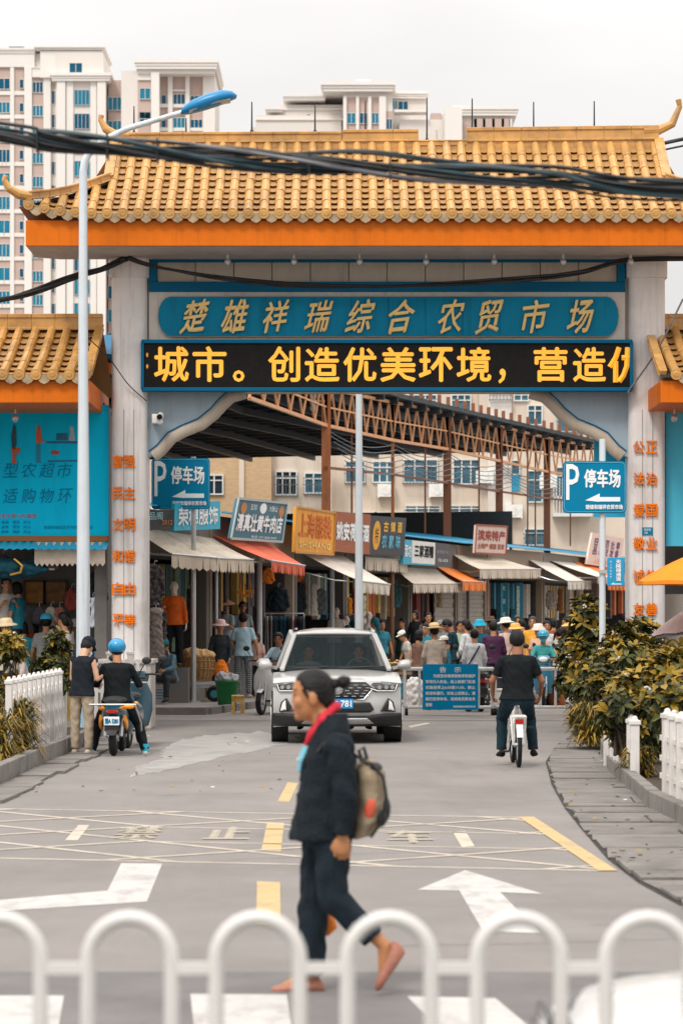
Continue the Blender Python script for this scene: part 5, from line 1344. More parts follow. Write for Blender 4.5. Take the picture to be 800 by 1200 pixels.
# ---------------------------------------------------------------- picket fences
mat('picket_white', srgb(216, 212, 208), .6, var=.07, scale=3, streak=((.25, .21, .18), .5, (8, 8, 1.2)), dirt=((.3, .26, .22), .4, (3, 3, 3)))
def picket(name, label, pts, h, step, post_every=6, z0=.2, wd=.06):
    P = [Vector(p) for p in pts]; t = thing(name, label, 'fence', tuple(P[0]), 0)
    pk, rl, ps = MB(), MB(), []
    L = sum((b - a).length for a, b in zip(P[:-1], P[1:])); n = int(L / step)
    acc = 0; k = 0
    def along(d):
        for a, b in zip(P[:-1], P[1:]):
            l = (b - a).length
            if d <= l + 1e-6: return a.lerp(b, d / l), (b - a).normalized()
            d -= l
        return P[-1], (P[-1] - P[-2]).normalized()
    for a, b in zip(P[:-1], P[1:]):
        for z in (z0 + .12, z0 + h * .48, z0 + h * .8): rl.bar(a + Vector((0, 0, z)), b + Vector((0, 0, z)), .03, .05)
    for k in range(n + 1):
        p, d = along(min(k * step, L)); post = k % post_every == 0
        ang = math.atan2(d.y, d.x); rot = Matrix.Rotation(ang, 3, 'Z')
        if post:
            q = MB(); w = wd * 1.25; q.box(p + Vector((0, 0, z0 / 2 + h / 2 + .04)), (w, w, z0 + h + .08), rot); q.box(p + Vector((0, 0, z0 + h + .10)), (w * 1.3, w * 1.3, .045), rot)
            q.cap(p + Vector((0, 0, z0 + h + .12)), p + Vector((0, 0, z0 + h + .14)), w * .5, w * .35, 8); ps.append(q)
        else:
            hh = h * (.97 if k % 2 else .9)
            prof = [(-wd / 2, z0 * .6), (wd / 2, z0 * .6), (wd / 2, z0 + hh - .03), (wd / 4, z0 + hh), (-wd / 4, z0 + hh), (-wd / 2, z0 + hh - .03)]
            nn = Vector((-d.y, d.x, 0)); pk.prism([p + d * u + Vector((0, 0, z)) - nn * .03 for u, z in prof], nn * .018)
    pk.build('pickets', M['picket_white'], t, fixn=True); rl.build('rails', M['picket_white'], t)
    for q in ps: q.build('post', M['picket_white'], t, bevel=.006)
    return t
rf = [gnd(960, 1030), gnd(830, 985), gnd(762, 948)]
picket('picket_fence', 'white picket fence on the kerb at the hedge end towards the crossing', [p + Vector((.1, 0, 0)) for p in rf], .60, .15, 3, wd=.075)
picket('picket_fence', 'short white picket fence swallowed by the yellow green hedge', [gnd(738, 924) + Vector((.05, 0, 0)), gnd(708, 900) + Vector((.02, 0, 0))], .40, .15, 3, wd=.075)
lf = [gnd(22, 901), gnd(86, 872)]
picket('picket_fence', 'white picket fence beside the parked scooter and the sleeveless man', [p + Vector((-.12, 0, 0)) for p in lf], .74, .125, 4)
p0 = gnd(150, 856); picket('picket_fence', 'short stretch of white picket fence between scooter and gate pedestal', [(p0.x - .55, 41.6, 0), (p0.x - .05, 41.9, 0), (p0.x + .32, 42.2, 0)], .95, .125, 3)
# ---------------------------------------------------------------- people
def vdir(d): d = Vector(d); return d.normalized()
def person(label, loc, rz, H=1.65, shirt=(90, 90, 90), sleeve='short', pants=(50, 52, 60), hair='short', hat=None, hatc=(220, 200, 170), lean=0, bow=0, turn=0,
           armL=((-.25, .05, -1), (-.1, .3, -1)), armR=((.25, .05, -1), (.1, .3, -1)), legL=((-.06, .02, -1), (0, -.03, -1)), legR=((.06, .02, -1), (0, -.03, -1)),
           hipz=None, skin='skin', vox=.016, hem=-.10, shoes=(40, 38, 40), wide=1.0, hairm='hair_black', extra=None, group=None, face=True, pleg='long', z=0, name='person', footflat=True, jacket=False, rnd=1, skirt=False, mirror=False):
    """local frame: +Y is where the person faces, +X their right; returns the body (top-level mesh) and joint positions in metres"""
    k = H / 1.70; kh = k * 1.09; up = Vector((0, math.sin(R(lean)), math.cos(R(lean)))); fw = Vector((0, math.cos(R(lean)), -math.sin(R(lean)))); X = Vector((1, 0, 0))
    dl1, dl2, dr1, dr2 = vdir(legL[0]), vdir(legL[1]), vdir(legR[0]), vdir(legR[1])
    th, sh = .42 * k, .41 * k
    if hipz is None: hipz = .08 * k + max(-(dl1.z * th + dl2.z * sh), -(dr1.z * th + dr2.z * sh))
    P = Vector((0, 0, hipz + .05 * k)); at_ = lambda u, f=0, x=0: P + up * (u * k) + fw * (f * k) + X * (x * k)
    neck = at_(.50, .005); shl = {s: at_(.435, 0, s * .172 * wide) for s in (-1, 1)}; hip = {s: Vector((s * .088 * k * wide, 0, hipz)) for s in (-1, 1)}
    pit, yaw = R(lean * .6 + bow), R(turn)
    hr = Matrix.Rotation(yaw, 3, 'Z') @ Matrix.Rotation(-pit, 3, 'X')
    hb = neck + up * (.03 * k); hc = hb + hr @ Vector((0, .022 * k, .130 * k))
    hp = lambda x, y, z_: hc + hr @ Vector((x * kh, y * kh, z_ * kh))
    J = {'P': P, 'neck': neck, 'head': hc, 'up': up, 'fw': fw, 'hr': hr, 'k': k}
    arms = {}
    for s, a in ((-1, armL), (1, armR)):
        d1, d2 = vdir(a[0]), vdir(a[1]); e = shl[s] + d1 * .285 * k; w = e + d2 * .245 * k; arms[s] = (shl[s], e, w, d2, vdir(a[2]) if len(a) > 2 else d2)
    legs = {}
    for s, d1, d2 in ((-1, dl1, dl2), (1, dr1, dr2)):
        kn = hip[s] + d1 * th; an = kn + d2 * sh; legs[s] = (hip[s], kn, an)
    J['arms'], J['legs'] = arms, legs
    # ---- body: fused to one surface
    b = MB()
    W_ = wide
    b.loft([(at_(-.10), X * .13 * k * W_, fw * .095 * k), (at_(0), X * .158 * k * W_, fw * .108 * k), (at_(.14), X * .135 * k * W_, fw * .095 * k), (at_(.30, .01), X * .155 * k * W_, fw * .105 * k), (at_(.42), X * .15 * k * W_, fw * .085 * k), (at_(.48), X * .085 * k, fw * .065 * k)], 16)
    b.cap(at_(.43, -.008), hb + hr @ Vector((0, 0, .06 * k)), .068 * k, .058 * k)
    b.ell(hp(0, -.004, .02), (.078 * kh, .092 * kh, .098 * kh), 16, 12, hr); b.ell(hp(0, .022, -.045), (.062 * kh, .068 * kh, .068 * kh), 14, 10, hr)
    b.cap(hp(0, .086, .015), hp(0, .103, -.022), .010 * kh, .016 * kh, 8)          # nose
    b.ell(hp(0, .082, -.062), (.024 * kh, .014 * kh, .012 * kh), 8, 6, hr)          # lips
    b.ell(hp(0, .074, -.098), (.026 * kh, .02 * kh, .018 * kh), 8, 6, hr)           # chin
    b.ell(hp(0, .080, .035), (.05 * kh, .014 * kh, .010 * kh), 8, 6, hr)            # brow
    for s in (-1, 1): b.ell(hp(s * .078, -.006, -.005), (.012 * kh, .020 * kh, .032 * kh), 8, 6, hr)
    fine = vox <= .009
    fingers = MB()
    for s in (-1, 1):
        S_, E_, W2, d2, hd = arms[s]
        b.cap(S_ - X * s * .014 * k - up * .010 * k, E_, .047 * k, .040 * k); b.cap(E_, W2, .040 * k, .027 * k)
        # hand: palm, four unequal bent fingers, thumb
        side = hd.cross(Vector((s, 0, 0)));  side = side.normalized() if side.length > .1 else Vector((0, 1, 0))
        pn = hd.cross(side).normalized() * -s          # towards the palm
        if pn.dot(Vector((-s, 0, 0))) < 0: pn = -pn
        pc = W2 + hd * .045 * k
        rot = Matrix((side, pn, hd)).transposed()
        b.ell(pc, (.038 * k, .017 * k, .052 * k), 10, 8, rot)
        tgt = b if fine else fingers; n_ = 8 if fine else 5
        for i, (o, l) in enumerate(((.028, .070), (.009, .080), (-.010, .074), (-.028, .056))):
            p0 = W2 + hd * .080 * k + side * o * k; p1 = p0 + (hd * .8 + pn * .45).normalized() * l * .5 * k; p2 = p1 + (hd * .35 + pn * .9).normalized() * l * .5 * k
            tgt.cap(p0 - hd * .02 * k, p1, .0095 * k, .0085 * k, n_); tgt.cap(p1, p2, .0085 * k, .007 * k, n_)
        t0 = W2 + hd * .03 * k + side * .028 * k; t1 = t0 + (hd * .7 + side * .6 + pn * .2).normalized() * .035 * k; t2 = t1 + (hd + pn * .5).normalized() * .03 * k
        tgt.cap(t0, t1, .012 * k, .010 * k, n_); tgt.cap(t1, t2, .010 * k, .008 * k, n_)
        h_, kn, an = legs[s]
        b.cap(h_, kn, .078 * k, .052 * k); b.cap(kn, an, .050 * k, .036 * k)
        b.ell(kn.lerp(an, .3) - (Vector((0, 1, 0)) - (an - kn).normalized() * (an - kn).normalized().y) * .016 * k, (.043 * k, .043 * k, .09 * k), 10, 8)
    feet = {}
    for s in (-1, 1):
        h_, kn, an = legs[s]; sd = (an - kn).normalized()
        fd = Vector((s * .18, 1, 0)).normalized() if footflat else (Vector((0, 1, 0)) - sd * sd.y).normalized()
        fu = Vector((0, 0, 1)) if footflat else -sd
        feet[s] = (an, fd, fu); b.cap(an - fu * .03 * k, an + fd * .13 * k - fu * .055 * k, .034 * k, .026 * k)
    body = remesh(b, vox, 2)
    if not fine:
        o = len(body.v); body.v += fingers.v; body.f += [tuple(i + o for i in f) for f in fingers.f]; body.m += [0] * len(fingers.f)
    # the object
    me = body.mesh('person'); me.materials.append(M[skin]); me.shade_smooth()
    ob = bpy.data.objects.new('person', me); COL.objects.link(ob); ob.location = (loc[0], loc[1], z); ob.rotation_euler = (0, 0, R(rz)); tag(ob, label, 'person', group)
    def part(nm, mbx, m, voxel=None, smooth=1, wr=0):
        q = remesh(mbx, voxel, smooth, wr, rnd) if voxel else mbx
        return q.build(nm, m, ob, local=True, smooth=60)
    # ---- shirt
    g = .014; t = MB(); fl = 1.13
    hemu = hem
    rings = [(at_(hemu), X * (.168 + g) * k * W_ * fl, fw * (.116 + g) * k * fl), (at_(.02), X * (.162 + g) * k * W_, fw * (.112 + g) * k), (at_(.14), X * (.146 + g) * k * W_, fw * (.104 + g) * k), (at_(.30, .01), X * (.162 + g) * k * W_, fw * (.11 + g) * k), (at_(.41), X * (.156 + g) * k * W_, fw * (.088 + g) * k), (at_(.465), X * .115 * k, fw * (.066 + g) * k), (at_(.497, .004), X * .07 * k, fw * .066 * k)]
    t.loft(rings, 20)
    for s in (-1, 1):
        S_, E_, W2, d2, hd = arms[s]; d1 = (E_ - S_).normalized()
        if sleeve == 'none': t.ell(S_ - X * s * .025 * k, (.05 * k, .058 * k, .065 * k), 10, 8); continue
        S_ = S_ - X * s * .014 * k - up * .010 * k; t.ell(S_, (.060 * k,) * 3, 12, 8); t.cap(at_(.47), S_ + up * .01 * k, .03 * k, .05 * k)
        if sleeve == 'short': t.cyl(S_, S_ + d1 * .20 * k, .059 * k, .062 * k, 12)
        else:
            t.cap(S_, E_, .059 * k, .052 * k); t.cyl(E_, E_ + (W2 - E_) * .93, .053 * k, .041 * k, 12); t.ell(E_, (.053 * k,) * 3, 10, 7)
    part('jacket' if jacket else 'shirt', t, cmat(*shirt) if isinstance(shirt, tuple) else M[shirt], vox * .9, 2, .0022)
    # ---- trousers
    t = MB(); pm = cmat(*pants) if isinstance(pants, tuple) else M[pants]
    t.loft([(at_(-.12), X * .12 * k * W_, fw * .10 * k), (at_(-.04), X * .172 * k * W_, fw * .120 * k), (at_(.06), X * .158 * k * W_, fw * .114 * k), (at_(.10), X * .150 * k * W_, fw * .108 * k)], 18)
    for s in (-1, 1):
        h_, kn, an = legs[s]; sd = (an - kn)
        t.cap(h_, kn, .098 * k * (.5 + .5 * W_), .074 * k); t.ell(kn, (.074 * k,) * 3, 10, 7)
        if pleg == 'long': t.cyl(kn, kn + sd * .97, .074 * k, .062 * k, 12)
        else: t.cyl(kn, kn + sd * .15, .078 * k, .080 * k, 12)
    part('trousers', t, pm, vox * .9, 2, .0026)
    # ---- shoes
    for s in (-1, 1):
        an, fd, fu = feet[s]; t = MB(); sd_ = fd.cross(fu)
        base = an - fu * .045 * k
        t.loft([(base - fd * .062 * k - fu * .002, sd_ * .028 * k, fu * .022 * k), (base - fd * .035 * k + fu * .012 * k, sd_ * .040 * k, fu * .044 * k), (base + fd * .04 * k + fu * .006 * k, sd_ * .042 * k, fu * .04 * k), (base + fd * .11 * k - fu * .008 * k, sd_ * .046 * k, fu * .027 * k), (base + fd * .165 * k - fu * .014 * k, sd_ * .036 * k, fu * .02 * k), (base + fd * .185 * k - fu * .017 * k, sd_ * .018 * k, fu * .012 * k)], 12)
        part('shoe', t, cmat(*shoes))
    # ---- hair
    hm = M[hairm] if isinstance(hairm, str) else hairm
    if hair:
        t = MB()
        t.hair(hp(0, -.004, .02), (.078 * kh, .092 * kh, .098 * kh), .011 * kh, hr, (.085 * kh, .045 * kh), (-.055 * kh, -.085 * kh), kh)
        if hair in ('bob', 'long', 'tail'): t.ell(hp(0, -.052, -.02), (.078 * kh, .058 * kh, .085 * kh), 14, 9, hr)
        if hair == 'bob':
            for s in (-1, 1): t.ell(hp(s * .068, -.01, -.04), (.026 * kh, .05 * kh, .075 * kh), 10, 8, hr)
        if hair == 'long': t.cap(hp(0, -.075, -.03), hp(0, -.095, -.22), .06 * kh, .04 * kh)
        if hair == 'tail': t.cap(hp(0, -.10, .02), hp(0, -.14, -.06), .03 * kh, .034 * kh); t.cap(hp(0, -.14, -.06), hp(0, -.13, -.2), .034 * kh, .016 * kh)
        if hair == 'bun': t.ell(hp(0, -.135, -.015), (.045 * kh, .04 * kh, .042 * kh), 12, 9, hr); t.cap(hp(0, -.09, .0), hp(0, -.12, -.012), .04 * kh, .03 * kh); t.ell(hp(0, -.06, -.03), (.066 * kh, .05 * kh, .05 * kh), 12, 8, hr)
        part('hair', t, hm)
    if face:
        for s in (-1, 1): t = MB(); t.ell(hp(s * .029, .082, .008), (.013 * kh, .008 * kh, .007 * kh), 8, 6, hr); t.bar(hp(s * .014, .090, .030), hp(s * .046, .079, .032), .006 * kh, .008 * kh); part('eye', t, M['eye_dark'])
        t = MB(); t.ell(hp(0, .093, -.061), (.021 * kh, .006 * kh, .007 * kh), 8, 6, hr); part('mouth', t, M['lip'])
    if hat:
        hm_ = cmat(*hatc, .8); t = MB()
        tl = Matrix.Rotation(R(-6), 3, 'X'); hh = hr @ tl; q = lambda r_, z_: (hc + hh @ Vector((0, -.008 * kh, z_ * kh)), hh @ Vector((r_ * kh, 0, 0)), hh @ Vector((0, r_ * 1.1 * kh, 0)))
        if hat == 'straw':
            t.loft([q(.205, .052), q(.21, .060), q(.15, .075), q(.098, .088), q(.092, .14), q(.075, .165), q(.03, .172)], 22)
        elif hat == 'conical': t.loft([q(.2, .05), q(.2, .058), q(.11, .12), q(.045, .168), q(.01, .185)], 20)
        elif hat == 'bucket': t.loft([q(.152, .028), q(.15, .04), q(.104, .088), q(.098, .13), q(.085, .15), q(.03, .156)], 20)
        elif hat == 'sun': t.loft([q(.178, .036), q(.18, .046), q(.106, .078), q(.1, .13), q(.08, .155), q(.03, .162)], 20)
        elif hat == 'cap':
            t.loft([q(.092, .045), q(.096, .06), q(.094, .095), q(.075, .13), q(.03, .145)], 18)
            t.loft([(hp(0, .08, .058), hh @ Vector((.07 * kh, 0, 0)), hh @ Vector((0, .02 * kh, .006 * kh))), (hp(0, .145, .05), hh @ Vector((.055 * kh, 0, 0)), hh @ Vector((0, .025 * kh, .004 * kh)))], 12)
        elif hat == 'helmet':
            t.ell(hp(0, -.01, .055), (.118 * kh, .135 * kh, .108 * kh), 20, 14, hr); 
            t.loft([(hp(0, .10, .055), hh @ Vector((.095 * kh, 0, 0)), hh @ Vector((0, .03 * kh, .010 * kh))), (hp(0, .165, .045), hh @ Vector((.07 * kh, 0, 0)), hh @ Vector((0, .02 * kh, .006 * kh)))], 14)
        part('helmet' if hat == 'helmet' else 'hat', t, hm_ if hat != 'helmet' else cmat(*hatc, .35, 'gloss'))
        if hat == 'straw' or hat == 'sun':
            t = MB(); t.loft([q(.1005, .086), q(.0985, .104)], 22, caps=False); part('hat_band', t, cmat(110, 90, 70))
    J['part'] = part; J['hp'] = hp; J['at'] = at_; J['ob'] = ob
    if extra: extra(J)
    return ob, J
def wp(x, y_foot=None, s=None):
    """standing place from the photo column x and either the foot row or the scale"""
    if s is None: s = (y_foot - HY) / CH
    return ((x - CX) / s, F / s)
def headH(y, s): return CH - (y - HY) / s

# the walker: seen from her left side, stooped slightly, mid-stride
def walker():
    s = 242.0; Y = F / s; ox = 385.0
    def q(px, py, lat=0.0): return Vector((-lat, -(px - ox) / s, CH - (py - HY) / s))     # local: forward = photo left
    loc = ((ox - CX) / s, Y)
    up = (q(384, 868) - q(386, 965)); up.normalize(); X = Vector((1, 0, 0)); fw = X.cross(up) * -1
    if fw.y < 0: fw = -fw
    b = MB(); vx = .006
    def ring(px, py, wx, wy): return (q(px, py), X * wx, fw * wy)
    b.loft([ring(386, 985, .12, .10), ring(387, 955, .155, .12), ring(386, 915, .135, .105), ring(386, 885, .15, .105), ring(386, 862, .12, .08), ring(384, 850, .07, .06)], 20)
    b.cap(q(384, 862), q(376, 836), .066, .062)
    hc = q(366, 815); pit = R(4); hr = Matrix.Rotation(-pit, 3, 'X'); hp = lambda x, y, z: hc + hr @ Vector((x * .97, y * .97, z * .97)) 
    b.ell(hp(0, -.008, .018), (.082, .104, .112), 22, 16, hr); b.ell(hp(0, .030, -.046), (.066, .070, .080), 18, 12, hr)
    b.cap(hp(0, .086, .020), hp(0, .094, -.022), .012, .014, 10); b.ell(hp(0, .088, -.064), (.028, .014, .016), 10, 7, hr); b.ell(hp(0, .074, -.100), (.034, .024, .024), 10, 7, hr); b.ell(hp(0, .084, .040), (.05, .014, .012), 10, 7, hr)
    for t in (-1, 1): b.ell(hp(t * .087, -.002, -.016), (.012, .022, .036), 10, 7, hr); b.ell(hp(t * .045, .065, -.03), (.026, .03, .03), 10, 7, hr)
    # arms: local +X is her right; we see her left side, which faces the camera (local -X after turning is +world?)
    near = 1
    A = {near: (q(397, 876, .155), q(405, 932, .19), q(401, 975, .18)), -near: (q(385, 878, -.155), q(378, 932, -.18), q(372, 975, -.16))}
    for sd in (near, -near):
        S_, E_, W2 = A[sd]; b.cap(S_, E_, .05, .041); b.cap(E_, W2, .041, .028)
        hd = (q(396, 1005) - q(397, 975)).normalized(); side = Vector((0, 1, 0)); pn = Vector((sd, 0, 0)); rot = Matrix((side, pn, hd)).transposed()
        b.ell(W2 + hd * .048, (.042, .02, .055), 12, 9, rot)
        for i, (o, l) in enumerate(((.034, .070), (.011, .082), (-.012, .076), (-.034, .056))):
            p0 = W2 + hd * .082 + side * o; p1 = p0 + (hd * .85 + pn * .45).normalized() * l * .5; p2 = p1 + (hd * .3 + pn * .95).normalized() * l * .5
            b.cap(p0 - hd * .02, p1, .0088, .0080, 8); b.cap(p1, p2, .0080, .0066, 8)
        t0 = W2 + hd * .03 + side * .03; t1 = t0 + (hd * .8 + side * .45 + pn * .2).normalized() * .038; t2 = t1 + (hd + pn * .4 - side * .1).normalized() * .032
        b.cap(t0, t1, .0125, .0105, 8); b.cap(t1, t2, .0105, .0085, 8)
    # legs: front leg carries her, rear leg has just left the ground
    L = {-near: (q(378, 960, -.085), q(367, 1062, -.085), q(366, 1143, -.085)), near: (q(390, 960, .085), q(389, 1050, .085), q(447, 1103, .085))}
    for sd in L:
        h_, kn, an = L[sd]; b.cap(h_, kn, .08, .053); b.cap(kn, an, .05, .034)
    b.cap(q(366, 1146, -.085), q(334, 1159, -.095), .034, .022); b.cap(q(450, 1106, .085), q(448, 1138, .085), .034, .022)
    body = remesh(b, vx, 5); me = body.mesh('person'); me.materials.append(mat('skin_walker', srgb(176, 120, 78), .5, var=.1, scale=16, dirt=((.30, .12, .06), .4, (14, 14, 14)))); me.shade_smooth()
    ob = bpy.data.objects.new('person', me); COL.objects.link(ob); ob.location = (loc[0], loc[1], 0); ob.rotation_euler = (0, 0, R(90))
    tag(ob, 'person in dark suit jacket with hair bun and red scarf walking past the crossing', 'person')
    part = lambda nm, mbx, m, v=None, sm=1, wr=0: (remesh(mbx, v, sm, wr, 3) if v else mbx).build(nm, m, ob, local=True, smooth=60)
    navy = mat('navy_suit', (.0065, .0115, .017), .85, var=.25, scale=14, bump=.5, bscale=45, spec=.25)
    # jacket: boxy, reaching below the hip
    t = MB(); g = 1
    t.loft([ring(380, 983, .185, .175), ring(382, 955, .18, .158), ring(385, 920, .168, .14), ring(386, 890, .17, .128), ring(387, 868, .155, .105), ring(387, 851, .125, .095), ring(388, 836, .088, .078)], 26)
    for sd in (near, -near):
        S_, E_, W2 = A[sd]; t.ell(S_, (.07, .078, .075), 14, 10); t.cap(S_, E_, .072, .062); t.ell(E_, (.062,) * 3, 12, 8); t.cyl(E_, E_.lerp(W2, .98), .061, .050, 14)
    part('jacket', t, navy, vx, 3, .0032)
    t = MB(); t.tube([q(377, 852, .045), q(366, 872, .055), q(356, 895, .045), q(352, 915, .02)], [.012, .022, .024, .012], 10, sq=.5); t.tube([q(377, 852, -.045), q(366, 872, -.055), q(356, 895, -.045)], [.012, .022, .02], 10, sq=.5); part('lapel', t, navy)
    for py in (891, 930):
        t = MB(); t.ell(q(349 if py < 900 else 347, py, .012), (.014, .006, .014), 10, 7); part('button', t, cmat(200, 196, 190, .3))
    t = MB(); t.tube([q(389, 830, .05), q(379, 843, .072), q(367, 858, .056), q(358, 874, .022)], [.022, .028, .026, .012], 10); t.tube([q(389, 830, -.05), q(379, 843, -.072), q(367, 858, -.056), q(358, 874, -.022)], [.022, .028, .026, .012], 10); t.tube([q(389, 830, .05), q(394, 828, 0), q(389, 830, -.05)], .024, 10)
    part('scarf', t, mat('red_scarf', srgb(200, 36, 56), .8, var=.15, scale=20, bump=.5), vx, 2, .003)
    t = MB(); t.loft([ring(362, 874, .05, .03), ring(355, 890, .04, .026), ring(352, 905, .02, .016)], 12); part('blouse', t, cmat(120, 186, 206), vx)
    # trousers
    t = MB()
    t.loft([ring(384, 992, .12, .11), ring(385, 965, .17, .135), ring(386, 935, .15, .12)], 22)
    h_, kn, an = L[-near]; t.cap(h_, kn, .10, .075); t.ell(kn, (.072, .076, .076), 12, 9); t.cyl(kn, q(364, 1146, -.085), .076, .066, 16)
    h_, kn, an = L[near]; t.cap(h_, kn, .10, .075); t.ell(kn, (.072, .074, .074), 12, 9); t.cyl(kn, q(437, 1097, .085), .073, .060, 16)
    part('trousers', t, mat('navy_trousers', (.008, .016, .024), .85, var=.25, scale=14, bump=.3, bscale=70, spec=.25), vx, 3, .0032)
    def shoe(heel, toe, topd, lat):
        a, c = q(*heel, lat), q(*toe, lat); d = (c - a).normalized(); u = Vector(topd).normalized(); u = (u - d * u.dot(d)).normalized(); sd = d.cross(u); l = (c - a).length; t = MB()
        t.loft([(a, sd * .022, u * .018), (a + d * .03 + u * .018, sd * .034, u * .042), (a + d * l * .4 + u * .012, sd * .036, u * .036), (a + d * l * .7 + u * .004, sd * .044, u * .026), (a + d * l * .92, sd * .036, u * .02), (c, sd * .014, u * .010)], 14)
        part('shoe', t, mat('pink_shoe', srgb(164, 108, 90), .55, var=.12, scale=18, bump=.3) if 'pink_shoe' not in M else M['pink_shoe'])
    shoe((380, 1161), (317, 1164), (0, 0, 1), -.09); shoe((464, 1102), (441, 1158), (0, -1, .45), .085)
    # hair drawn back into a bun
    t = MB(); t.hair(hp(0, -.008, .018), (.080, .101, .107), .007, hr, (.080, .058), (-.050, -.080), 1.0, 44, 32); t.ell(hp(0, -.066, -.02), (.068, .046, .066), 16, 10, hr); t.cap(hp(0, -.095, .045), hp(0, -.13, .052), .034, .024); t.ell(hp(0, -.158, .054), (.040, .036, .034), 14, 10, hr); t.ell(hp(0, -.178, .062), (.028, .020, .022), 10, 8, hr)
    for sd in (-1, 1): t.cap(hp(sd * .078, .038, .03), hp(sd * .083, .018, -.012), .012, .006, 8)
    part('hair', t, M['hair_black'])
    for sd in (-1, 1): t = MB(); t.ell(hp(sd * .03, .085, .010), (.013, .008, .007), 10, 7, hr); t.bar(hp(sd * .015, .094, .034), hp(sd * .05, .080, .036), .006, .008); part('eye', t, M['eye_dark'])
    t = MB(); t.ell(hp(0, .104, -.066), (.02, .006, .007), 8, 6, hr); part('mouth', t, M['lip'])
    W = lambda px, py, lat=0: Vector((loc[0] + (px - ox) / s, Y - (0 - lat) * -1 * 0 + lat * 0 + (-lat), CH - (py - HY) / s))
    return W
WK = walker()
# her backpack hangs at her back
def bag():
    W = WK; c = W(431, 935); t = thing('backpack', 'worn brown and grey backpack with black trim and red patch on the walker', 'backpack', tuple(c))
    brown = mat('bag_brown', srgb(150, 134, 110), .85, var=.25, scale=8, bump=.5, bscale=40, dirt=((.05, .04, .035), .5, (7, 7, 7)))
    blk_m = mat('bag_black', (.014, .014, .015), .8, var=.3, scale=10)
    D = .13
    mb = MB()
    mb.loft([(W(424, 894), (.05, 0, .018), (0, D * .75, 0)), (W(433, 908), (.075, 0, .02), (0, D, 0)), (W(434, 935), (.082, 0, .02), (0, D * 1.05, 0)), (W(430, 962), (.078, 0, .015), (0, D * 1.05, 0)), (W(424, 980), (.055, 0, .01), (0, D * .9, 0))], 20)
    mb2 = remesh(mb, .008, 2, .004, 5); mb2.build('body', brown, t, smooth=60)
    mb = MB(); mb.tube([W(421, 890, .09), W(436, 894, .11), W(448, 908, .125), W(452, 932, .13), W(446, 962, .13), W(434, 979, .12)], .013, 8, sq=.6); mb.tube([W(421, 890, -.09), W(436, 894, -.11), W(448, 908, -.125), W(452, 932, -.13), W(446, 962, -.13), W(434, 979, -.12)], .013, 8, sq=.6)
    mb.ell(W(445, 957, .05), (.035, .07, .05), 12, 8); mb.ell(W(436, 900), (.05, .12, .03), 12, 8); mb.build('trim', blk_m, t, smooth=60)
    mb = MB(); mb.ell(W(448, 948), (.04, .075, .075), 12, 9); mb.build('pocket', blk_m, t, smooth=60)
    mb = MB(); mb.ell(W(433, 946, .128), (.028, .02, .055), 12, 8, Matrix.Rotation(R(12), 3, 'Y')); mb.build('patch', cmat(206, 92, 70), t, smooth=60)
    mb = MB(); mb.tube([W(425, 892, .06), W(412, 880, .09), W(398, 868, .12), W(380, 868, .15), W(372, 880, .15)], .012, 8, sq=.5); mb.tube([W(425, 970, .08), W(412, 978, .10), W(402, 968, .12)], .008, 6); mb.tube([W(425, 893), W(420, 880), W(426, 876), W(430, 890)], .01, 6); mb.build('strap', blk_m, t, smooth=60)
bag()
mb = MB(); mb.loft([(WK(384, 1064, -.17), (.016, 0, 0), (0, .01, 0)), (WK(383, 1076, -.17), (.024, 0, .006), (0, .02, 0)), (WK(385, 1088, -.17), (.042, 0, -.01), (0, .03, 0)), (WK(384, 1098, -.17), (.044, 0, .02), (0, .026, 0)), (WK(380, 1102, -.17), (.02, 0, .0), (0, .012, 0))], 12)
mb.tube([WK(377, 985, -.165), WK(379, 1020, -.17), WK(384, 1066, -.17)], .006, 6)
tag(mb.build('plastic_bag', mat('orange_bag', srgb(236, 128, 20), .4, var=.15, scale=20, bump=.4), smooth=60), 'small orange plastic bag dangling behind the walker from her far hand', 'bag')
# ---------------------------------------------------------------- the crowd
ARM_FWD = (((-.25, .15, -1), (.25, .9, -.1)), ((.25, .15, -1), (-.25, .9, -.1)))
ARM_LOW = (((-.2, .1, -1), (.1, .55, -.8)), ((.2, .1, -1), (-.1, .55, -.8)))
ARM_PHONE = (((-.15, .25, -1), (.3, .7, .5)), ((.15, .25, -1), (-.3, .7, .5)))
def folk(label, x, ytop, s, rz, z=0.13, H=None, arms=None, group=None, **k):
    X, Y = (x - CX) / s, F / s
    h = CH - (ytop - HY) / s - z
    if k.get('hat') in ('straw', 'conical', 'bucket', 'sun', 'cap'): h -= .045
    if arms: k['armL'], k['armR'] = arms
    return person(label, (X, Y), rz, H or h, z=z, group=group, **k)
C = 'shoppers crowding the market entrance'
G0 = 'customers in the shop under the billboard'
# under the billboard
folk('woman-like shopper in white top with dark hair high in the billboard shop'.replace('woman-like shopper', 'person'), 7, 684, 70, 200, z=.85, H=1.6, shirt=(206, 196, 190), hair='tail', arms=ARM_PHONE, group=G0)
folk('person in teal top with dark bob standing on the raised shop platform', 21, 690, 70, 65, z=.85, H=1.52, shirt=(40, 122, 140), hair='bob', group=G0)
folk('person in banded straw sun hat at the edge of the billboard shop', 8, 727, 72, 160, z=.15, shirt=(180, 170, 158), hat='sun', hatc=(214, 196, 160), group=G0)
folk('person with dark hair in a teal shirt seen from behind by the shrubs', 27, 731, 70, 20, z=.15, shirt=(56, 150, 172), hair='bob', group=G0)
folk('person in cyan cap and grey shirt facing the billboard shop', 54, 721, 70, 5, z=.15, shirt=(150, 150, 148), hat='cap', hatc=(70, 176, 206), group=G0)
folk('person with long ponytail and white top turned towards the cyan cap', 76, 721, 71, 60, z=.15, shirt=(212, 204, 198), hair='tail', arms=ARM_LOW, group=G0)
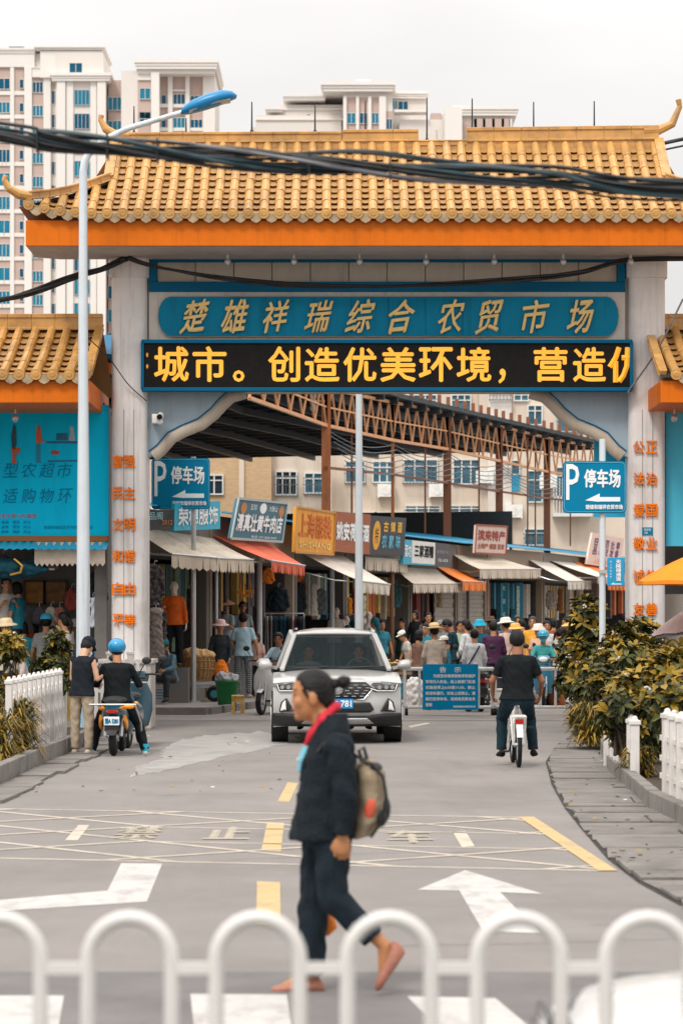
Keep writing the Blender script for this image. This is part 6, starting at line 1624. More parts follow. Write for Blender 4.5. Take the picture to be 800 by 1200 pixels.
folk('person in white bucket hat half hidden by the lamp pole', 86.5, 727, 69, 170, z=.15, shirt=(120, 150, 160), hat='bucket', hatc=(226, 222, 214), group=G0)
folk('person in pink bucket hat bending among the shrubs', 26, 764, 78, 130, z=.12, H=1.42, lean=18, shirt=(176, 164, 158), hat='sun', hatc=(222, 188, 176), sleeve='long', group=G0)
folk('person in dark orange top between the teal shirt and the cyan cap', 40, 722, 69, 40, z=.15, shirt=(180, 92, 48), hair='long', skin='skin_tan', group=G0)
def paper(J):
    t = MB(); w = J['arms'][1][2]; t.box(w + Vector((-.06, .10, .03)), (.22, .012, .30), Matrix.Rotation(R(30), 3, 'Y') @ Matrix.Rotation(R(-35), 3, 'X')); J['part']('sheet_of_paper', t, M['sign_white'])
folk('person in blue shirt leaning at the gate column with a white paper', 113, 722, 70, -62, z=.12, H=1.62, shirt=(22, 104, 140), bow=18, lean=8, arms=ARM_PHONE, pants=(40, 40, 46), extra=paper)
# by the clothes shop
A = folk('person in teal cap and grey blue shirt sitting low by the cardboard box', 199, 756, 60, 150, H=1.6, hipz=.48, lean=14, bow=12, shirt=(88, 112, 128), pants=(52, 54, 60), hat='cap', hatc=(40, 112, 124), sleeve='long', legL=((-.25, 1, .05), (-.05, .1, -1)), legR=((.25, 1, .05), (.05, .1, -1)), arms=(((-.2, .5, -.8), (.2, .9, -.2)), ((.2, .5, -.8), (-.2, .9, -.2))))
folk('person in pink conical hat and pale shirt inside the red awning shop', 265, 700, 53.5, 150, z=.5, H=1.62, shirt=(176, 190, 196), hat='conical', hatc=(220, 176, 156), arms=ARM_PHONE)
folk('person in light grey shirt standing in the doorway below hanging orange goods', 284, 706, 53, 190, z=.5, H=1.62, shirt=(150, 166, 176), skin='skin_tan')
def obag(J):
    t = MB(); w = J['arms'][1][2].lerp(J['arms'][-1][2], .5) + Vector((0, .08, -.05)); t.loft([(w + Vector((0, 0, .04)), (.05, 0, 0), (0, .03, 0)), (w + Vector((0, .02, -.08)), (.13, 0, 0), (0, .08, 0)), (w + Vector((0, .02, -.22)), (.17, 0, 0), (0, .1, 0)), (w + Vector((0, .02, -.32)), (.12, 0, 0), (0, .07, 0))], 14); J['part']('bag', t, cmat(232, 128, 40), .012, 2, .006)
folk('person in pink brimmed hat and dark vest holding an orange bag', 258, 728, 57.5, 185, shirt=(44, 52, 58), sleeve='long', pants=(44, 46, 52), hat='sun', hatc=(226, 190, 186), arms=ARM_LOW, extra=obag)
mat('plaid', (.012, .013, .016), .9)
pm = M['plaid']; t_ = pm.node_tree; bs = t_.nodes['Principled BSDF']
tcx = t_.nodes.new('ShaderNodeTexCoord'); ws = []
for ax_, sc_ in (('X', 52), ('Z', 46)):
    wv = t_.nodes.new('ShaderNodeTexWave'); wv.bands_direction = ax_; wv.inputs['Scale'].default_value = sc_ / 6.28 * 1.0; wv.inputs['Distortion'].default_value = .6
    t_.links.new(tcx.outputs['Object'], wv.inputs['Vector']); gt = t_.nodes.new('ShaderNodeMath'); gt.operation = 'GREATER_THAN'; gt.inputs[1].default_value = .8; t_.links.new(wv.outputs['Fac'], gt.inputs[0]); ws.append(gt)
mxm = t_.nodes.new('ShaderNodeMath'); mxm.operation = 'MAXIMUM'; t_.links.new(ws[0].outputs[0], mxm.inputs[0]); t_.links.new(ws[1].outputs[0], mxm.inputs[1])
mc = t_.nodes.new('ShaderNodeMix'); mc.data_type = 'RGBA'; mc.inputs['A'].default_value = (.012, .013, .017, 1); mc.inputs['B'].default_value = (.34, .36, .38, 1); t_.links.new(mxm.outputs[0], mc.inputs['Factor']); t_.links.new(mc.outputs['Result'], bs.inputs['Base Color'])
folk('person in pale blue T-shirt and black plaid trousers seen from behind', 285, 721, 56, -8, shirt=(176, 208, 222), pants='plaid', shoes=(170, 160, 150), arms=(((-.25, .1, -1), (.1, .7, -.6)), ((.28, .05, -1), (.1, .4, -.9))), wide=1.05)
folk('small person in pink top beside the plaid trousers', 301, 744, 55.5, 160, shirt=(206, 170, 158), pants=(36, 40, 52), arms=ARM_LOW, hair='bob')
folk('person in floppy pink sun hat and pale shirt behind the car mirror', 333, 727, 51.5, 140, shirt=(170, 188, 196), hat='sun', hatc=(226, 186, 176), sleeve='long')
folk('dark haired person low behind the car roof', 407, 735, 49, 10, shirt=(60, 66, 70), z=.0)
folk('person in teal headscarf behind the car roof by the white post', 440, 726, 48, 60, z=.0, shirt=(30, 108, 120), hair='long', hairm=cmat(24, 92, 108), hat=None)
folk('person with pale hair covering near the teal headscarf', 447, 729, 45, 200, z=0, shirt=(54, 130, 150), hair='bob')
# behind the barrier
folk('person in wide straw hat and beige shirt seen from behind at the barrier', 509, 733, 60, 12, z=0, shirt=(178, 164, 150), sleeve='long', pants=(120, 108, 96), hat='straw', hatc=(226, 196, 150), arms=ARM_LOW, group=C)
folk('person in brown jacket with dark tied hair looking over the vegetable stall', 490, 741, 58, -55, z=0, shirt=(120, 92, 78), sleeve='long', hair='bob', arms=ARM_FWD, group=C)
folk('person in teal top behind the brown jacket, facing the stall'.replace(', facing', ' facing'), 499, 733, 53, 150, z=0, shirt=(40, 120, 136), group=C)
folk('person in black with orange scarf standing by the shop doorway', 487, 714, 44, 140, z=.3, H=1.65, shirt=(28, 30, 34), sleeve='long', hair='bob', group=C)
folk('person in grey jacket facing out of the shop by the brown post', 501, 720, 45, 195, z=.13, shirt=(90, 96, 104), sleeve='long', group=C)
folk('child in pale cap and teal coat beside the wide straw hat', 521, 746, 58, 120, z=0, shirt=(36, 92, 108), sleeve='long', hat='cap', hatc=(214, 206, 196), group=C)
folk('tall person in navy polo shirt bending their head over the stall', 532, 724, 55, 75, z=0, H=1.76, shirt=(22, 50, 62), bow=26, lean=6, arms=ARM_LOW, skin='skin_tan', group=C)
folk('person with tied hair in white patterned blouse beside the navy polo', 547, 729, 55, 60, z=0, shirt=(206, 208, 210), sleeve='long', hair='tail', arms=ARM_LOW, group=C)
def strap(J):
    t = MB(); a = J['at']; t.tube([a(.46, .02, .12), a(.42, -.115, .08), a(.25, -.13, -.02), a(.08, -.13, -.12), a(0, -.06, -.18)], .014, 6, sq=.5); J['part']('bag_strap', t, cmat(30, 30, 34))
folk('person in white sweater with dark bag strap seated on a scooter', 556, 740, 61, 5, z=0, shirt=(204, 206, 208), sleeve='long', pants=(60, 50, 48), arms=ARM_LOW, extra=strap, group=C)
folk('person in cyan sun cap behind the white sweater', 562, 722, 50, 165, z=0, H=1.68, shirt=(20, 84, 104), hat='bucket', hatc=(40, 164, 200), sleeve='long', group=C)
folk('person in dark brown sun hat beside the purple shirt', 575, 719, 46, 30, z=.13, H=1.62, shirt=(60, 58, 60), hat='sun', hatc=(92, 74, 62), group=C)
folk('person in deep purple shirt with short dark hair seen from behind', 578, 731, 57, 5, z=0, shirt=(74, 40, 70), sleeve='long', wide=1.08, arms=ARM_LOW, group=C)
folk('person in white sun hat and floral blouse behind the cyclist head', 593, 726, 53, 40, z=0, shirt=(206, 182, 168), sleeve='long', hat='sun', hatc=(222, 218, 212), group=C)
folk('person in golden straw hat peeking out above the cyclist', 604, 730, 52, 150, z=0, H=1.6, shirt=(206, 150, 96), hat='sun', hatc=(222, 176, 100), group=C)
folk('person in grey hood and orange vest right of the golden straw hat'.replace('right of', 'next to'), 624, 725, 51, 170, z=0, shirt=(222, 160, 60), hair='bob', hairm=cmat(70, 68, 72), group=C)
folk('person in white shirt standing behind the blue helmeted rider', 640, 730, 51, 185, z=0, shirt=(196, 198, 202), sleeve='long', group=C)
folk('person in yellow straw hat near the steep white awning', 668, 729, 49, 120, z=0, shirt=(200, 186, 170), hat='sun', hatc=(228, 184, 112), sleeve='long', group=C)
folk('person with dark bob in shade behind the yellow straw hat', 662, 722, 43, 150, z=.13, H=1.62, shirt=(62, 50, 54), hair='bob', group=C)
folk('person in light blue shirt beside the hedge at the market entrance', 683, 731, 51, 20, z=0, shirt=(150, 178, 206), group=C)
folk('person in dark hood walking behind the orange vest', 612, 722, 44, 60, z=.0, H=1.7, shirt=(48, 48, 54), sleeve='long', group=C)
folk('person in mauve top deep in the market crowd by the teal poster', 590, 722, 42, 190, z=.0, H=1.68, shirt=(140, 92, 110), group=C)
folk('person in black jacket deep in the crowd under the wide beige awning', 607, 718, 41, 170, z=.13, H=1.66, shirt=(30, 32, 36), sleeve='long', group=C)
for lab_, x_, yt_, s_2, rz_, c_, kw_ in (('person in rust cardigan in the crowd under the steep white awning', 648, 727, 46, 30, (150, 78, 50), dict(sleeve='long', hair='bob')),
        ('person in pale green top in the crowd beside the navy polo', 538, 730, 50, 200, (150, 176, 150), dict(hair='long')),
        ('person in striped grey cap deep behind the straw hat', 516, 728, 47, 170, (110, 120, 128), dict(hat='cap', hatc=(130, 130, 134))),
        ('person in denim blue jacket deep behind the white sun hat', 596, 727, 47, 10, (62, 92, 122), dict(sleeve='long')),
        ('person in peach blouse and pale hat at the far edge of the crowd', 631, 733, 54, 150, (220, 176, 150), dict(hat='bucket', hatc=(232, 214, 200))),
        ('person in dark green shirt between the awning posts', 471, 727, 43, 150, (40, 74, 66), dict()),
        ('person in white cap bending over the tubs by the shop doorway', 480, 738, 50, 110, (190, 186, 178), dict(hat='cap', hatc=(230, 228, 222), lean=14, bow=16)),
        ('person in cream jacket with bowed head near the black scooter', 655, 737, 56, -70, (206, 196, 180), dict(sleeve='long', bow=20, hair='tail'))):
    folk(lab_, x_, yt_, s_2, rz_, z=0.0, shirt=c_, group=C, **kw_)
# the pair by the fence
def headset(J): pass
folk('person in black sleeveless shirt and beige trousers looking down beside the fence', 96, 752, 88.5, -28, z=0, H=1.53, vox=.011, shirt=(20, 26, 34), sleeve='none', pants=(172, 156, 136), bow=34, lean=4, hair='short', hat='cap', hatc=(24, 28, 40), arms=(((-.12, .15, -1), (.35, .75, .2)), ((.14, .12, -1), (-.25, .8, .1))), skin='skin_pale', shoes=(190, 176, 160), wide=1.08)
RX, RYy = (137 - CX) / 88, F / 88.
rider, RJ = person('person in bright blue helmet and black shirt astride the scooter', (RX, RYy), 0, H=1.62, hipz=.70, vox=.011, shirt=(14, 20, 24), sleeve='long', pants=(18, 22, 28), hat='helmet', hatc=(20, 140, 190), lean=4, bow=6, turn=12, z=0, hem=-.06,
       legL=((-.42, .50, -.72), (-.20, -.25, -1)), legR=((.42, .50, -.72), (.28, -.25, -1)), armL=((-.42, .35, -1), (.0, 1, -.05)), armR=((.42, .35, -1), (.0, 1, -.05)), shoes=(206, 204, 200), wide=1.12)
for s_ in (-1, 1):
    h_, kn, an = RJ['legs'][s_]; t = MB(); t.cyl(an + Vector((0, 0, -.03)), an + Vector((0, 0, .09)), .046, .048, 12); RJ['part']('sock', t, cmat(60, 178, 206))
# cyclist
CXx, CYy = (606 - CX) / 96, F / 96.
cyc, CJ = person('person in black T-shirt and dark trousers cycling away on a small white bicycle', (CXx, CYy), 0, H=1.70, hipz=.82, vox=.010, shirt=(14, 20, 24), sleeve='short', pants=(20, 44, 54), hair='short', lean=3, wide=1.12, footflat=True, hem=-.06, shoes=(20, 22, 26),
       legL=((-.16, .80, -.56), (-.02, -.14, -1)), legR=((.18, .80, -.56), (.10, -.20, -1)), armL=((-.42, .18, -1), (.05, .62, -.62)), armR=((.42, .18, -1), (-.02, .62, -.62)), skin='skin_tan')
# ---------------------------------------------------------------- vehicles
mat('car_silver', srgb(188, 188, 186), .3, var=.03, scale=2, metal=.15, coat=.7, dirt=((.3, .27, .24), .25, (2, 2, 3)))
mat('car_white', srgb(226, 226, 224), .35, var=.03, coat=.6)
mat('plastic_black', (.012, .013, .014), .55, var=.2, scale=10)
mat('chrome', (.62, .63, .64), .18, metal=.95, var=.05)
mat('lamp_glass', (.016, .018, .022), .08, var=.2, spec=.8)
mat('drl_white', srgb(236, 236, 232), .3, var=.02)
mat('windscreen', (.03, .045, .05), .04, var=.1, spec=.9, alpha=.42)
mat('tinted_glass', (.010, .014, .017), .06, var=.1, spec=.9, alpha=.9)
mat('plate_card', srgb(10, 134, 196), .45, var=.03)
mat('amber', srgb(238, 150, 30), .3, var=.1)
mat('red_lens', srgb(170, 24, 20), .25, var=.1)
mat('dash', (.02, .02, .022), .8)
def suv(label, loc, rz, paint, name='car', plate='781'):
    """local frame: nose towards -Y, origin on the ground under the nose"""
    t = thing(name, label, 'car', loc, rz)
    B_ = lambda mb, nm, m, par=t, **k: mb.build(nm, M[m], par, local=True, **k)
    ny = lambda x: .30 * (abs(x) / .92) ** 2.6
    prof = [(.16, .26), (.05, .34), (.0, .46), (.0, .60), (.02, .74), (.05, .84), (.13, .925), (.30, .965), (.62, 1.0), (1.0, 1.035), (1.32, 1.055)]
    xs = [-.92, -.90, -.85, -.76, -.62, -.45, -.25, 0, .25, .45, .62, .76, .85, .90, .92]
    mb = MB(); vs = []
    for x in xs:
        for j, (y, z) in enumerate(prof):
            fade = max(0, 1 - j / 9.0) if j > 5 else 1
            cr = .055 * (x / .92) ** 2 if j > 5 else .03 * (x / .92) ** 4
            rid = .012 * math.exp(-((abs(x) - .52) / .07) ** 2) if j > 6 else 0
            vs.append((x, y + ny(x) * fade, z - cr + rid))
    n = len(prof); fs = [(i * n + j, (i + 1) * n + j, (i + 1) * n + j + 1, i * n + j + 1) for i in range(len(xs) - 1) for j in range(n - 1)]
    mb.add(vs, fs)
    for sg, i in ((-1, 0), (1, len(xs) - 1)):
        edge = [vs[i * n + j] for j in range(n)]
        side = edge + [(sg * .925, 2.6, 1.03), (sg * .90, 4.2, 1.02), (sg * .88, 4.40, .85), (sg * .88, 4.42, .5), (sg * .90, 4.25, .27), (sg * .92, 3.9, .24), (sg * .92, .9, .24)]
        mb.add(side, [tuple(range(len(side)))[::sg]])
    mb.add([(-.9, 4.2, 1.02), (.9, 4.2, 1.02), (.88, 4.4, .85), (-.88, 4.4, .85), (-.88, 4.42, .5), (.88, 4.42, .5), (.9, 4.25, .27), (-.9, 4.25, .27)], [(0, 1, 2, 3), (3, 2, 5, 4), (4, 5, 6, 7)])
    mb.quad((-.85, 3.6, 1.03), (.85, 3.6, 1.03), (.9, 4.2, 1.02), (-.9, 4.2, 1.02))
    mb.quad((-.92, .46, .245), (.92, .46, .245), (.9, 4.25, .27), (-.9, 4.25, .27))
    body = B_(mb, 'body', paint, fixn=True, smooth=35)
    def patch(nm, poly, m, off=.014, th=.03, par=t, sub=8):
        """panel lying on the curved nose: poly in (x, z)"""
        mb = MB(); out = []
        for i in range(len(poly)):
            a, b = poly[i], poly[(i + 1) % len(poly)]
            for k in range(sub): f = k / sub; out.append((a[0] + (b[0] - a[0]) * f, a[1] + (b[1] - a[1]) * f))
        def py(z): 
            for (y0, z0), (y1, z1) in zip(prof[:-1], prof[1:]):
                if z0 <= z <= z1: return y0 + (y1 - y0) * (z - z0) / (z1 - z0)
            return .16
        def P3(x, z): return Vector((x, py(z + .03 * (x / .92) ** 4) + ny(x) - off, z))
        # strips between lower and upper outline so that the panel follows the curve
        xsn = sorted(set(round(p[0], 4) for p in out)); lo, hi = [], []
        def span(x):
            zz = []
            for i in range(len(poly)):
                a, b = poly[i], poly[(i + 1) % len(poly)]
                if min(a[0], b[0]) - 1e-6 <= x <= max(a[0], b[0]) + 1e-6:
                    if abs(a[0] - b[0]) < 1e-6: zz += [a[1], b[1]]
                    else: zz.append(a[1] + (b[1] - a[1]) * (x - a[0]) / (b[0] - a[0]))
            return min(zz), max(zz)
        sp = [span(x) for x in xsn]; v = []; K = 4
        for x, (l, h) in zip(xsn, sp):
            for q in range(K + 1): v.append(P3(x, l + (h - l) * q / K))
        f = [(i * (K + 1) + q, (i + 1) * (K + 1) + q, (i + 1) * (K + 1) + q + 1, i * (K + 1) + q + 1) for i in range(len(xsn) - 1) for q in range(K)]
        mb.add(v, f); o = mb.build(nm, M[m], par, local=True, smooth=50)
        sd = o.modifiers.new('s', 'SOLIDIFY'); sd.thickness = th; sd.offset = 0
        return o
    mir = lambda poly: [(-x, z) for x, z in poly][::-1]
    gr = patch('grille', [(-.50, .80), (-.40, .88), (.40, .88), (.50, .80), (.36, .655), (-.36, .655)], 'plastic_black')
    mb = MB()
    for r in range(5):
        z = .69 + .04 * r; half = .36 + .13 * min(1, (z - .655) / .145) if z < .8 else .5 - (z - .8) * 1.2
        k = 7 + r % 2
        for i in range(k):
            x = -half * .88 + 2 * half * .88 * i / (k - 1)
            if abs(x) < .09 and r in (1, 2, 3): continue
            mb.box((x, ny(x) - .03 + .0, z), (.06, .012, .013))
    mb.build('grille_studs', M['chrome'], gr, local=True)
    mb = MB()
    for pts in ([(-.52, .81), (-.40, .895), (0, .90), (.40, .895), (.52, .81)], [(-.50, .79), (-.37, .645), (.37, .645), (.50, .79)]): mb.tube([(x, ny(x) - .022, z) for x, z in pts], .008, 6)
    mb.build('grille_trim', M['chrome'], gr, local=True, smooth=60)
    mb = MB(); mb.ell((0, -.03, .775), (.075, .012, .062), 18, 10); mb.build('badge', M['chrome'], gr, local=True, smooth=60)
    for fn in (lambda p: p, mir):
        hl = patch('headlight', fn([(.44, .80), (.50, .865), (.84, .90), (.885, .87), (.84, .75), (.55, .755)]), 'lamp_glass')
        s = 1 if fn([(1, 0)])[0][0] > 0 else -1
        mb = MB()
        for x in (.60, .70, .79): mb.cyl((s * x, ny(x) - .015, .815), (s * x, ny(x) - .032, .815), .03, n=14)
        mb.build('projector', M['chrome'], hl, local=True, smooth=40)
        mb = MB(); mb.tube([(s * .47, ny(.47) - .025, .80), (s * .57, ny(.57) - .025, .765), (s * .83, ny(.83) - .025, .762), (s * .865, ny(.865) - .02, .86)], .009, 6); mb.build('light_strip', M['drl_white'], hl, local=True)
        fg = patch('fog_light', fn([(.62, .47), (.73, .655), (.80, .60), (.83, .46)]), 'plastic_black', .016)
        patch('day_light', fn([(.735, .49), (.745, .63), (.785, .59), (.815, .475)]), 'drl_white', .034, .008, fg)
    patch('lower_grille', [(-.52, .50), (-.46, .60), (.46, .60), (.52, .50), (.46, .455), (-.46, .455)], 'plastic_black', .012)
    patch('bumper', [(-.915, .44), (-.60, .425), (-.45, .40), (.45, .40), (.60, .425), (.915, .44), (.915, .27), (-.915, .27)], 'plastic_black', .022, .05)
    patch('skid_plate', [(-.52, .30), (-.42, .375), (.42, .375), (.52, .30), (.40, .275), (-.40, .275)], 'chrome', .05, .02)
    pl = MB(); pl.box((0, -.035, .585), (.44, .012, .14)); plo = pl.build('plate', M['plate_card'], t, local=True)
    if plate: mb = MB(); text_mb(mb, plate, (.12, -.045, .585), (1, 0, 0), (0, 0, 1), .15, .09, depth=.002, bold=.004); text_mb(mb, '云E·F', (-.10, -.045, .585), (1, 0, 0), (0, 0, 1), .2, .085, depth=.002, bold=.004); mb.build('lettering', M['sign_white'], plo, local=True)
    # cabin
    A0, A1, B0, B1 = (.77, 1.22, 1.045), (.585, 2.05, 1.565), (.60, 3.55, 1.56), (.72, 4.15, 1.04)
    mb = MB(); mb.quad((-A0[0], A0[1], A0[2]), (A0[0], A0[1], A0[2]), (A1[0], A1[1], A1[2]), (-A1[0], A1[1], A1[2])); B_(mb, 'windscreen', 'windscreen')
    for s in (-1, 1):
        mb = MB(); mb.quad((s * .83, 1.35, 1.05), (s * .61, 2.1, 1.53), (s * .63, 3.4, 1.53), (s * .82, 3.85, 1.05)); B_(mb, 'side_window', 'tinted_glass')
        for pa_, pb_, w_, h_ in (((s * (A0[0] + .02), A0[1] - .02, A0[2]), (s * (A1[0] + .01), A1[1], A1[2]), .07, .05), ((s * .84, 2.55, 1.04), (s * .625, 2.6, 1.55), .05, .08), ((s * .80, 4.1, 1.03), (s * .62, 3.6, 1.55), .06, .22)): mb = MB(); mb.bar(pa_, pb_, w_, h_); B_(mb, 'pillar', paint, bevel=.012)
        mb = MB(); mb.loft([((s * .93, 1.62, 1.09), (0, .09, 0), (0, 0, .045)), ((s * 1.0, 1.60, 1.11), (0, .10, 0), (0, 0, .075)), ((s * 1.10, 1.60, 1.115), (0, .09, 0), (0, 0, .075)), ((s * 1.135, 1.62, 1.11), (0, .05, 0), (0, 0, .05))], 14); mb.bar((s * .86, 1.64, 1.06), (s * .95, 1.62, 1.08), .05); B_(mb, 'mirror', paint, smooth=60)
        mb = MB(); mb.bar((s * .57, 2.2, 1.645), (s * .58, 3.6, 1.635), .035, .03); B_(mb, 'roof_rail', 'chrome')
        for y in (.87, 3.5):
            mb = MB(); mb.cyl((s * .70, y, .335), (s * .945, y, .335), .335, n=28); w = B_(mb, 'wheel', 'black_rubber', smooth=40)
            mb = MB(); mb.cyl((s * .93, y, .335), (s * .955, y, .335), .22, n=20)
            mb.build('rim', M['chrome'], w, local=True)
    mb = MB(); mb.loft([((0, 2.75, 1.545), (.615, 0, 0), (0, .80, 0)), ((0, 2.75, 1.60), (.60, 0, 0), (0, .76, 0)), ((0, 2.76, 1.635), (.50, 0, 0), (0, .62, 0)), ((0, 2.76, 1.645), (.25, 0, 0), (0, .3, 0))], 4)
    rf_ = MB()
    xs2 = [-.60, -.52, -.3, 0, .3, .52, .60]; ys2 = [2.02, 2.12, 2.5, 3.0, 3.4, 3.62]
    vs2 = [(x, y, 1.565 + .075 * (1 - (abs(x) / .62) ** 3) * (min(1, (y - 1.98) / .3) if y < 2.3 else (1 if y < 3.4 else .8))) for x in xs2 for y in ys2]
    m_ = len(ys2); rf_.add(vs2, [(i * m_ + j, (i + 1) * m_ + j, (i + 1) * m_ + j + 1, i * m_ + j + 1) for i in range(len(xs2) - 1) for j in range(m_ - 1)])
    o = B_(rf_, 'roof', paint, smooth=60); sd = o.modifiers.new('s', 'SOLIDIFY'); sd.thickness = .04; sd.offset = 0
    mb = MB(); mb.quad((-.72, 4.15, 1.04), (.72, 4.15, 1.04), (.6, 3.6, 1.55), (-.6, 3.6, 1.55)); B_(mb, 'rear_window', 'tinted_glass')
    # inside
    mb = MB(); mb.box2((-.78, 1.3, 1.0), (.78, 1.75, 1.09)); mb.box2((-.85, 1.3, .5), (.85, 4.0, .55)); mb.ell((-.38, 1.72, 1.10), (.2, .1, .06), 12, 8); B_(mb, 'dashboard', 'dash')
    for x in (-.38, .38):
        mb = MB(); mb.loft([((x, 2.55, .6), (.24, 0, 0), (0, .12, 0)), ((x, 2.62, .95), (.25, 0, 0), (0, .09, 0)), ((x, 2.68, 1.2), (.2, 0, 0), (0, .07, 0))], 14); mb.loft([((x, 2.68, 1.22), (.11, 0, 0), (0, .05, 0)), ((x, 2.68, 1.34), (.13, 0, 0), (0, .05, 0)), ((x, 2.68, 1.42), (.09, 0, 0), (0, .04, 0))], 12); mb.box2((x - .24, 2.1, .5), (x + .24, 2.55, .68)); B_(mb, 'seat', 'dash', smooth=50)
    mb = MB(); mb.tube([(.38 + .19 * math.cos(a), 1.86 + .06 * math.sin(a), 1.04 + .16 * math.sin(a)) for a in [2 * PI * k / 20 for k in range(21)]], .016, 8); B_(mb, 'steering_wheel', 'plastic_black', smooth=60)
    mb = MB(); mb.tube([(-.62, 1.2, 1.07), (-.1, 1.28, 1.09)], .01, 5); mb.tube([(.05, 1.2, 1.07), (.58, 1.28, 1.09)], .01, 5); B_(mb, 'wiper', 'plastic_black')
    mb = MB(); mb.box((0, 1.95, 1.47), (.22, .03, .07)); B_(mb, 'inner_mirror', 'plastic_black')
    return t
cs = 82.0; CARX, CARY = (395.5 - CX) / cs, F / cs
car = suv('silver white SUV facing the camera with black grille and two people inside', (CARX, CARY, 0), 1.5, 'car_silver')
def sitter(label, lx, col, skin):
    p = Matrix.Rotation(R(1.5), 3, 'Z') @ Vector((lx, 2.48, 0))
    person(label, (CARX + p.x, CARY + p.y), 181.5, H=1.62, hipz=.62, z=0.0, shirt=col, skin=skin, lean=-4, legL=((-.1, 1, -.1), (0, .35, -1)), legR=((.1, 1, -.1), (0, .35, -1)), armL=((-.1, .5, -.8), (.1, .95, .25)), armR=((.1, .5, -.8), (-.1, .95, .25)), vox=.014)
sitter('driver in dark shirt gripping the steering wheel behind the windscreen'.replace('driver', 'person'), .38, (60, 56, 56), 'skin_tan')
sitter('person in grey shirt in the passenger seat of the SUV', -.38, (96, 96, 98), 'skin_tan')
wc = suv('low white car passing just behind the arched guard rail, only its bonnet showing', (.58, 7.56, 0), -90, 'car_white', 'car', '')
wc.scale = (.93, .97, .75)

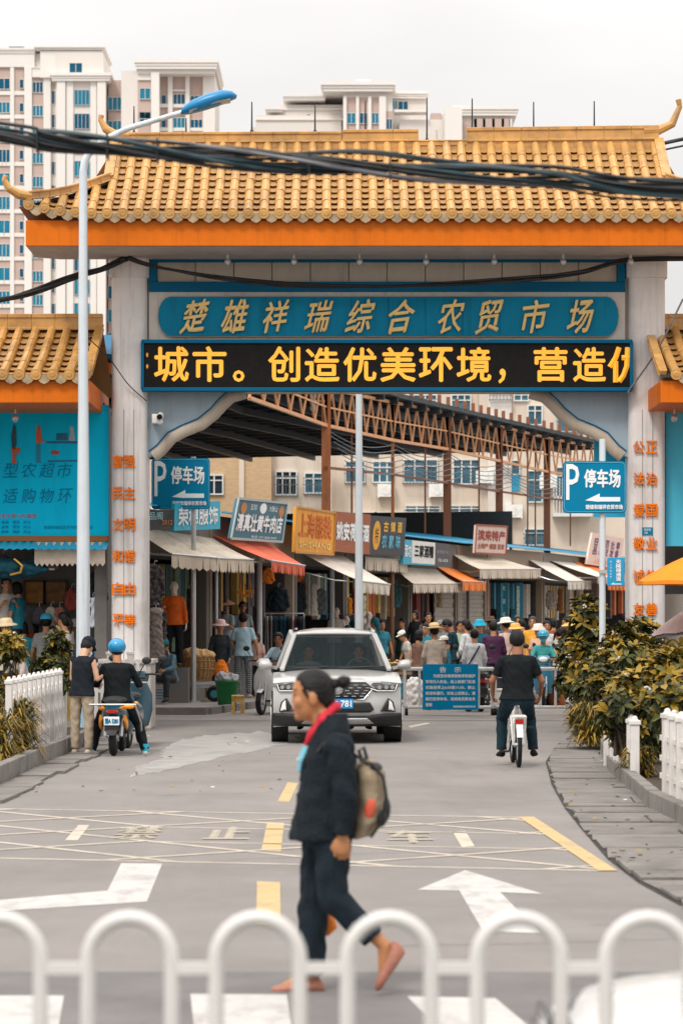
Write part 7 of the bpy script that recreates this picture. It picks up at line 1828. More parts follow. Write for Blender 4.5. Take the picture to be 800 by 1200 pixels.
# ------------------------------------------------------------- scooters
def scooter(label, loc, rz, paint, plate=None, rack=False, grp=None):
    """local frame: front towards +Y, origin on the ground under the middle"""
    t = thing('scooter', label, 'scooter', loc, rz, grp)
    B_ = lambda mb, nm, m, par=t, **k: mb.build(nm, m if not isinstance(m, str) else M[m], par, local=True, **k)
    pm = cmat(*paint, .35, 'gloss')
    for y in (-.62, .64):
        mb = MB(); mb.tube([(.0 + 0, y + .19 * math.cos(a), .24 + .19 * math.sin(a)) for a in [2 * PI * k / 24 for k in range(25)]], .052, 10); w = B_(mb, 'wheel', 'black_rubber', smooth=60)
        mb = MB(); mb.cyl((-.03, y, .24), (.03, y, .24), .15, n=18); mb.cyl((-.07, y, .24), (.07, y, .24), .05, n=12); B_(mb, 'rim', 'steel', w, smooth=40)
    mb = MB(); mb.loft([((0, -.84, .60), (.07, 0, 0), (0, 0, .05)), ((0, -.74, .58), (.13, 0, 0), (0, 0, .10)), ((0, -.5, .54), (.17, 0, 0), (0, 0, .15)), ((0, -.2, .50), (.17, 0, 0), (0, 0, .16)), ((0, -.02, .46), (.15, 0, 0), (0, 0, .16))], 16); B_(mb, 'body', pm, smooth=60)
    mb = MB(); mb.loft([((0, -.80, .71), (.09, 0, 0), (0, 0, .03)), ((0, -.62, .735), (.15, 0, 0), (0, 0, .05)), ((0, -.35, .73), (.16, 0, 0), (0, 0, .05)), ((0, -.05, .70), (.11, 0, 0), (0, 0, .045)), ((0, .02, .68), (.05, 0, 0), (0, 0, .03))], 16); B_(mb, 'seat', 'plastic_black', smooth=60)
    mb = MB(); mb.box((0, .18, .30), (.30, .46, .07)); mb.box((0, -.3, .28), (.20, .6, .1)); B_(mb, 'floorboard', 'plastic_black', bevel=.02)
    mb = MB(); mb.loft([((0, .42, .28), (.15, 0, 0), (0, .05, 0)), ((0, .46, .5), (.20, 0, 0), (0, .06, 0)), ((0, .48, .72), (.19, 0, 0), (0, .07, 0)), ((0, .46, .88), (.12, 0, 0), (0, .06, 0))], 16); B_(mb, 'leg_shield', pm, smooth=60)
    mb = MB(); mb.loft([((0, .47, .90), (.13, 0, 0), (0, .07, 0)), ((0, .49, .98), (.15, 0, 0), (0, .09, 0)), ((0, .46, 1.05), (.09, 0, 0), (0, .06, 0))], 14); h = B_(mb, 'handlebar_cover', pm, smooth=60)
    mb = MB(); mb.ell((0, .565, .97), (.09, .03, .055), 14, 9); B_(mb, 'headlight', 'drl_white', h, smooth=60)
    mb = MB(); mb.tube([(-.34, .36, 1.0), (-.2, .42, 1.01), (0, .45, 1.0), (.2, .42, 1.01), (.34, .36, 1.0)], .016, 8); B_(mb, 'handlebar', 'plastic_black', h, smooth=60)
    for s in (-1, 1):
        mb = MB(); mb.tube([(s * .24, .42, 1.02), (s * .30, .42, 1.14), (s * .34, .40, 1.20)], .008, 6); mb.ell((s * .36, .39, 1.235), (.065, .018, .05), 14, 9); B_(mb, 'mirror', 'plastic_black', smooth=60)
        mb = MB(); mb.ell((s * .14, -.80, .63), (.045, .035, .028), 10, 7); B_(mb, 'turn_signal', 'amber', smooth=60)
        mb = MB(); mb.tube([(s * .05, -.62, .24), (s * .09, -.40, .36), (s * .1, -.3, .5)], .022, 8); mb.tube([(s * .10, -.66, .26), (s * .12, -.60, .52)], .028, 8); B_(mb, 'shock_absorber', 'steel', smooth=60)
    mb = MB(); mb.tube([(-.06, .64, .24), (-.06, .52, .6), (0, .48, .8)], .022, 8); mb.tube([(.06, .64, .24), (.06, .52, .6), (0, .48, .8)], .022, 8); B_(mb, 'fork', 'steel', smooth=60)
    mb = MB(); mb.loft([((0, .80, .42), (.05, 0, 0), (0, .02, .01)), ((0, .66, .485), (.07, 0, 0), (0, .04, .012)), ((0, .50, .46), (.06, 0, 0), (0, .03, .01))], 10); B_(mb, 'front_fender', pm, smooth=60)
    mb = MB(); mb.loft([((0, -.80, .56), (.07, 0, 0), (0, .02, .03)), ((0, -.88, .42), (.085, 0, 0), (0, .012, .03)), ((0, -.92, .30), (.06, 0, 0), (0, .01, .02))], 10); mb.box((0, -.90, .40), (.19, .012, .13)); B_(mb, 'rear_fender', 'plastic_black', smooth=50)
    mb = MB(); mb.loft([((0, -.87, .585), (.09, 0, 0), (0, 0, .024)), ((0, -.885, .585), (.075, 0, 0), (0, 0, .018))], 12); B_(mb, 'tail_light', 'red_lens', smooth=50)
    if plate:
        mb = MB(); mb.box((0, -.915, .47), (.20, .012, .11)); q = B_(mb, 'plate', 'sign_white'); mb = MB(); text_mb(mb, plate, (0, -.922, .47), (1, 0, 0), (0, 0, 1), .17, .07, depth=.002, bold=.003); B_(mb, 'lettering', 'billboard_ink', q)
    if rack:
        mb = MB(); mb.tube([(-.30, -.86, .68), (.30, -.86, .68)], .013, 8); mb.tube([(-.14, -.55, .62), (-.16, -.86, .68)], .011, 6); mb.tube([(.14, -.55, .62), (.16, -.86, .68)], .011, 6)
        mb.tube([(.30, -.86, .68), (.36, -.62, .44), (.34, -.3, .32)], .013, 8); B_(mb, 'rack_bar', 'steel', smooth=60)
        mb = MB(); mb.ell((.22, -.86, .655), (.075, .03, .032), 12, 8); B_(mb, 'reflector', 'amber', smooth=60)
        for s in (-1, 1):
            mb = MB(); mb.loft([((s * .16, -.74, .50), (.02, 0, 0), (0, 0, .05)), ((s * .17, -.60, .42), (.026, 0, 0), (0, 0, .07)), ((s * .16, -.48, .38), (.02, 0, 0), (0, 0, .05))], 10); B_(mb, 'side_panel', 'amber', smooth=60)
    return t
sc1 = scooter('dark teal scooter with plate and orange reflectors parked by the fence', (RX, RYy + .1, 0), 0, (28, 84, 100), '楚A 5281', True)
scooter('blue mirrored scooter parked half hidden in front of the gate pedestal', ((157 - CX) / 83, F / 83, 0), -4, (24, 62, 76))
sx, sy = wp(318, s=62); scooter('white scooter beside the silver SUV', (sx, sy - .4, 0), 165, (214, 214, 212))
person('person in pale blue shirt riding the white scooter beside the SUV', (sx + .18, sy + .25), 150, H=1.62, hipz=.74, shirt=(170, 196, 210), sleeve='long', pants=(46, 50, 60), lean=10, turn=20, armL=((-.3, .6, -.8), (.1, 1, -.1)), armR=((.3, .6, -.8), (-.1, 1, -.1)), legL=((-.3, .8, -.3), (0, -.1, -1)), legR=((.3, .8, -.3), (0, -.1, -1)), skin='skin_tan')
GS = 'scooters behind the white barrier'
a, b = wp(557, s=60); scooter('dark red scooter under the white sweater rider', (a, b - .35, 0), 5, (88, 40, 44), grp=GS)
a, b = wp(637, s=57.5); scooter('blue scooter with pink handguards facing the barrier', (a, b - .3, 0), 172, (40, 110, 140), grp=GS)
person('person in cyan helmet and teal mask astride a blue scooter facing the camera', (a, b + .2), 176, H=1.6, hipz=.74, shirt=(60, 150, 150), sleeve='long', pants=(56, 60, 70), hat='helmet', hatc=(40, 150, 180), lean=6, armL=((-.3, .6, -.8), (.1, 1, -.1)), armR=((.3, .6, -.8), (-.1, 1, -.1)), legL=((-.4, .7, -.5), (-.05, -.25, -1)), legR=((.4, .7, -.5), (.05, -.25, -1)),
       extra=lambda J: (lambda t: (t.ell(J['hp'](0, .075, -.05), (.06, .04, .05), 12, 8), J['part']('face_mask', t, cmat(70, 190, 206))))(MB()))
a, b = wp(655, s=56); scooter('black scooter with mauve seat cover by the hedge', (a, b, 0), 120, (50, 44, 56), grp=GS)
a, b = wp(593, s=56); scooter('grey scooter parked behind the purple shirt', (a, b, 0), 20, (120, 124, 128), grp=GS)

# ------------------------------------------------------------- bicycle
def bicycle(loc):
    t = thing('bicycle', 'small wheeled folding bicycle with white rear mudguard ridden away from the camera', 'bicycle', loc)
    B_ = lambda mb, nm, m, par=t, **k: mb.build(nm, M[m], par, local=True, **k)
    r = .235
    for y in (-.50, .52):
        mb = MB(); mb.tube([(0, y + r * math.cos(a), r + .02 + r * math.sin(a)) for a in [2 * PI * k / 28 for k in range(29)]], .024, 8); w = B_(mb, 'wheel', 'black_rubber', smooth=60)
        mb = MB(); mb.tube([(0, y + (r - .03) * math.cos(a), r + .02 + (r - .03) * math.sin(a)) for a in [2 * PI * k / 28 for k in range(29)]], .010, 6); mb.cyl((-.05, y, r + .02), (.05, y, r + .02), .02, n=8)
        for k in range(12): a = 2 * PI * k / 12; mb.tube([(0, y, r + .02), (0, y + (r - .03) * math.cos(a), r + .02 + (r - .03) * math.sin(a))], .003, 4)
        B_(mb, 'rim', 'steel', w)
    mb = MB(); mb.tube([(0, -.14, .30), (0, -.16, .62)], .018, 8); mb.tube([(0, -.14, .31), (0, .36, .50)], .024, 8); mb.tube([(0, .36, .42), (0, .33, .70)], .02, 8)
    for s in (-1, 1): mb.tube([(s * .03, -.14, .31), (s * .055, -.50, .255)], .011, 6); mb.tube([(s * .02, -.155, .52), (s * .055, -.50, .255)], .010, 6); mb.tube([(s * .03, .37, .44), (s * .05, .52, .255)], .013, 6)
    B_(mb, 'frame', 'white_paint', smooth=60)
    mb = MB(); mb.tube([(0, -.16, .60), (0, -.18, .76)], .014, 8); B_(mb, 'seat_post', 'chrome', smooth=60)
    mb = MB(); mb.loft([((0, -.32, .775), (.09, 0, 0), (0, 0, .03)), ((0, -.26, .785), (.105, 0, 0), (0, 0, .035)), ((0, -.16, .78), (.06, 0, 0), (0, 0, .03)), ((0, -.04, .775), (.025, 0, 0), (0, 0, .02))], 12); B_(mb, 'saddle', 'plastic_black', smooth=60)
    mb = MB(); mb.tube([(0, .33, .70), (0, .28, .98)], .016, 8); mb.tube([(-.29, .22, 1.0), (-.12, .27, 1.0), (.12, .27, 1.0), (.29, .22, 1.0)], .014, 8); B_(mb, 'handlebar', 'chrome', smooth=60)
    mb = MB()
    for s in (-1, 1): mb.tube([(s * .30, .215, 1.0), (s * .20, .245, 1.0)], .02, 8)
    B_(mb, 'grip', 'black_rubber')
    mb = MB(); pts = [R(20 + 14 * k) for k in range(13)]
    for a, b in zip(pts[:-1], pts[1:]):
        p, q = [(-.50 - (r + .035) * math.cos(x) * 1.0, r + .02 + (r + .035) * math.sin(x)) for x in (a, b)]
        mb.quad((-.035, p[0], p[1]), (.035, p[0], p[1]), (.035, q[0], q[1]), (-.035, q[0], q[1]))
    o = B_(mb, 'mudguard', 'white_paint'); sd = o.modifiers.new('s', 'SOLIDIFY'); sd.thickness = .006
    mb = MB(); mb.box((0, -.45, .575), (.15, .34, .018))
    for s in (-1, 1): mb.tube([(s * .06, -.50, .255), (s * .075, -.56, .57)], .009, 6); mb.tube([(s * .06, -.50, .255), (s * .075, -.34, .57)], .009, 6)
    B_(mb, 'rack', 'white_paint')
    mb = MB(); mb.box((0, -.635, .52), (.09, .02, .05)); B_(mb, 'reflector', 'red_lens')
    mb = MB(); mb.cyl((-.03, -.14, .30), (.03, -.14, .30), .09, n=18)
    mb.tube([(-.05, -.14, .30), (-.08, -.10, .16)], .010, 6); mb.tube([(.05, -.14, .30), (.08, -.18, .44)], .010, 6); B_(mb, 'crankset', 'plastic_black')
    for s, y, z in ((-1, -.10, .16), (1, -.18, .44)): mb = MB(); mb.box((s * .13, y, z), (.10, .07, .022)); B_(mb, 'pedal', 'plastic_black')
bk = bicycle((CXx, CYy + .29, 0))

bpy.data.objects['bicycle'].scale = (1.12, 1.05, 1.08)
# ---------------------------------------------------------------- shrubs
mat('leaf_dark', (.026, .032, .012), .45, var=.35, scale=5, spec=.35)
mat('leaf_mid', (.062, .070, .016), .45, var=.35, scale=5, spec=.35)
mat('leaf_yellow', (.30, .19, .02), .5, var=.3, scale=5, spec=.3)
mat('leaf_gold', (.32, .20, .03), .55, var=.3, scale=5, spec=.25)
mat('leaf_light', (.14, .13, .035), .45, var=.3, scale=5, spec=.35)
mat('leaf_bronze', (.075, .06, .016), .5, var=.3, scale=5, spec=.3)
mat('twig', (.06, .042, .028), .9, var=.3, scale=12)
mat('blossom', (.62, .57, .52), .6)
LEAF = ['leaf_dark', 'leaf_mid', 'leaf_yellow', 'leaf_light', 'leaf_bronze']
def shrub(label, c, rx, ry, rz, n, leaf=.13, seed=1, gold=.30, lobes=9, blossoms=4, grp=None, name='shrub', weights=None):
    """c: ground point below the crown (z = base); leaves in whorls on many twigs spread through uneven lobes"""
    rr = random.Random(seed); t = thing(name, label, 'shrub', c, 0, grp)
    c = Vector(c); top = 2 * rz
    L = []
    for i in range(lobes):
        a = rr.uniform(0, 6.28); q = rr.uniform(.15, .8); z = rr.uniform(.2, .92)
        L.append((c + Vector((rx * q * math.cos(a), ry * q * math.sin(a), top * z)), rr.uniform(.30, .52) * min(rx, rz) * 1.2))
    mb, tw, bl = MB(), MB(), MB()
    for i in range(6):
        l = rr.choice(L)[0]; a = c + Vector((rr.uniform(-.12, .12), rr.uniform(-.12, .12), 0)); m_ = a.lerp(l, .5) + Vector((rr.uniform(-.06, .06), rr.uniform(-.06, .06), .05)); tw.tube([a, m_, l], [.022, .015, .006], 6)
    for i in range(n):
        lc, lr = rr.choice(L)
        d = Vector((rr.gauss(0, 1), rr.gauss(0, 1), rr.gauss(.25, 1))).normalized()
        r = lr * (rr.random() ** .35); p = lc + Vector((d.x, d.y, d.z)) * r * rr.uniform(.7, 1.12)
        if p.z < c.z + .03: continue
        out = (d + Vector((0, 0, .55)) + (p - (c + Vector((0, 0, rz)))).normalized() * .5).normalized()
        if rr.random() < .35: tw.tube([p - out * lr * .35, p], [.006, .003], 4)
        young = r > lr * .72 and out.z > .1 and out.z > .3 and rr.random() < gold * 1.5
        k = rr.randint(4, 7); sc = leaf * rr.uniform(.65, 1.25)
        u = out.cross(Vector((.3, .2, 1))); u = u.normalized() if u.length > .1 else Vector((1, 0, 0)); v = out.cross(u)
        ph = rr.uniform(0, 6.28)
        for j in range(k):
            a = ph + 6.28 * j / k + rr.uniform(-.3, .3); side = u * math.cos(a) + v * math.sin(a)
            up_ = rr.uniform(.25, 1.0) if young else rr.uniform(-.35, .7)
            dr = (side + out * up_).normalized(); w = dr.cross(out); w = w.normalized() if w.length > .05 else u
            nn = w.cross(dr); wd = sc * rr.uniform(.16, .23); q0 = p + dr * sc * .08
            m1 = p + dr * sc * .5 - nn * sc * .03; tip = p + dr * sc - nn * sc * rr.uniform(.02, .2)
            mi = (2 if rr.random() < .7 else 3) if young else rr.choices([0, 1, 3, 4, 2], [6, 5, .4, 1.0, .5])[0]
            a1, a2 = p + dr * sc * .30 + nn * wd * .3, p + dr * sc * .66 + nn * wd * .25
            mb.add([q0, a1 + w * wd * .85, a2 + w * wd * .95, tip, a2 - w * wd * .95, a1 - w * wd * .85, m1], [(0, 6, 2, 1), (6, 3, 2), (0, 5, 4, 6), (6, 4, 3)], mi)
    for i in range(blossoms):
        lc, lr = rr.choice(L); d = Vector((rr.gauss(0, 1), -abs(rr.gauss(.4, 1)), rr.gauss(.4, .8))).normalized(); p = lc + d * lr * 1.08
        for j in range(6): bl.ell(p + Vector((rr.uniform(-.04, .04), rr.uniform(-.04, .04), rr.uniform(-.03, .03))), (.018, .018, .012), 6, 4)
    mb.build('foliage', [M[m] for m in LEAF], t); tw.build('twigs', M['twig'], t)
    if blossoms: bl.build('blossoms', M['blossom'], t)
    return t
def grassy(label, c, rx, ry, h, n, seed=1, mats_=('leaf_gold', 'leaf_mid', 'leaf_bronze')):
    """tussock of long arching blades"""
    rr = random.Random(seed); t = thing('ornamental_grass', label, 'plant', c); c = Vector(c); mb = MB()
    for i in range(n):
        a = rr.uniform(0, 6.28); q = math.sqrt(rr.random()); hz = rr.uniform(0, h * .72)
        p = c + Vector((rx * q * .7 * math.cos(a), ry * q * .7 * math.sin(a), hz)); d = Vector((math.cos(a + rr.uniform(-.8, .8)), math.sin(a + rr.uniform(-.8, .8)), rr.uniform(.3, 1.4))).normalized(); l = rr.uniform(.18, .42) * (h / .8); w = rr.uniform(.006, .014)
        s = d.cross(Vector((0, 0, 1))).normalized() * w; m_ = p + d * l * .55; e = p + d * l + Vector((0, 0, -l * rr.uniform(.3, .8)))
        mb.add([p - s, p + s, m_ + s, m_ - s, e], [(0, 1, 2, 3), (3, 2, 4)], rr.choices([0, 1, 2], [5, 2, 2])[0])
    mb.build('blades', [M[m] for m in mats_], t); return t
def sp(x, ybase, s): return ((x - CX) / s, F / s)
GR = 'shrubs of the hedge beside the market entrance'
def hedge(label, x, s, ytop, ybot, wpx, n, seed, **k):
    X, Y = (x - CX) / s, F / s; zt = CH - (ytop - HY) / s; zb = max(.1, CH - (ybot - HY) / s)
    return shrub(label, (X, Y, zb), wpx / s, max(.45, wpx / s), (zt - zb) / 2, n, seed=seed, grp=GR, **k)
hedge('tall shrub with golden young leaves rising before the sign post', 712, 74, 706, 845, 52, 780, 11, leaf=.165)
hedge('dark shrub below the gate lettering with pale blossoms', 746, 80, 728, 860, 52, 780, 12, leaf=.165, blossoms=9)
hedge('shrub with yellow whorls in front of the grey umbrella', 806, 86, 757, 890, 54, 720, 13, leaf=.165, gold=.4)
hedge('shrub with large yellow leaf rosettes above the picket fence', 766, 100, 776, 900, 50, 720, 14, leaf=.165, gold=.5, blossoms=6)
hedge('deep green shrub behind the picket tops at the road bend', 818, 108, 785, 930, 58, 690, 15, leaf=.165, gold=.25)
hedge('arching shrub spilling golden sprays towards the barrier', 684, 72, 742, 840, 34, 450, 16, leaf=.14, gold=.5)
hedge('bushy shrub at the foot of the hedge beside the pavement slabs', 716, 86, 780, 905, 36, 570, 17, leaf=.125, gold=.3)
hedge('low shrub spilling over the front of the short picket fence', 730, 107, 812, 885, 26, 260, 18, leaf=.14, gold=.4)
for lab, x, s, yt, yb, w, n, sd_ in (('golden grassy tussock trailing beside the pavement slabs', 694, 86, 812, 905, 22, 700, 21), ('golden tussock spilling between the two picket fences', 748, 108, 868, 968, 20, 620, 22), ('small straw coloured tussock at the far end of the slabs', 678, 74, 818, 866, 14, 320, 23)):
    X, Y = (x - CX) / s, F / s; zb = max(.05, CH - (yb - HY) / s); grassy(lab, (X, Y, zb), w / s, .5, CH - (yt - HY) / s - zb, n, sd_)
GLS = 'shrubs in the verge beside the street lamp'
def lshrub(label, x, s, ytop, ybot, wpx, n, seed, **k):
    X, Y = (x - CX) / s, F / s; zt = CH - (ytop - HY) / s; zb = max(.1, CH - (ybot - HY) / s)
    return shrub(label, (X, Y, zb), wpx / s, max(.4, wpx / s), (zt - zb) / 2, n, seed=seed, grp=GLS, **k)
lshrub('glossy dark shrub in front of the street lamp pole', 62, 82, 742, 815, 22, 300, 31, leaf=.15, gold=.15, blossoms=3)
lshrub('shrub with yellowing leaves at the verge end by the straw hat', 6, 84, 742, 850, 22, 300, 32, leaf=.125, gold=.45, blossoms=0)
lshrub('low olive shrub below the pink bucket hat', 32, 86, 800, 868, 20, 200, 33, leaf=.14, gold=.3, blossoms=0)
X, Y = (14 - CX) / 96., F / 96.; grassy('big golden ornamental grass at the start of the white fence', (X, Y, .1), .30, .4, .85, 1100, 34)
X, Y = (-6 - CX) / 100., F / 100.; grassy('second golden grass tuft cut by the edge of the verge', (X, Y, .1), .3, .4, .7, 700, 35)
# leaf litter and scraps on the slabs and road: nobody would count them
mb = MB(); rr = random.Random(77)
for i in range(150):
    if i < 90: x = rr.uniform(640, 800); y = rr.uniform(880, 1040)
    else: x = rr.uniform(0, 330); y = rr.uniform(845, 930)
    p = gnd(x, y); 
    if i < 90 and p.x < xat(ein, p.y): continue
    a = rr.uniform(0, 6.28); l = rr.uniform(.015, .045); d = Vector((math.cos(a), math.sin(a), 0)); w = Vector((-d.y, d.x, 0)) * .4; z = Vector((0, 0, .036 if i < 90 else .006))
    mb.add([p + z - d * l, p + z + w * l + Vector((0, 0, .012)), p + z + d * l + Vector((0, 0, .006)), p + z - w * l], [(0, 1, 2, 3)], rr.choice([0, 0, 1, 2]))
tag(mb.build('litter', [M['leaf_bronze'], M['blossom'], M['leaf_gold']]), 'dry leaves and paper scraps scattered on the slabs and gutter', 'litter', kind='stuff')

mb = MB(); rr = random.Random(19)
for x, y, dx, n in ((560, 905, 6, 14), (610, 940, 4, 10), (330, 905, -7, 16), (250, 1010, 9, 14), (120, 935, 8, 16), (470, 1110, 7, 12), (690, 1085, 8, 12), (380, 846, 6, 10), (270, 846, -7, 18)):
    p = gnd(x, y); an = rr.uniform(-.5, .5)
    for i in range(n):
        an += rr.uniform(-.5, .5); q = p + Vector((math.cos(an) * .16 * (1 if dx > 0 else -1), math.sin(an) * .16, 0)); w = rr.uniform(.004, .010)
        strip(mb, Vector((p.x, p.y, .0052)), Vector((q.x, q.y, .0052)), w); p = q
struct('road_cracks', mb, M['grout'], fixn=True)
# ---------------------------------------------------------------- parasols and market goods
def parasol(label, apex, r, drop, mats_, pole_z, n=8, val=.14, name='parasol', tilt=None, hole=True):
    apex = Vector(apex); t = thing(name, label, 'parasol' if name == 'parasol' else 'umbrella', (apex.x, apex.y, pole_z))
    rot = tilt or Matrix.Identity(3); mb, rb = MB(), MB(); K = 6
    for i in range(n):
        a0, a1 = 2 * PI * (i + .5) / n, 2 * PI * (i + 1.5) / n
        for j in range(K):
            f0, f1 = j / K, (j + 1) / K
            def q(a, f, e=0): return apex + rot @ Vector((r * f * math.cos(a), r * f * math.sin(a), -drop * (.75 * f + .25 * f * f)))
            am = (a0 + a1) / 2
            def qm(f): p = (q(a0, f) + q(a1, f)) / 2; return p + Vector((0, 0, .02 * f))
            mb.add([q(a0, f0), qm(f0), qm(f1), q(a0, f1)], [(0, 1, 2, 3)]); mb.add([qm(f0), q(a1, f0), q(a1, f1), qm(f1)], [(0, 1, 2, 3)])
        e0, e1 = q(a0, 1), q(a1, 1); m_ = qm(1)
        if val: mb.add([e0, m_, m_ - rot @ Vector((0, 0, val)), e0 - rot @ Vector((0, 0, val * .8))], [(0, 1, 2, 3)]); mb.add([m_, e1, e1 - rot @ Vector((0, 0, val * .8)), m_ - rot @ Vector((0, 0, val))], [(0, 1, 2, 3)])
        rb.tube([apex - rot @ Vector((0, 0, .04)), q(a0, .5) - Vector((0, 0, .03)), q(a0, .98) - Vector((0, 0, .02))], .010, 5)
    mb.build('canopy', mats_, t); rb.build('ribs', M['steel'], t)
    mb = MB(); mb.tube([apex + rot @ Vector((0, 0, .08)), Vector((apex.x, apex.y, apex.z)) - rot @ Vector((0, 0, .3)), (apex.x, apex.y, pole_z)], .02, 8); mb.build('pole', M['steel'], t, smooth=50)
    if pole_z < .2: mb = MB(); mb.lathe([(.26, 0), (.26, .08), (.06, .12), (.04, .3)], (apex.x, apex.y, pole_z), 16); mb.build('base', M['kerb'], t, smooth=40)
    return t
Yp = 40.0; a = at(808, 650, Yp)
parasol('orange market parasol leaning over the edge of the gate column', a, 68 / 77.5, (682 - 650) / 77.5, mat('parasol_orange', srgb(240, 138, 22), .7, var=.1, scale=2, dirt=((.5, .2, .03), .3)), .1, 6, .06)
Yu = 41.0; a = at(800, 716, Yu)
t = parasol('open grey umbrella with pinkish top beside the gate column', a, 44 / 75.6, 24 / 75.6, mat('umbrella_pink', srgb(196, 170, 164), .6, var=.08), .9, 8, 0, 'umbrella', Matrix.Rotation(R(-8), 3, 'Y'))
mb = MB(); 
for i in range(16):
    a0, a1 = 2 * PI * i / 16, 2 * PI * (i + 1) / 16; ap = a + Vector((0, 0, -.02)); r0, r1 = .36, .585
    f = lambda an, r_, dz: ap + Matrix.Rotation(R(-8), 3, 'Y') @ Vector((r_ * math.cos(an), r_ * math.sin(an), -dz))
    mb.quad(f(a0, r0, .17), f(a1, r0, .17), f(a1, r1, .335), f(a0, r1, .335))
mb.build('dark_panel', cmat(112, 108, 110), t)
# stall under the grey umbrella
t = thing('fruit_stall', 'low wooden stall table beneath the grey umbrella by the hedge', 'stall', (a.x + .3, a.y + .4, 0))
mb = MB(); mb.box2((a.x - .5, a.y, .78), (a.x + 1.4, a.y + .9, .84)); mb.build('table_top', cmat(150, 120, 90, .7, 'paint'), t)
for sx_, sy_ in ((-.45, .05), (1.35, .05), (-.45, .85), (1.35, .85)): mb = MB(); mb.box2((a.x + sx_ - .03, a.y + sy_ - .03, 0), (a.x + sx_ + .03, a.y + sy_ + .03, .78)); mb.build('leg', cmat(120, 96, 72, .7, 'paint'), t)
# dark furled parasol lying in the shop top, picture panels, clothes in the billboard shop
def W3(x, y, Y): return at(x, y, Y)
t = thing('furled_parasol', 'dark teal furled parasol with yellow edging slung under the billboard', 'parasol', tuple(W3(25, 668, 43.2)))
mb = MB(); mb.tube([W3(-30, 662, 43.2), W3(-10, 664, 43.2), (W3(18, 667, 43.2)), W3(36, 668, 43.2), W3(52, 667, 43.2), W3(57, 667, 43.2)], [.16, .19, .17, .12, .07, .03], 10); m2 = remesh(mb, .025, 1, .012, 3); m2.build('canopy', cmat(18, 66, 80), t, smooth=60)
mb = MB(); mb.tube([W3(17, 655, 43.05), W3(26, 663, 43.0), W3(24, 671, 43.0), W3(12, 674, 43.02)], .035, 6, sq=.4); mb.build('edging', cmat(226, 170, 70), t)
mb = MB(); mb.tube([W3(-40, 666, 43.2), W3(64, 667, 43.2)], .018, 6); mb.build('pole', M['steel'], t)
for x0, x1, lab, col in ((29, 52, 'amber landscape picture hanging in the billboard shop', (150, 100, 40)), (53, 78, 'brown landscape picture next to the lamp pole', (120, 78, 40))):
    a0, b0 = W3(x0, 708, 44.78), W3(x1, 681, 44.78); t = thing('hanging_picture', lab, 'picture', ((a0.x + b0.x) / 2, 44.78, a0.z))
    mb = MB(); mb.box2((a0.x, 44.76, a0.z), (b0.x, 44.8, b0.z)); mb.build('canvas', mat('canvas_amber', srgb(*col), .7, var=.5, scale=3, stretch=(1, 1, 2.2), dirt=((.55, .36, .12), .7, (2, 2, 3))), t)
    mb = MB()
    for p, q in (((a0.x, a0.z), (b0.x, a0.z)), ((a0.x, b0.z), (b0.x, b0.z)), ((a0.x, a0.z), (a0.x, b0.z)), ((b0.x, a0.z), (b0.x, b0.z))): mb.bar((p[0], 44.75, p[1]), (q[0], 44.75, q[1]), .04)
    mb.build('frame', cmat(70, 48, 34, .6, 'paint'), t)
def garment(label, x, ytop, ybot, s, col, wpx, kind='dress', seed=1, pattern=None, grp=None, rz=0):
    """one garment on a hanger"""
    Y = F / s; p = at(x, ytop, Y); L = (ybot - ytop) / s; w = wpx / s / 2; t = thing('hanging_garment', label, 'garment', tuple(p), 0, grp)
    mb = MB(); z = p.z; sh = .9 if kind == 'top' else .75
    rings = [(.06, 0), (w * .85, .06), (w * sh, .14), (w * .72, L * .4), (w * .9, L * .7), (w * 1.05, L)]
    mb.loft([((p.x, Y, z - d), (r, 0, 0), (0, min(.09, r * .6), 0)) for r, d in rings], 16)
    if kind == 'top':
        for sg in (-1, 1): mb.cap((p.x + sg * w * .8, Y, z - .10), (p.x + sg * w * 1.15, Y, z - min(.55, L * .8)), .06, .045)
    m2 = remesh(mb, .02, 1, .008, seed); m2.build('cloth', pattern or cmat(*col), t, smooth=60)
    mb = MB(); mb.tube([(p.x, Y, z - .02), (p.x, Y, z + .06), (p.x + .03, Y, z + .09), (p.x + .05, Y, z + .06)], .006, 5); mb.tube([(p.x - w * .7, Y, z - .05), (p.x, Y, z - .01), (p.x + w * .7, Y, z - .05)], .006, 5); mb.build('hanger', M['steel'], t)
    return t
floral = mat('floral_cloth', srgb(150, 138, 130), .85, var=.3, scale=14, dirt=((.02, .02, .022), .95, (12, 12, 12)), spec=.2)
floral2 = mat('floral_cloth_dark', srgb(64, 58, 62), .85, var=.3, scale=14, dirt=((.35, .30, .27), .9, (14, 14, 14)), spec=.2)
GG = 'garments hanging in the clothes shops'
garment('black jacket with pale trim hanging beside the lamp pole', 115, 668, 712, 71, (30, 34, 38), 15, 'top', 2, grp=GG)
garment('pale striped towel like garment under the black jacket', 109, 700, 735, 71.2, (190, 196, 206), 8, 'dress', 3, grp=GG)
garment('black and white print tunic hanging high behind the gate column', 181, 662, 712, 60.5, None, 18, 'top', 4, floral2, GG)
garment('long black and cream print dress hanging behind the gate column', 183, 712, 775, 60.8, None, 20, 'dress', 5, floral, GG)
garment('second long print dress beside the orange blouse', 191, 716, 770, 60.2, None, 12, 'dress', 6, floral2, GG)
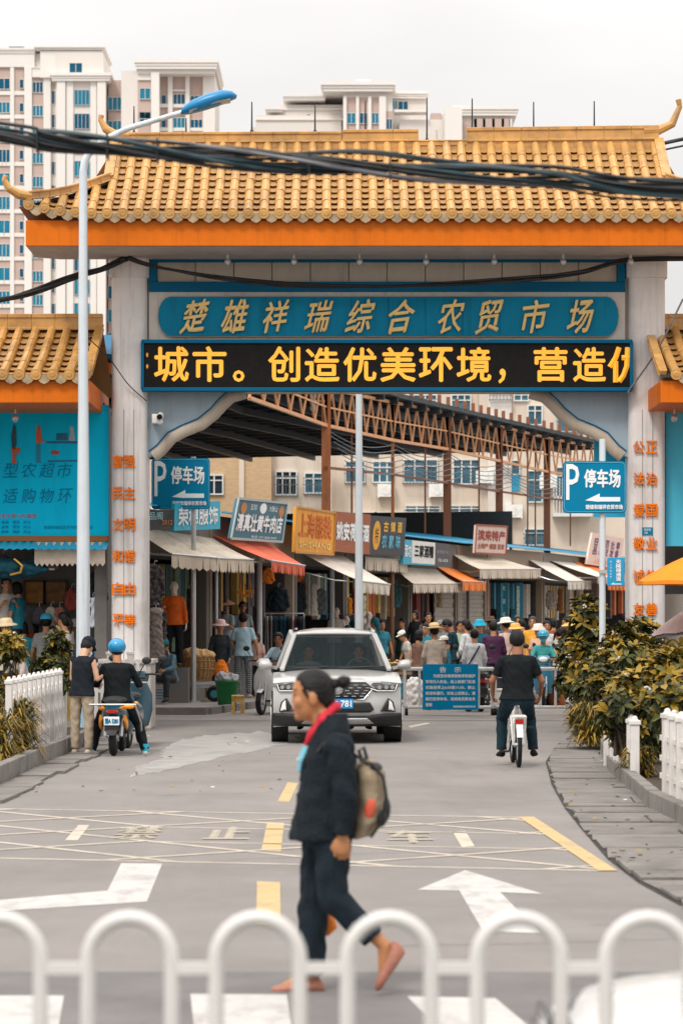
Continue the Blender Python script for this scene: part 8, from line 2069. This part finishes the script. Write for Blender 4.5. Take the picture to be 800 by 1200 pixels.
for i, (x, y0, y1, col, w, lab) in enumerate(((222, 690, 738, (62, 56, 60), 12, 'dusky dress deep under the beige awning'), (234, 692, 740, (96, 84, 84), 12, 'mauve grey dress deep under the beige awning'), (246, 690, 736, (70, 76, 84), 10, 'slate dress beside the thin grey post'), (314, 665, 684, (206, 112, 40), 10, 'short orange garment hanging under the red awning'), (344, 664, 682, (176, 84, 36), 16, 'rust fringe garment at the corner of the red awning'), (326, 688, 716, (24, 34, 42), 20, 'wide navy garment hanging in the red awning shop'), (346, 686, 718, (28, 36, 44), 20, 'dark teal garment hanging in the red awning shop'), (356, 684, 700, (120, 56, 50), 6, 'small red garment on the dark wall of the red awning shop'), (317, 724, 770, (24, 84, 104), 14, 'teal patterned garment on the rail by the pink hat'), (393, 690, 735, (210, 200, 188), 9, 'cream dress in the white awning window'), (425, 698, 738, (214, 202, 192), 10, 'pale pink dress by the tall white post'), (409, 700, 722, (206, 138, 40), 9, 'small golden top in the white awning window'))):
    sF = [q for q in FL]; 
    fs = None
    for (x0, s0_), (x1, s1_) in zip(FL[:-1], FL[1:]):
        if x0 <= x <= x1: fs = s0_ + (s1_ - s0_) * (x - x0) / (x1 - x0)
    garment(lab, x, y0, y1, fs * .985, col, w, 'top' if i in (3, 4, 5, 6) else 'dress', 10 + i, grp=GG)
def rail_(label, x0, x1, y, s, ybot):
    Y = F / s; a, b, z0 = at(x0, y, Y), at(x1, y, Y), .3; t = thing('clothes_rail', label, 'clothes rail', ((a.x + b.x) / 2, Y, z0)); mb = MB(); mb.tube([a, b], .016, 6)
    for p in (a, b): mb.tube([p, (p.x, Y, z0)], .016, 6); mb.tube([(p.x, Y - .2, z0 + .02), (p.x, Y + .2, z0 + .02)], .016, 6)
    mb.build('frame', M['steel'], t)
    rr = random.Random(int(x0)); n = int((x1 - x0) / 2.2)
    for i in range(n):
        x = x0 + (x1 - x0) * (i + .5) / n; q = at(x, y + 3, Y); mb = MB(); l = rr.uniform(.7, .95); w = rr.uniform(.03, .05)
        mb.loft([((q.x, Y, q.z), (w * .4, 0, 0), (0, .06, 0)), ((q.x, Y, q.z - .08), (w, 0, 0), (0, .2, 0)), ((q.x + rr.uniform(-.02, .02), Y, q.z - l), (w * 1.1, 0, 0), (0, .19, 0))], 8); mb.build('garment', cmat(*rr.choice([(28, 36, 44), (46, 60, 72), (120, 118, 120), (24, 84, 100), (90, 44, 50), (60, 58, 62), (170, 160, 150)])), t, smooth=60)
rail_('clothes rail of dark garments under the red awning', 310, 356, 719, 52.2, 770)
rail_('clothes rail of pale garments in the white awning shop', 384, 420, 720, 46.6, 760)
# mannequins
def mannequin(label, x, ytop, s, zf, shirt, pants, rz):
    n0 = set(bpy.data.objects); Y = F / s; zt = CH - (ytop - HY) / s
    o, J = person(label, ((x - CX) / s, Y), rz, H=1.66, z=zt - 1.66, shirt=shirt, sleeve='long' if shirt[0] > 150 and shirt[1] < 120 else 'short', pants=pants, hair=None, skin='ceramic', face=False, armL=((-.18, 0, -1), (-.1, .15, -1)), armR=((.18, 0, -1), (.1, .15, -1)), vox=.016, shoes=(60, 56, 54), group='mannequins in front of the clothes shops')
    o['category'] = 'mannequin'; o.name = 'mannequin'
    zb = zt - 1.66
    if zb > zf + .02:
        t = MB(); t.box2((-.3, -.22, zf - zb), (.3, .22, -.004)); t.build('plinth', M['interior_grey'], o, local=True)
    return o
mannequin('mannequin in burnt orange blouse and dark trousers by the clothes shop', 204, 684, 59.3, .13, (196, 88, 24), (24, 26, 32), 178)
mannequin('white mannequin in a pale dress at the white awning window', 394, 714, 47.4, .13, (216, 208, 198), (206, 198, 190), 170)
mannequin('white bald mannequin in cream top beside the teal headscarf', 432, 719, 46.6, .13, (218, 206, 194), (190, 180, 172), 175)
mannequin('headed mannequin torso in white behind the car roof', 406, 724, 47.0, .13, (224, 218, 210), (120, 116, 112), 160)
# things on the sidewalk at the clothes shop
def up(x, y, z=.13): return gnd(x, y, z)
p = up(188, 824); t = thing('cardboard_box', 'white carton with blue lines on the kerb below the squatting person', 'box', tuple(p)); mb = MB(); mb.box((p.x, p.y, p.z + .17), (.30, .26, .34)); b_ = mb.build('box', cmat(206, 202, 198, .8, 'paint'), t, bevel=.006)
mb = MB()
for k in range(4): mb.box2((p.x - .10, p.y - .134, p.z + .08 + .055 * k), (p.x + .10, p.y - .130, p.z + .105 + .055 * k))
mb.build('printed_lines', cmat(90, 150, 190, .7, 'paint'), b_)
mb = MB(); mb.box((p.x - .02, p.y - .02, p.z + .352), (.32, .12, .012)); mb.build('flap', cmat(190, 184, 178, .8, 'paint'), t)
p = up(209, 823); mb = MB(); mb.loft([(p + Vector((0, 0, .005)), (.10, 0, 0), (0, .08, 0)), (p + Vector((0, 0, .1)), (.14, 0, 0), (0, .1, 0)), (p + Vector((.01, 0, .25)), (.12, 0, 0), (0, .09, 0)), (p + Vector((0, 0, .33)), (.05, 0, 0), (0, .04, 0))], 14); mb.tube([p + Vector((-.05, 0, .3)), p + Vector((-.03, 0, .42)), p + Vector((.03, 0, .42)), p + Vector((.05, 0, .3))], .012, 6)
tag(remesh(mb, .014, 1, .008, 4).build('carrier_bag', cmat(228, 92, 52, .5), smooth=60), 'bright orange red carrier bag on the kerb beside the sign post', 'bag')
# basket bundle on a hand cart
s_ = 58.5; cY = F / s_; c = at(232, 790, cY); t = thing('wicker_basket', 'huge woven basket bundle under tan cloth riding on the hand cart', 'basket', (c.x, cY, .55))
mb = MB(); mb.loft([((c.x, cY, .55), (.23, 0, 0), (0, .22, 0)), ((c.x, cY, .70), (.31, 0, 0), (0, .29, 0)), ((c.x, cY, .88), (.34, 0, 0), (0, .31, 0)), ((c.x, cY, 1.02), (.31, 0, 0), (0, .285, 0))], 26)
b_ = mb.build('basket', mat('wicker', srgb(176, 142, 96), .85, var=.3, scale=22, bump=1, bscale=40, stretch=(1, 1, 5), dirt=((.12, .08, .04), .5, (10, 10, 10))), t, smooth=60)
mb = MB()
for k in range(22):
    an = 2 * PI * k / 22; mb.tube([(c.x + r_ * math.cos(an), cY + r_ * .92 * math.sin(an), z_) for r_, z_ in ((.236, .56), (.318, .70), (.348, .88), (.318, 1.02))], .012, 5)
for z_, r_ in ((.62, .275), (.78, .338), (.94, .338)): mb.tube([(c.x + r_ * math.cos(2 * PI * k / 28), cY + .92 * r_ * math.sin(2 * PI * k / 28), z_) for k in range(29)], .012, 5)
mb.build('weave', cmat(150, 112, 66, .85), b_)
mb = MB(); mb.ell((c.x, cY, 1.05), (.34, .31, .13), 20, 12); mb.ell((c.x - .12, cY - .1, 1.10), (.18, .2, .11), 14, 9); mb.ell((c.x + .14, cY, 1.06), (.18, .2, .11), 14, 9); remesh(mb, .02, 2, .012, 8).build('tan_cloth', cmat(206, 164, 118), t, smooth=60)
t = thing('hand_cart', 'low hand cart with rubber wheels carrying the wicker basket', 'cart', (c.x, cY, .13))
mb = MB(); mb.box((c.x + .05, cY, .50), (.72, .56, .06)); mb.box((c.x + .05, cY, .44), (.6, .45, .06)); mb.tube([(c.x + .4, cY - .2, .5), (c.x + .5, cY - .2, .72), (c.x + .5, cY + .2, .72), (c.x + .4, cY + .2, .5)], .016, 6); mb.build('frame', M['steel'], t)
for sx_ in (-.22, .34):
    for sy_ in (-.3, .3): 
        mb = MB(); mb.tube([(c.x + sx_ + .12 * math.cos(q), cY + sy_, .29 + .12 * math.sin(q)) for q in [2 * PI * k / 18 for k in range(19)]], .04, 8); w = mb.build('wheel', M['black_rubber'], t, smooth=60)
        mb = MB(); mb.cyl((c.x + sx_, cY + sy_ - .03, .29), (c.x + sx_, cY + sy_ + .03, .29), .08, n=12); mb.build('rim', cmat(40, 130, 140, .5, 'paint'), w)
p = up(266, 826); t = thing('waste_bin', 'green plastic bin with a grey bag stuffed in its mouth', 'bin', tuple(p)); mb = MB(); mb.loft([(p, (.17, 0, 0), (0, .15, 0)), (p + Vector((0, 0, .03)), (.18, 0, 0), (0, .16, 0)), (p + Vector((0, 0, .42)), (.225, 0, 0), (0, .19, 0)), (p + Vector((0, 0, .44)), (.245, 0, 0), (0, .21, 0)), (p + Vector((0, 0, .47)), (.24, 0, 0), (0, .205, 0))], 4 * 6); mb.build('bin', cmat(20, 112, 62, .5, 'paint'), t, smooth=50)
mb = MB(); mb.ell(p + Vector((0, 0, .48)), (.23, .19, .09), 14, 9); mb.ell(p + Vector((-.1, -.05, .54)), (.13, .12, .1), 12, 8); mb.ell(p + Vector((.1, 0, .53)), (.12, .12, .08), 12, 8); remesh(mb, .02, 1, .014, 6).build('bin_bag', cmat(150, 152, 154, .4), t, smooth=60)
# worn yellow stool standing at the kerb edge
p = gnd(279, 836.5, 0) + Vector((0, -.12, 0)); t = thing('wooden_stool', 'small worn yellow wooden stool standing on the road at the kerb', 'stool', tuple(p))
ym = mat('stool_yellow', srgb(220, 176, 96), .7, var=.25, scale=9, dirt=((.12, .06, .025), .9, (9, 9, 7)))
mb = MB(); mb.box(p + Vector((0, 0, .335)), (.235, .26, .035)); mb.build('seat', ym, t, bevel=.008)
mb = MB(); mb.box(p + Vector((0, -.10, .27)), (.20, .02, .09)); mb.box(p + Vector((0, .10, .27)), (.20, .02, .09)); mb.build('apron', ym, t, bevel=.004)
for sx_ in (-.085, .085):
    mb = MB(); mb.prism([p + Vector((sx_ - .035, -.12, 0)), p + Vector((sx_ + .035, -.12, 0)), p + Vector((sx_ + .026, -.11, .318)), p + Vector((sx_ - .026, -.11, .318))], (0, .23, 0)); mb.build('leg', ym, t, fixn=True, bevel=.006)
# shop counter under the awning
c = at(268, 760, F / 55.5); t = thing('shop_counter', 'white display counter with small blue screen under the beige awning', 'counter', (c.x, c.y, .13)); mb = MB(); mb.box2((c.x - .45, c.y, .13), (c.x + .42, c.y + .6, .95)); mb.box2((c.x - .48, c.y - .03, .95), (c.x + .45, c.y + .62, 1.0)); mb.build('cabinet', cmat(170, 172, 174, .6, 'paint'), t, bevel=.008)
mb = MB(); mb.box2((c.x - .3, c.y - .02, 1.02), (c.x - .02, c.y + .04, 1.32)); mb.build('display', cmat(56, 116, 146, .4, 'paint'), t)
# kitchen implements on strings: orange tools
for i, (x, y) in enumerate(((281, 694), (287, 698), (293, 693))):
    p = at(x, y, F / 54.2); mb = MB(); mb.tube([p + Vector((0, 0, .25)), p + Vector((.03, 0, -.15))], .02, 6); mb.box(p + Vector((0, -.02, .0)), (.16, .03, .07)); mb.tube([p + Vector((0, 0, .25)), p + Vector((0, 0, .5))], .004, 4)
    tag(mb.build('hanging_tool', cmat(228, 150, 48, .5, 'paint')), ('orange handled tool hanging at the doorway, beside the conical hat', 'orange handled tool hanging lowest in the doorway', 'orange handled tool hanging close to the pale post')[i], 'tool', 'orange tools hanging at the doorway')
# vegetable stall behind the car
t0 = thing('vegetable_stall', 'long vegetable stall board between the car and the notice board', 'stall', (at(452, 0, F / 56).x, F / 56, 0)); xx0, xx1 = at(424, 0, F / 56).x, at(486, 0, F / 56).x; Yv = F / 56.
mb = MB(); mb.box2((xx0, Yv - .5, .62), (xx1, Yv + .5, .68)); mb.build('table_top', cmat(130, 104, 80, .7, 'paint'), t0)
for x in (xx0 + .05, xx1 - .05):
    for y in (Yv - .45, Yv + .45): mb = MB(); mb.box2((x - .03, y - .03, 0), (x + .03, y + .03, .62)); mb.build('leg', cmat(110, 90, 70, .7, 'paint'), t0)
rr = random.Random(9)
for i, (x, y, col, lab) in enumerate(((428, 754, (176, 150, 104), 'woven tray of pale roots by the car mirror'), (441, 750, (104, 130, 56), 'woven tray of green beans on the stall'), (454, 752, (140, 150, 70), 'woven tray of lettuce on the stall'), (466, 750, (200, 170, 120), 'woven tray of potatoes before the brown jacket'), (478, 754, (196, 120, 84), 'woven tray of carrots next to the straw hat'))):
    p = at(x, y, Yv); p.y += rr.uniform(-.2, .2); z = .685; t = thing('produce_tray', lab, 'tray', (p.x, p.y, z), 0, 'produce trays on the vegetable stall')
    mb = MB(); mb.lathe([(.12, z), (.15, z + .01), (.19, z + .16), (.20, z + .17), (.18, z + .16), (.14, z + .04)], (p.x, p.y, 0), 18); mb.build('tray', M['wicker'], t, smooth=50)
    mb = MB()
    for k in range(26): a_ = rr.uniform(0, 6.28); q = rr.random() ** .5 * .15; mb.ell((p.x + q * math.cos(a_), p.y + q * math.sin(a_), z + .12 + rr.uniform(0, .14) * (1 - q / .17)), (rr.uniform(.03, .05), rr.uniform(.03, .05), rr.uniform(.02, .035)), 7, 5)
    o = mb.build('produce', cmat(*col, .6), t, smooth=60); o['kind'] = 'stuff'
mb = MB(); c = at(470, 742, F / 50.); mb.lathe([(.16, c.z - .22), (.20, c.z - .2), (.22, c.z), (.2, c.z + .005)], (c.x, c.y, 0), 18); 
for i, (x, y, s, col, lab) in enumerate(((471, 750, 53, (20, 128, 160), 'blue plastic tub behind the vegetable stall'), (452, 744, 47, (24, 104, 130), 'deep teal plastic tub by the shop doorway'), (588, 772, 58, (210, 208, 204), 'white tub on the ground behind the barrier'), (650, 776, 57, (196, 112, 60), 'orange tub beside the black scooter'), (486, 776, 59, (206, 202, 200), 'white woven sack below the stall edge'))):
    p = at(x, y, F / s); z0 = 0; h = .34; t = MB()
    if 'sack' in lab: t.loft([((p.x, p.y, 0), (.2, 0, 0), (0, .16, 0)), ((p.x, p.y, .2), (.24, 0, 0), (0, .2, 0)), ((p.x, p.y, .5), (.19, 0, 0), (0, .16, 0)), ((p.x, p.y, .62), (.09, 0, 0), (0, .08, 0))], 14); o = remesh(t, .02, 1, .012, 3).build('sack', cmat(*col), smooth=60)
    else:
        t.lathe([(.2, 0), (.21, .01), (.26, h), (.285, h + .01), (.285, h + .03), (.25, h + .025), (.2, .04), (0.01, .035)], (p.x, p.y, 0), 22); o = t.build('plastic_tub', cmat(*col, .45, 'paint'), smooth=50)
    tag(o, lab, 'sack' if 'sack' in lab else 'tub')
# teal poster columns beside the wide awning shop
for x, lab, tx in ((588, 'teal poster column with white characters beside the wide beige awning', '欢迎光临'), (605, 'second teal poster column with a vertical slogan', '优质服务诚信经营')):
    s = 36.6 if x < 600 else 36; a0, b0 = at(x - 7, 735, F / s), at(x + 7, 683, F / s); Y_ = a0.y - .3; t = thing('poster_column', lab, 'poster', ((a0.x + b0.x) / 2, Y_, .13), 0, 'teal posters beside the shop'); mb = MB(); mb.box2((a0.x, Y_ - .04, .13), (b0.x, Y_ + .04, b0.z)); bd = mb.build('board', cmat(10, 104, 128, .5, 'paint'), t)
    mb = MB()
    for k, ch in enumerate(tx): text_mb(mb, ch, ((a0.x + b0.x) / 2, Y_ - .045, b0.z - .18 - (1.0 if len(tx) > 4 else 1.5) * k / len(tx) * 1.1), (1, 0, 0), (0, 0, 1), .16, .14, depth=.003, bold=.005)
    mb.build('lettering', cmat(206, 216, 190, .5, 'paint'), bd)
# striped cloths over the fence end, as in the picture
p0 = gnd(82, 870); 
for i, (dx, col, lab) in enumerate(((-.10, (196, 150, 110), 'tan cloth strip draped over the fence end'), (-.02, (150, 118, 130), 'mauve cloth strip draped over the fence end'), (.06, (206, 176, 100), 'yellow cloth strip draped over the fence end'))):
    mb = MB(); x = p0.x + dx - .05; y = p0.y - .15; mb.loft([((x, y, .98), (.045, 0, 0), (0, .012, 0)), ((x + .005, y - .02, .7), (.05, 0, 0), (0, .016, 0)), ((x - .005, y, .32), (.045, 0, 0), (0, .012, 0))], 10); mb.tube([(x, y, .97), (x, y + .05, 1.0), (x, y + .1, .97)], .02, 6)
    tag(mb.build('cloth_strip', cmat(*col), smooth=60), lab, 'cloth', 'cloth strips on the fence end')

# more wares in the billboard shop
for i, (x, y0, y1, col, lab, w) in enumerate(((4, 650, 676, (120, 60, 58), 'maroon tunic hanging at the edge of the billboard shop', 12), (44, 645, 668, (70, 96, 110), 'slate tunic hanging above the amber picture', 12), (60, 645, 668, (150, 130, 104), 'tan tunic hanging above the brown picture', 12), (84, 690, 716, (150, 70, 60), 'brick red garment beside the lamp pole', 9), (46, 711, 732, (90, 88, 96), 'grey garment hanging below the amber picture', 12), (60, 711, 734, (196, 186, 172), 'cream garment hanging below the brown picture', 9), (70, 711, 734, (176, 110, 100), 'rose garment hanging below the brown picture', 8))):
    garment(lab, x, y0, y1, 69.6, col, w, 'top', 40 + i, grp='garments in the billboard shop')
for i, (x, y0, y1, s, col, lab, w) in enumerate(((368, 684, 722, 48.8, (206, 198, 188), 'white gown at the first window of the white awning shop', 9), (376, 690, 720, 48.4, (110, 120, 126), 'grey blouse at the white awning shop', 9), (416, 690, 726, 46, (150, 60, 60), 'dark red dress behind the tall white post', 8), (464, 684, 712, 43.4, (60, 100, 110), 'teal bag like garment by the rusty post', 9), (515, 690, 712, 40.6, (170, 150, 120), 'beige garment beside the roller shutter', 8), (645, 692, 714, 35, (170, 160, 150), 'pale garment in the dark shop under the steep awning', 8), (656, 690, 716, 34.5, (140, 90, 60), 'brown garment in the dark shop under the steep awning', 8))):
    garment(lab, x, y0, y1, s, col, w, 'dress' if i % 2 == 0 else 'top', 60 + i, grp=GG)
